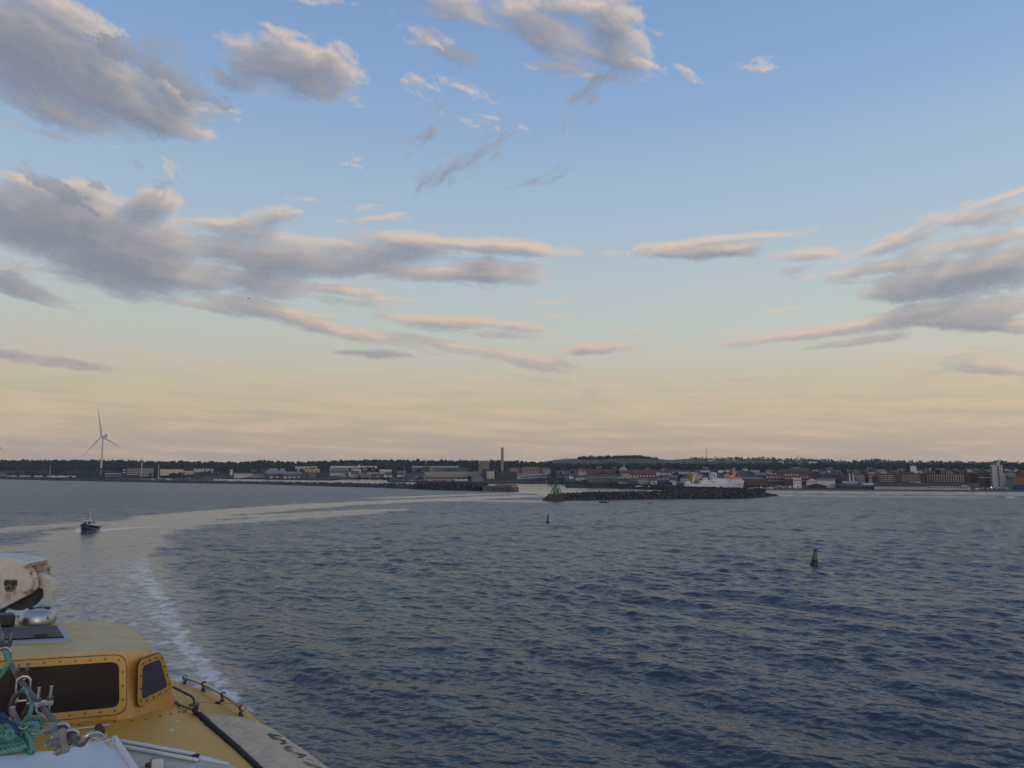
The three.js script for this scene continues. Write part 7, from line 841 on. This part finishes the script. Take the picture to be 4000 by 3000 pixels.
// ---- wire rope of the falls
const wireBump = noiseTex(128, (x, y) => 0.5 + 0.5 * Math.sin((x * 3 + y * 6) * 6.2832)); 
const wireMat = (k) => { const b = wireBump.clone(); b.repeat.set(k, 1); b.needsUpdate = true; return std(0.135, 0.125, 0.125, 0.55, { metalness: 0.35, bumpMap: b, bumpScale: 0.004 }); };
const W = (px, py, D) => at(px, py, D);
{
  const pts = [[-60, 2310, 5.6], [-20, 2400, 5.15], [4, 2480, 4.85], [20, 2545, 4.6], [48, 2605, 4.35], [78, 2655, 4.15], [112, 2700, 3.98], [150, 2742, 3.82], [182, 2782, 3.68], [214, 2822, 3.55], [240, 2852, 3.46], [268, 2872, 3.38], [300, 2886, 3.30]].map((p) => W(...p));
  const t = thing('wire_fall', 'grey steel wire rope slanting down to the pin on the davit arm', 'wire rope'); part(t, 'wire', tube(pts, 0.0128, 160, 12), wireMat(60));
  part(t, 'eye_strand', tube([[214, 2838, 3.54], [240, 2866, 3.44], [268, 2886, 3.36], [300, 2902, 3.28], [326, 2900, 3.2], [338, 2880, 3.2]].map((p) => W(...p)), 0.0128, 60, 12), wireMat(18)); part(t, 'strand_end', new THREE.SphereGeometry(0.0128, 12, 8), darkSteel).position.copy(W(338, 2880, 3.2)); part(t, 'strand_end', new THREE.SphereGeometry(0.0128, 12, 8), darkSteel).position.copy(W(300, 2886, 3.30)); part(t, 'thimble', tube([[318, 2900, 3.2], [332, 2880, 3.19], [352, 2866, 3.2], [380, 2866, 3.22], [398, 2876, 3.24]].map((p) => W(...p)), 0.010, 40, 10), steel);
  // clips: saddle, bow and two nuts
  const clip = (px, py, D, px2, py2, D2, size, studs, mat, rotUp) => { const a = W(px, py, D), b = W(px2, py2, D2), d = b.clone().sub(a).normalize(), g = new THREE.Group(); g.name = 'wire_clip'; t.add(g); const up = rotUp.clone().addScaledVector(d, -rotUp.dot(d)).normalize(), side = d.clone().cross(up); g.matrix.makeBasis(d, up, side).setPosition(a); g.matrix.decompose(g.position, g.quaternion, g.scale);
    part(g, 'saddle', new RoundedBoxGeometry(0.026 * size, 0.018 * size, 0.062 * size, 3, 0.005).translate(0, 0.016 * size, 0), mat); part(g, 'bow', new THREE.TorusGeometry(0.020 * size, 0.0062 * size, 10, 20, Math.PI).rotateY(Math.PI / 2).rotateX(Math.PI).translate(0, 0, 0), steel);
    for (const s of [-1, 1]) { part(g, 'stud', bar([0, 0, s * 0.020 * size], [0, (studs ? 0.075 : 0.042) * size, s * 0.020 * size], 0.0062 * size, 0.0062 * size, 10), steel); part(g, 'nut', new THREE.CylinderGeometry(0.0118 * size, 0.0118 * size, 0.012 * size, 6), studs ? darkSteel : galv, [0, 0.031 * size, s * 0.020 * size]); } };
  const upW = new THREE.Vector3(0.15, 1, 0.1), left = new THREE.Vector3(-1, -0.25, 0.35);
  clip(168, 2764, 3.74, 190, 2792, 3.64, 1.25, true, steel, upW); clip(84, 2645, 4.12, 112, 2700, 3.98, 1.0, true, rust, upW); clip(20, 2528, 4.66, 48, 2605, 4.35, 1.05, true, darkSteel, upW);
  clip(236, 2858, 3.46, 268, 2880, 3.36, 1.55, false, galv, left); clip(272, 2884, 3.36, 300, 2896, 3.28, 1.55, false, galv, left);
}
// shackles round the wire, each with its pin
function shackle(label, px, py, D, r, drop) { const c = W(px, py, D), t = thing('shackle', label, 'shackle', c), pts = []; for (let i = 0; i <= 12; i++) { const a = Math.PI * (1.0 - i / 12); pts.push([Math.cos(a) * r, Math.sin(a) * r * 1.1, 0]); } part(t, 'bow', tube([[-r * 0.72, -drop, 0.004], [-r * 0.95, -drop * 0.5, 0.002], ...pts, [r * 0.95, -drop * 0.5, 0.002], [r * 0.72, -drop, 0.004]], 0.0068, 60, 10), steel); part(t, 'pin', bar([-r * 0.95, -drop, 0.004], [r * 0.95, -drop, 0.004], 0.006, 0.006, 10), steel); for (const s of [-1, 1]) part(t, 'pin_end', new THREE.SphereGeometry(0.011, 12, 8), steel, [s * r * 0.95, -drop, 0.004]); return t; }
shackle('bright steel shackle hooked over the wire above the rope thimble', 92, 2668, 4.05, 0.030, 0.085).rotation.y = 0.5; shackle('dull steel shackle high on the wire beside the cabin window', 16, 2556, 4.55, 0.034, 0.075).rotation.y = 0.4;
{ // thimble of the rope
  const t = thing('rope_thimble', 'dark worn teardrop thimble hanging from the bright shackle', 'thimble'), P = [[78, 2705], [58, 2722], [46, 2750], [44, 2776], [54, 2800], [70, 2812], [86, 2800], [104, 2772], [116, 2742], [112, 2716], [98, 2702], [78, 2705]].map(([a, b]) => W(a, b, 3.95)); part(t, 'ring', tube(P, 0.0125, 80, 12), darkSteel); part(t, 'liner', tube([[46, 2765], [52, 2790], [62, 2808], [72, 2822]].map(([a, b]) => W(a, b, 3.93)), 0.015, 30, 12), galv); part(t, 'whipping', tube([[40, 2764], [50, 2762], [60, 2760]].map(([a, b]) => W(a, b, 3.915)), 0.004, 10, 8), std(0.45, 0.44, 0.42, 0.8)); part(t, 'whipping', tube([[104, 2748], [116, 2746], [128, 2744]].map(([a, b]) => W(a, b, 3.915)), 0.004, 10, 8), std(0.45, 0.44, 0.42, 0.8)); }
// laid rope: three strands round each other
function laid(points, r, pitch, seg) { const c = new THREE.CatmullRomCurve3(points), L = c.getLength(), n = seg ?? Math.max(24, Math.ceil(L / 0.012)), fr = c.computeFrenetFrames(n, false), out = []; for (let s = 0; s < 3; s++) { const P = []; for (let i = 0; i <= n; i++) { const a = i / n * L / pitch * 6.2832 + s * 2.0944, p = c.getPointAt(i / n); p.addScaledVector(fr.normals[i], Math.cos(a) * r * 0.52).addScaledVector(fr.binormals[i], Math.sin(a) * r * 0.52); P.push(p); } out.push(new THREE.TubeGeometry(new THREE.CatmullRomCurve3(P), n, r * 0.56, 6, false)); } return mergeGeometries(out); }
{
  const teal = new THREE.MeshPhysicalMaterial({ color: lin(0.125, 0.33, 0.295), roughness: 0.8, bumpMap: grainTex, bumpScale: 0.003 }), teal2 = new THREE.MeshPhysicalMaterial({ color: lin(0.08, 0.24, 0.22), roughness: 0.85, bumpMap: grainTex, bumpScale: 0.003 });
  const t = thing('teal_rope', 'bunched turquoise laid rope knotted below the dark thimble', 'rope');
  const loops = [
    [[88, 2690, 3.96], [104, 2700, 3.95], [120, 2730, 3.92], [124, 2760, 3.90], [112, 2800, 3.88], [96, 2830, 3.86], [88, 2850, 3.84]],
    [[88, 2850, 3.84], [98, 2880, 3.80], [112, 2910, 3.76], [120, 2945, 3.72], [124, 2990, 3.70]], [[80, 2852, 3.82], [84, 2885, 3.80], [90, 2915, 3.77], [102, 2950, 3.73], [106, 2990, 3.70]], [[94, 2846, 3.80], [112, 2872, 3.77], [124, 2900, 3.74], [128, 2940, 3.71]],
    [[100, 2818, 3.85], [130, 2808, 3.84], [160, 2808, 3.84], [170, 2816, 3.84], [150, 2828, 3.82], [118, 2834, 3.82]], [[96, 2832, 3.83], [124, 2826, 3.80], [142, 2828, 3.80], [146, 2842, 3.80], [126, 2850, 3.79], [100, 2852, 3.80]], [[98, 2850, 3.80], [124, 2850, 3.78], [146, 2854, 3.78], [148, 2868, 3.78], [128, 2880, 3.77], [104, 2876, 3.78]],
    [[-40, 2800, 3.90], [0, 2812, 3.88], [34, 2820, 3.86], [66, 2832, 3.84], [84, 2848, 3.83]], [[-40, 2850, 3.84], [-4, 2842, 3.82], [20, 2834, 3.82], [44, 2842, 3.80], [56, 2866, 3.79], [46, 2890, 3.78], [22, 2896, 3.78], [-2, 2884, 3.79], [-10, 2862, 3.80]], [[-40, 2892, 3.80], [0, 2880, 3.77], [34, 2868, 3.76], [62, 2872, 3.77], [66, 2896, 3.76], [48, 2916, 3.74], [16, 2914, 3.75], [-30, 2908, 3.76]],
    [[-40, 2926, 3.74], [0, 2918, 3.72], [36, 2912, 3.72], [70, 2908, 3.73], [96, 2898, 3.75]], [[-40, 2944, 3.71], [4, 2938, 3.70], [44, 2930, 3.71], [80, 2924, 3.72], [104, 2912, 3.74]], [[60, 2812, 3.87], [72, 2826, 3.84], [88, 2834, 3.82], [80, 2848, 3.80], [62, 2856, 3.79], [56, 2876, 3.78], [72, 2892, 3.77], [90, 2884, 3.77]], [[-30, 2816, 3.86], [6, 2824, 3.83], [20, 2846, 3.80], [10, 2870, 3.78], [30, 2890, 3.75], [60, 2902, 3.74], [84, 2920, 3.73]], [[28, 2856, 3.77], [44, 2850, 3.76], [58, 2862, 3.75], [52, 2880, 3.75], [36, 2882, 3.75], [28, 2866, 3.76]]];
  loops.forEach((l, i) => part(t, 'rope_loop', laid(l.map((p) => W(...p)), 0.0105 + 0.0012 * (i % 3), 0.055), i % 3 === 1 ? teal2 : teal));
  part(t, 'seizing', tube([[72, 2838], [84, 2846], [98, 2844], [108, 2834]].map(([a, b]) => W(a, b, 3.775)), 0.0035, 20, 8), std(0.4, 0.42, 0.38, 0.9));
  const u = thing('teal_lashing', 'short turquoise rope tail beside the cabin window wire', 'rope'); part(u, 'rope_loop', laid([[-30, 2668, 4.4], [0, 2640, 4.38], [22, 2612, 4.36], [36, 2588, 4.36], [30, 2560, 4.4], [18, 2545, 4.44]].map((p) => W(...p)), 0.012, 0.06), teal); part(u, 'rope_loop', laid([[-30, 2630, 4.42], [4, 2616, 4.40], [30, 2610, 4.38], [40, 2600, 4.36]].map((p) => W(...p)), 0.008, 0.05), teal2);
  const b = thing('blue_rope', 'dark blue cord looped through the turquoise rope', 'rope'), blue = std(0.02, 0.04, 0.12, 0.8); part(b, 'cord', laid([[-40, 2812, 3.80], [-4, 2806, 3.78], [18, 2812, 3.76], [42, 2824, 3.75], [62, 2842, 3.74], [70, 2868, 3.73]].map((p) => W(...p)), 0.0085, 0.04), blue); part(b, 'knot', new THREE.TorusKnotGeometry(0.013, 0.008, 50, 8, 2, 3), blue).position.copy(W(10, 2806, 3.76));
}
// ---- the far davit head with its sheave plate
{
  const D = 9.0, q = D / FOC, o = W(0, 2412, D), t = thing('stern_davit', 'rust-streaked white davit head with a hooked guard beyond the lifeboat roof', 'davit', o), L = (px, py) => { const p = W(px, py, D); return new THREE.Vector2(p.x - o.x, p.y - o.y); };
  // chipped paint: rust along the edge and streaks below the bolts
  const plateTex = (() => { const N = 512, cv = document.createElement('canvas'); cv.width = cv.height = N; const c = cv.getContext('2d'); c.fillStyle = '#cdc7b6'; c.fillRect(0, 0, N, N); for (let i = 0; i < 900; i++) { c.fillStyle = `rgba(${150 + rr(-20, 20)},${140 + rr(-15, 15)},${120 + rr(-15, 15)},0.05)`; c.fillRect(rnd() * N, rnd() * N, rr(4, 40), rr(4, 40)); } const pt = (px, py) => [(px + 120) / 320 * N, (py - 2160) / 260 * N]; const rustAt = (px, py, w, h, n, a) => { const [x, y] = pt(px, py); for (let i = 0; i < n; i++) { c.fillStyle = `rgba(${118 + rr(-40, 40)},${76 + rr(-25, 25)},${34 + rr(-10, 15)},${0.62 * a * rnd()})`; c.beginPath(); c.ellipse(x + gauss() * w, y + gauss() * h, rr(1, 5), rr(1, 6), rr(0, 3), 0, 7); c.fill(); } }; rustAt(115, 2212, 14, 9, 120, 0.8); rustAt(135, 2235, 7, 16, 110, 0.8); rustAt(147, 2272, 6, 24, 120, 0.7); rustAt(140, 2305, 14, 9, 160, 0.8); rustAt(122, 2314, 14, 7, 110, 0.7); const streak = (px, py, len, w) => { const [x, y] = pt(px, py); for (let i = 0; i < 70; i++) { c.fillStyle = `rgba(${150 + rr(-20, 20)},${95 + rr(-20, 20)},${45 + rr(-10, 10)},${0.22 * rnd()})`; c.fillRect(x + gauss() * w, y + rnd() * len * 0.3, rr(1, 3), rnd() * len); } }; streak(72, 2300, 70, 5); streak(38, 2312, 60, 6); streak(50, 2312, 80, 7); rustAt(74, 2296, 3, 12, 40, 0.9); const tx = new THREE.CanvasTexture(cv); tx.colorSpace = THREE.SRGBColorSpace; return tx; })();
  const plateMat = new THREE.MeshPhysicalMaterial({ map: plateTex, roughness: 0.55, bumpMap: grainTex, bumpScale: 0.003 });
  const ext = (pts, depth) => { const g = new THREE.ExtrudeGeometry(new THREE.Shape(pts.map((p) => L(...p))), { depth, bevelEnabled: true, bevelSize: 0.006, bevelThickness: 0.006, bevelSegments: 2 }); const p = g.attributes.position, uv = g.attributes.uv, a0 = L(-120, 2420), a1 = L(200, 2160); for (let i = 0; i < p.count; i++) uv.setXY(i, (p.getX(i) - a0.x) / (a1.x - a0.x), (p.getY(i) - a0.y) / (a1.y - a0.y)); return g; };
  part(t, 'cheek_plate', ext([[-120, 2176], [20, 2178], [100, 2200], [120, 2210], [138, 2232], [146, 2258], [150, 2290], [140, 2306], [110, 2324], [0, 2381], [-120, 2440]], 0.05), plateMat, [0, 0, 0]); part(t, 'top_flange', ext([[-120, 2172], [24, 2175], [108, 2194], [119, 2204], [119, 2210], [100, 2203], [20, 2182], [-120, 2180]], 0.34), plateMat, [0, 0, -0.32]);
  part(t, 'inner_plate', ext([[-120, 2176], [100, 2200], [138, 2232], [150, 2290], [110, 2324], [-120, 2440]], 0.04), plateMat, [0, 0, -0.32]);
  part(t, 'guard_hook', ext([[132, 2240], [160, 2256], [180, 2265], [190, 2284], [191, 2310], [184, 2357], [176, 2352], [164, 2340], [160, 2322], [157, 2302], [138, 2298]], 0.10), plateMat, [0, 0, -0.16]);
  part(t, 'sheave', new THREE.CylinderGeometry(0.22, 0.22, 0.12, 40).rotateX(1.5708), std(0.05, 0.05, 0.052, 0.6, { bumpMap: grainTex, bumpScale: 0.004 }), [L(62, 2318).x, L(62, 2318).y + 0.02, -0.12]);
  const br = new THREE.Group(); br.name = 'pin_bracket'; t.add(br); part(br, 'plate', new RoundedBoxGeometry(48 * q, 22 * q, 0.012, 2, 0.004), std(0.11, 0.085, 0.07, 0.8), [L(56, 2273).x, L(56, 2273).y, 0.064]); for (const x of [43, 70]) part(br, 'bolt_head', new THREE.CylinderGeometry(8.5 * q, 8.5 * q, 0.02, 6).rotateX(1.5708), std(0.06, 0.03, 0.02, 0.9), [L(x, 2275).x, L(x, 2275).y, 0.08]); part(br, 'pin', new THREE.CylinderGeometry(15 * q, 16 * q, 0.03, 26).rotateX(1.5708), std(0.13, 0.12, 0.11, 0.7), [L(53, 2293).x, L(53, 2293).y, 0.074]); part(br, 'pin_centre', new THREE.CylinderGeometry(6 * q, 6 * q, 0.012, 16).rotateX(1.5708), std(0.02, 0.02, 0.02, 0.6), [L(53, 2293).x, L(53, 2293).y, 0.094]);
  part(t, 'slot_cover', box(10 * q, 95 * q, 0.012, L(2, 2290).x - 2 * q, L(2, 2290).y, 0.068), std(0.012, 0.012, 0.012, 0.8));
  const dk = std(0.016, 0.015, 0.015, 0.6); for (const [a, b, y0, y1, z] of [[128, 153, 2306, 2420, -0.16], [112, 124, 2348, 2420, -0.2], [96, 110, 2356, 2420, -0.1]]) part(t, 'guide_post', box((b - a) * q, (y1 - y0) * q, 0.12, L((a + b) / 2, 0).x, (L(0, y0).y + L(0, y1).y) / 2, z), dk);
  part(t, 'pedestal', box(46 * q, 60 * q, 0.14, L(33, 0).x, L(0, 2395).y, -0.1), std(0.17, 0.145, 0.11, 0.8)); part(t, 'cross_head', box(60 * q, 12 * q, 0.14, L(112, 0).x, L(0, 2392).y, -0.1), dk);
  part(t, 'mount', box(1.3, 2.6, 0.5, L(40, 0).x - 0.1, L(0, 2420).y - 1.3, -0.3), whitePaint);
  const r = thing('bulwark_cap', 'sloping white ship bulwark behind the davit head', 'bulwark', W(40, 2412, 9.6)); part(r, 'cap_rail', bar([-1.2, 0.22, 0], [0.18, -0.02, 0], 0.045, 0.045, 14), whitePaint); part(r, 'plating', box(1.5, 0.9, 0.05, -0.6, -0.42, -0.02), whitePaint);
}
scene.traverse((o) => { if (o.isMesh) { o.castShadow = true; o.receiveShadow = true; } });
renderer.render(scene, camera);
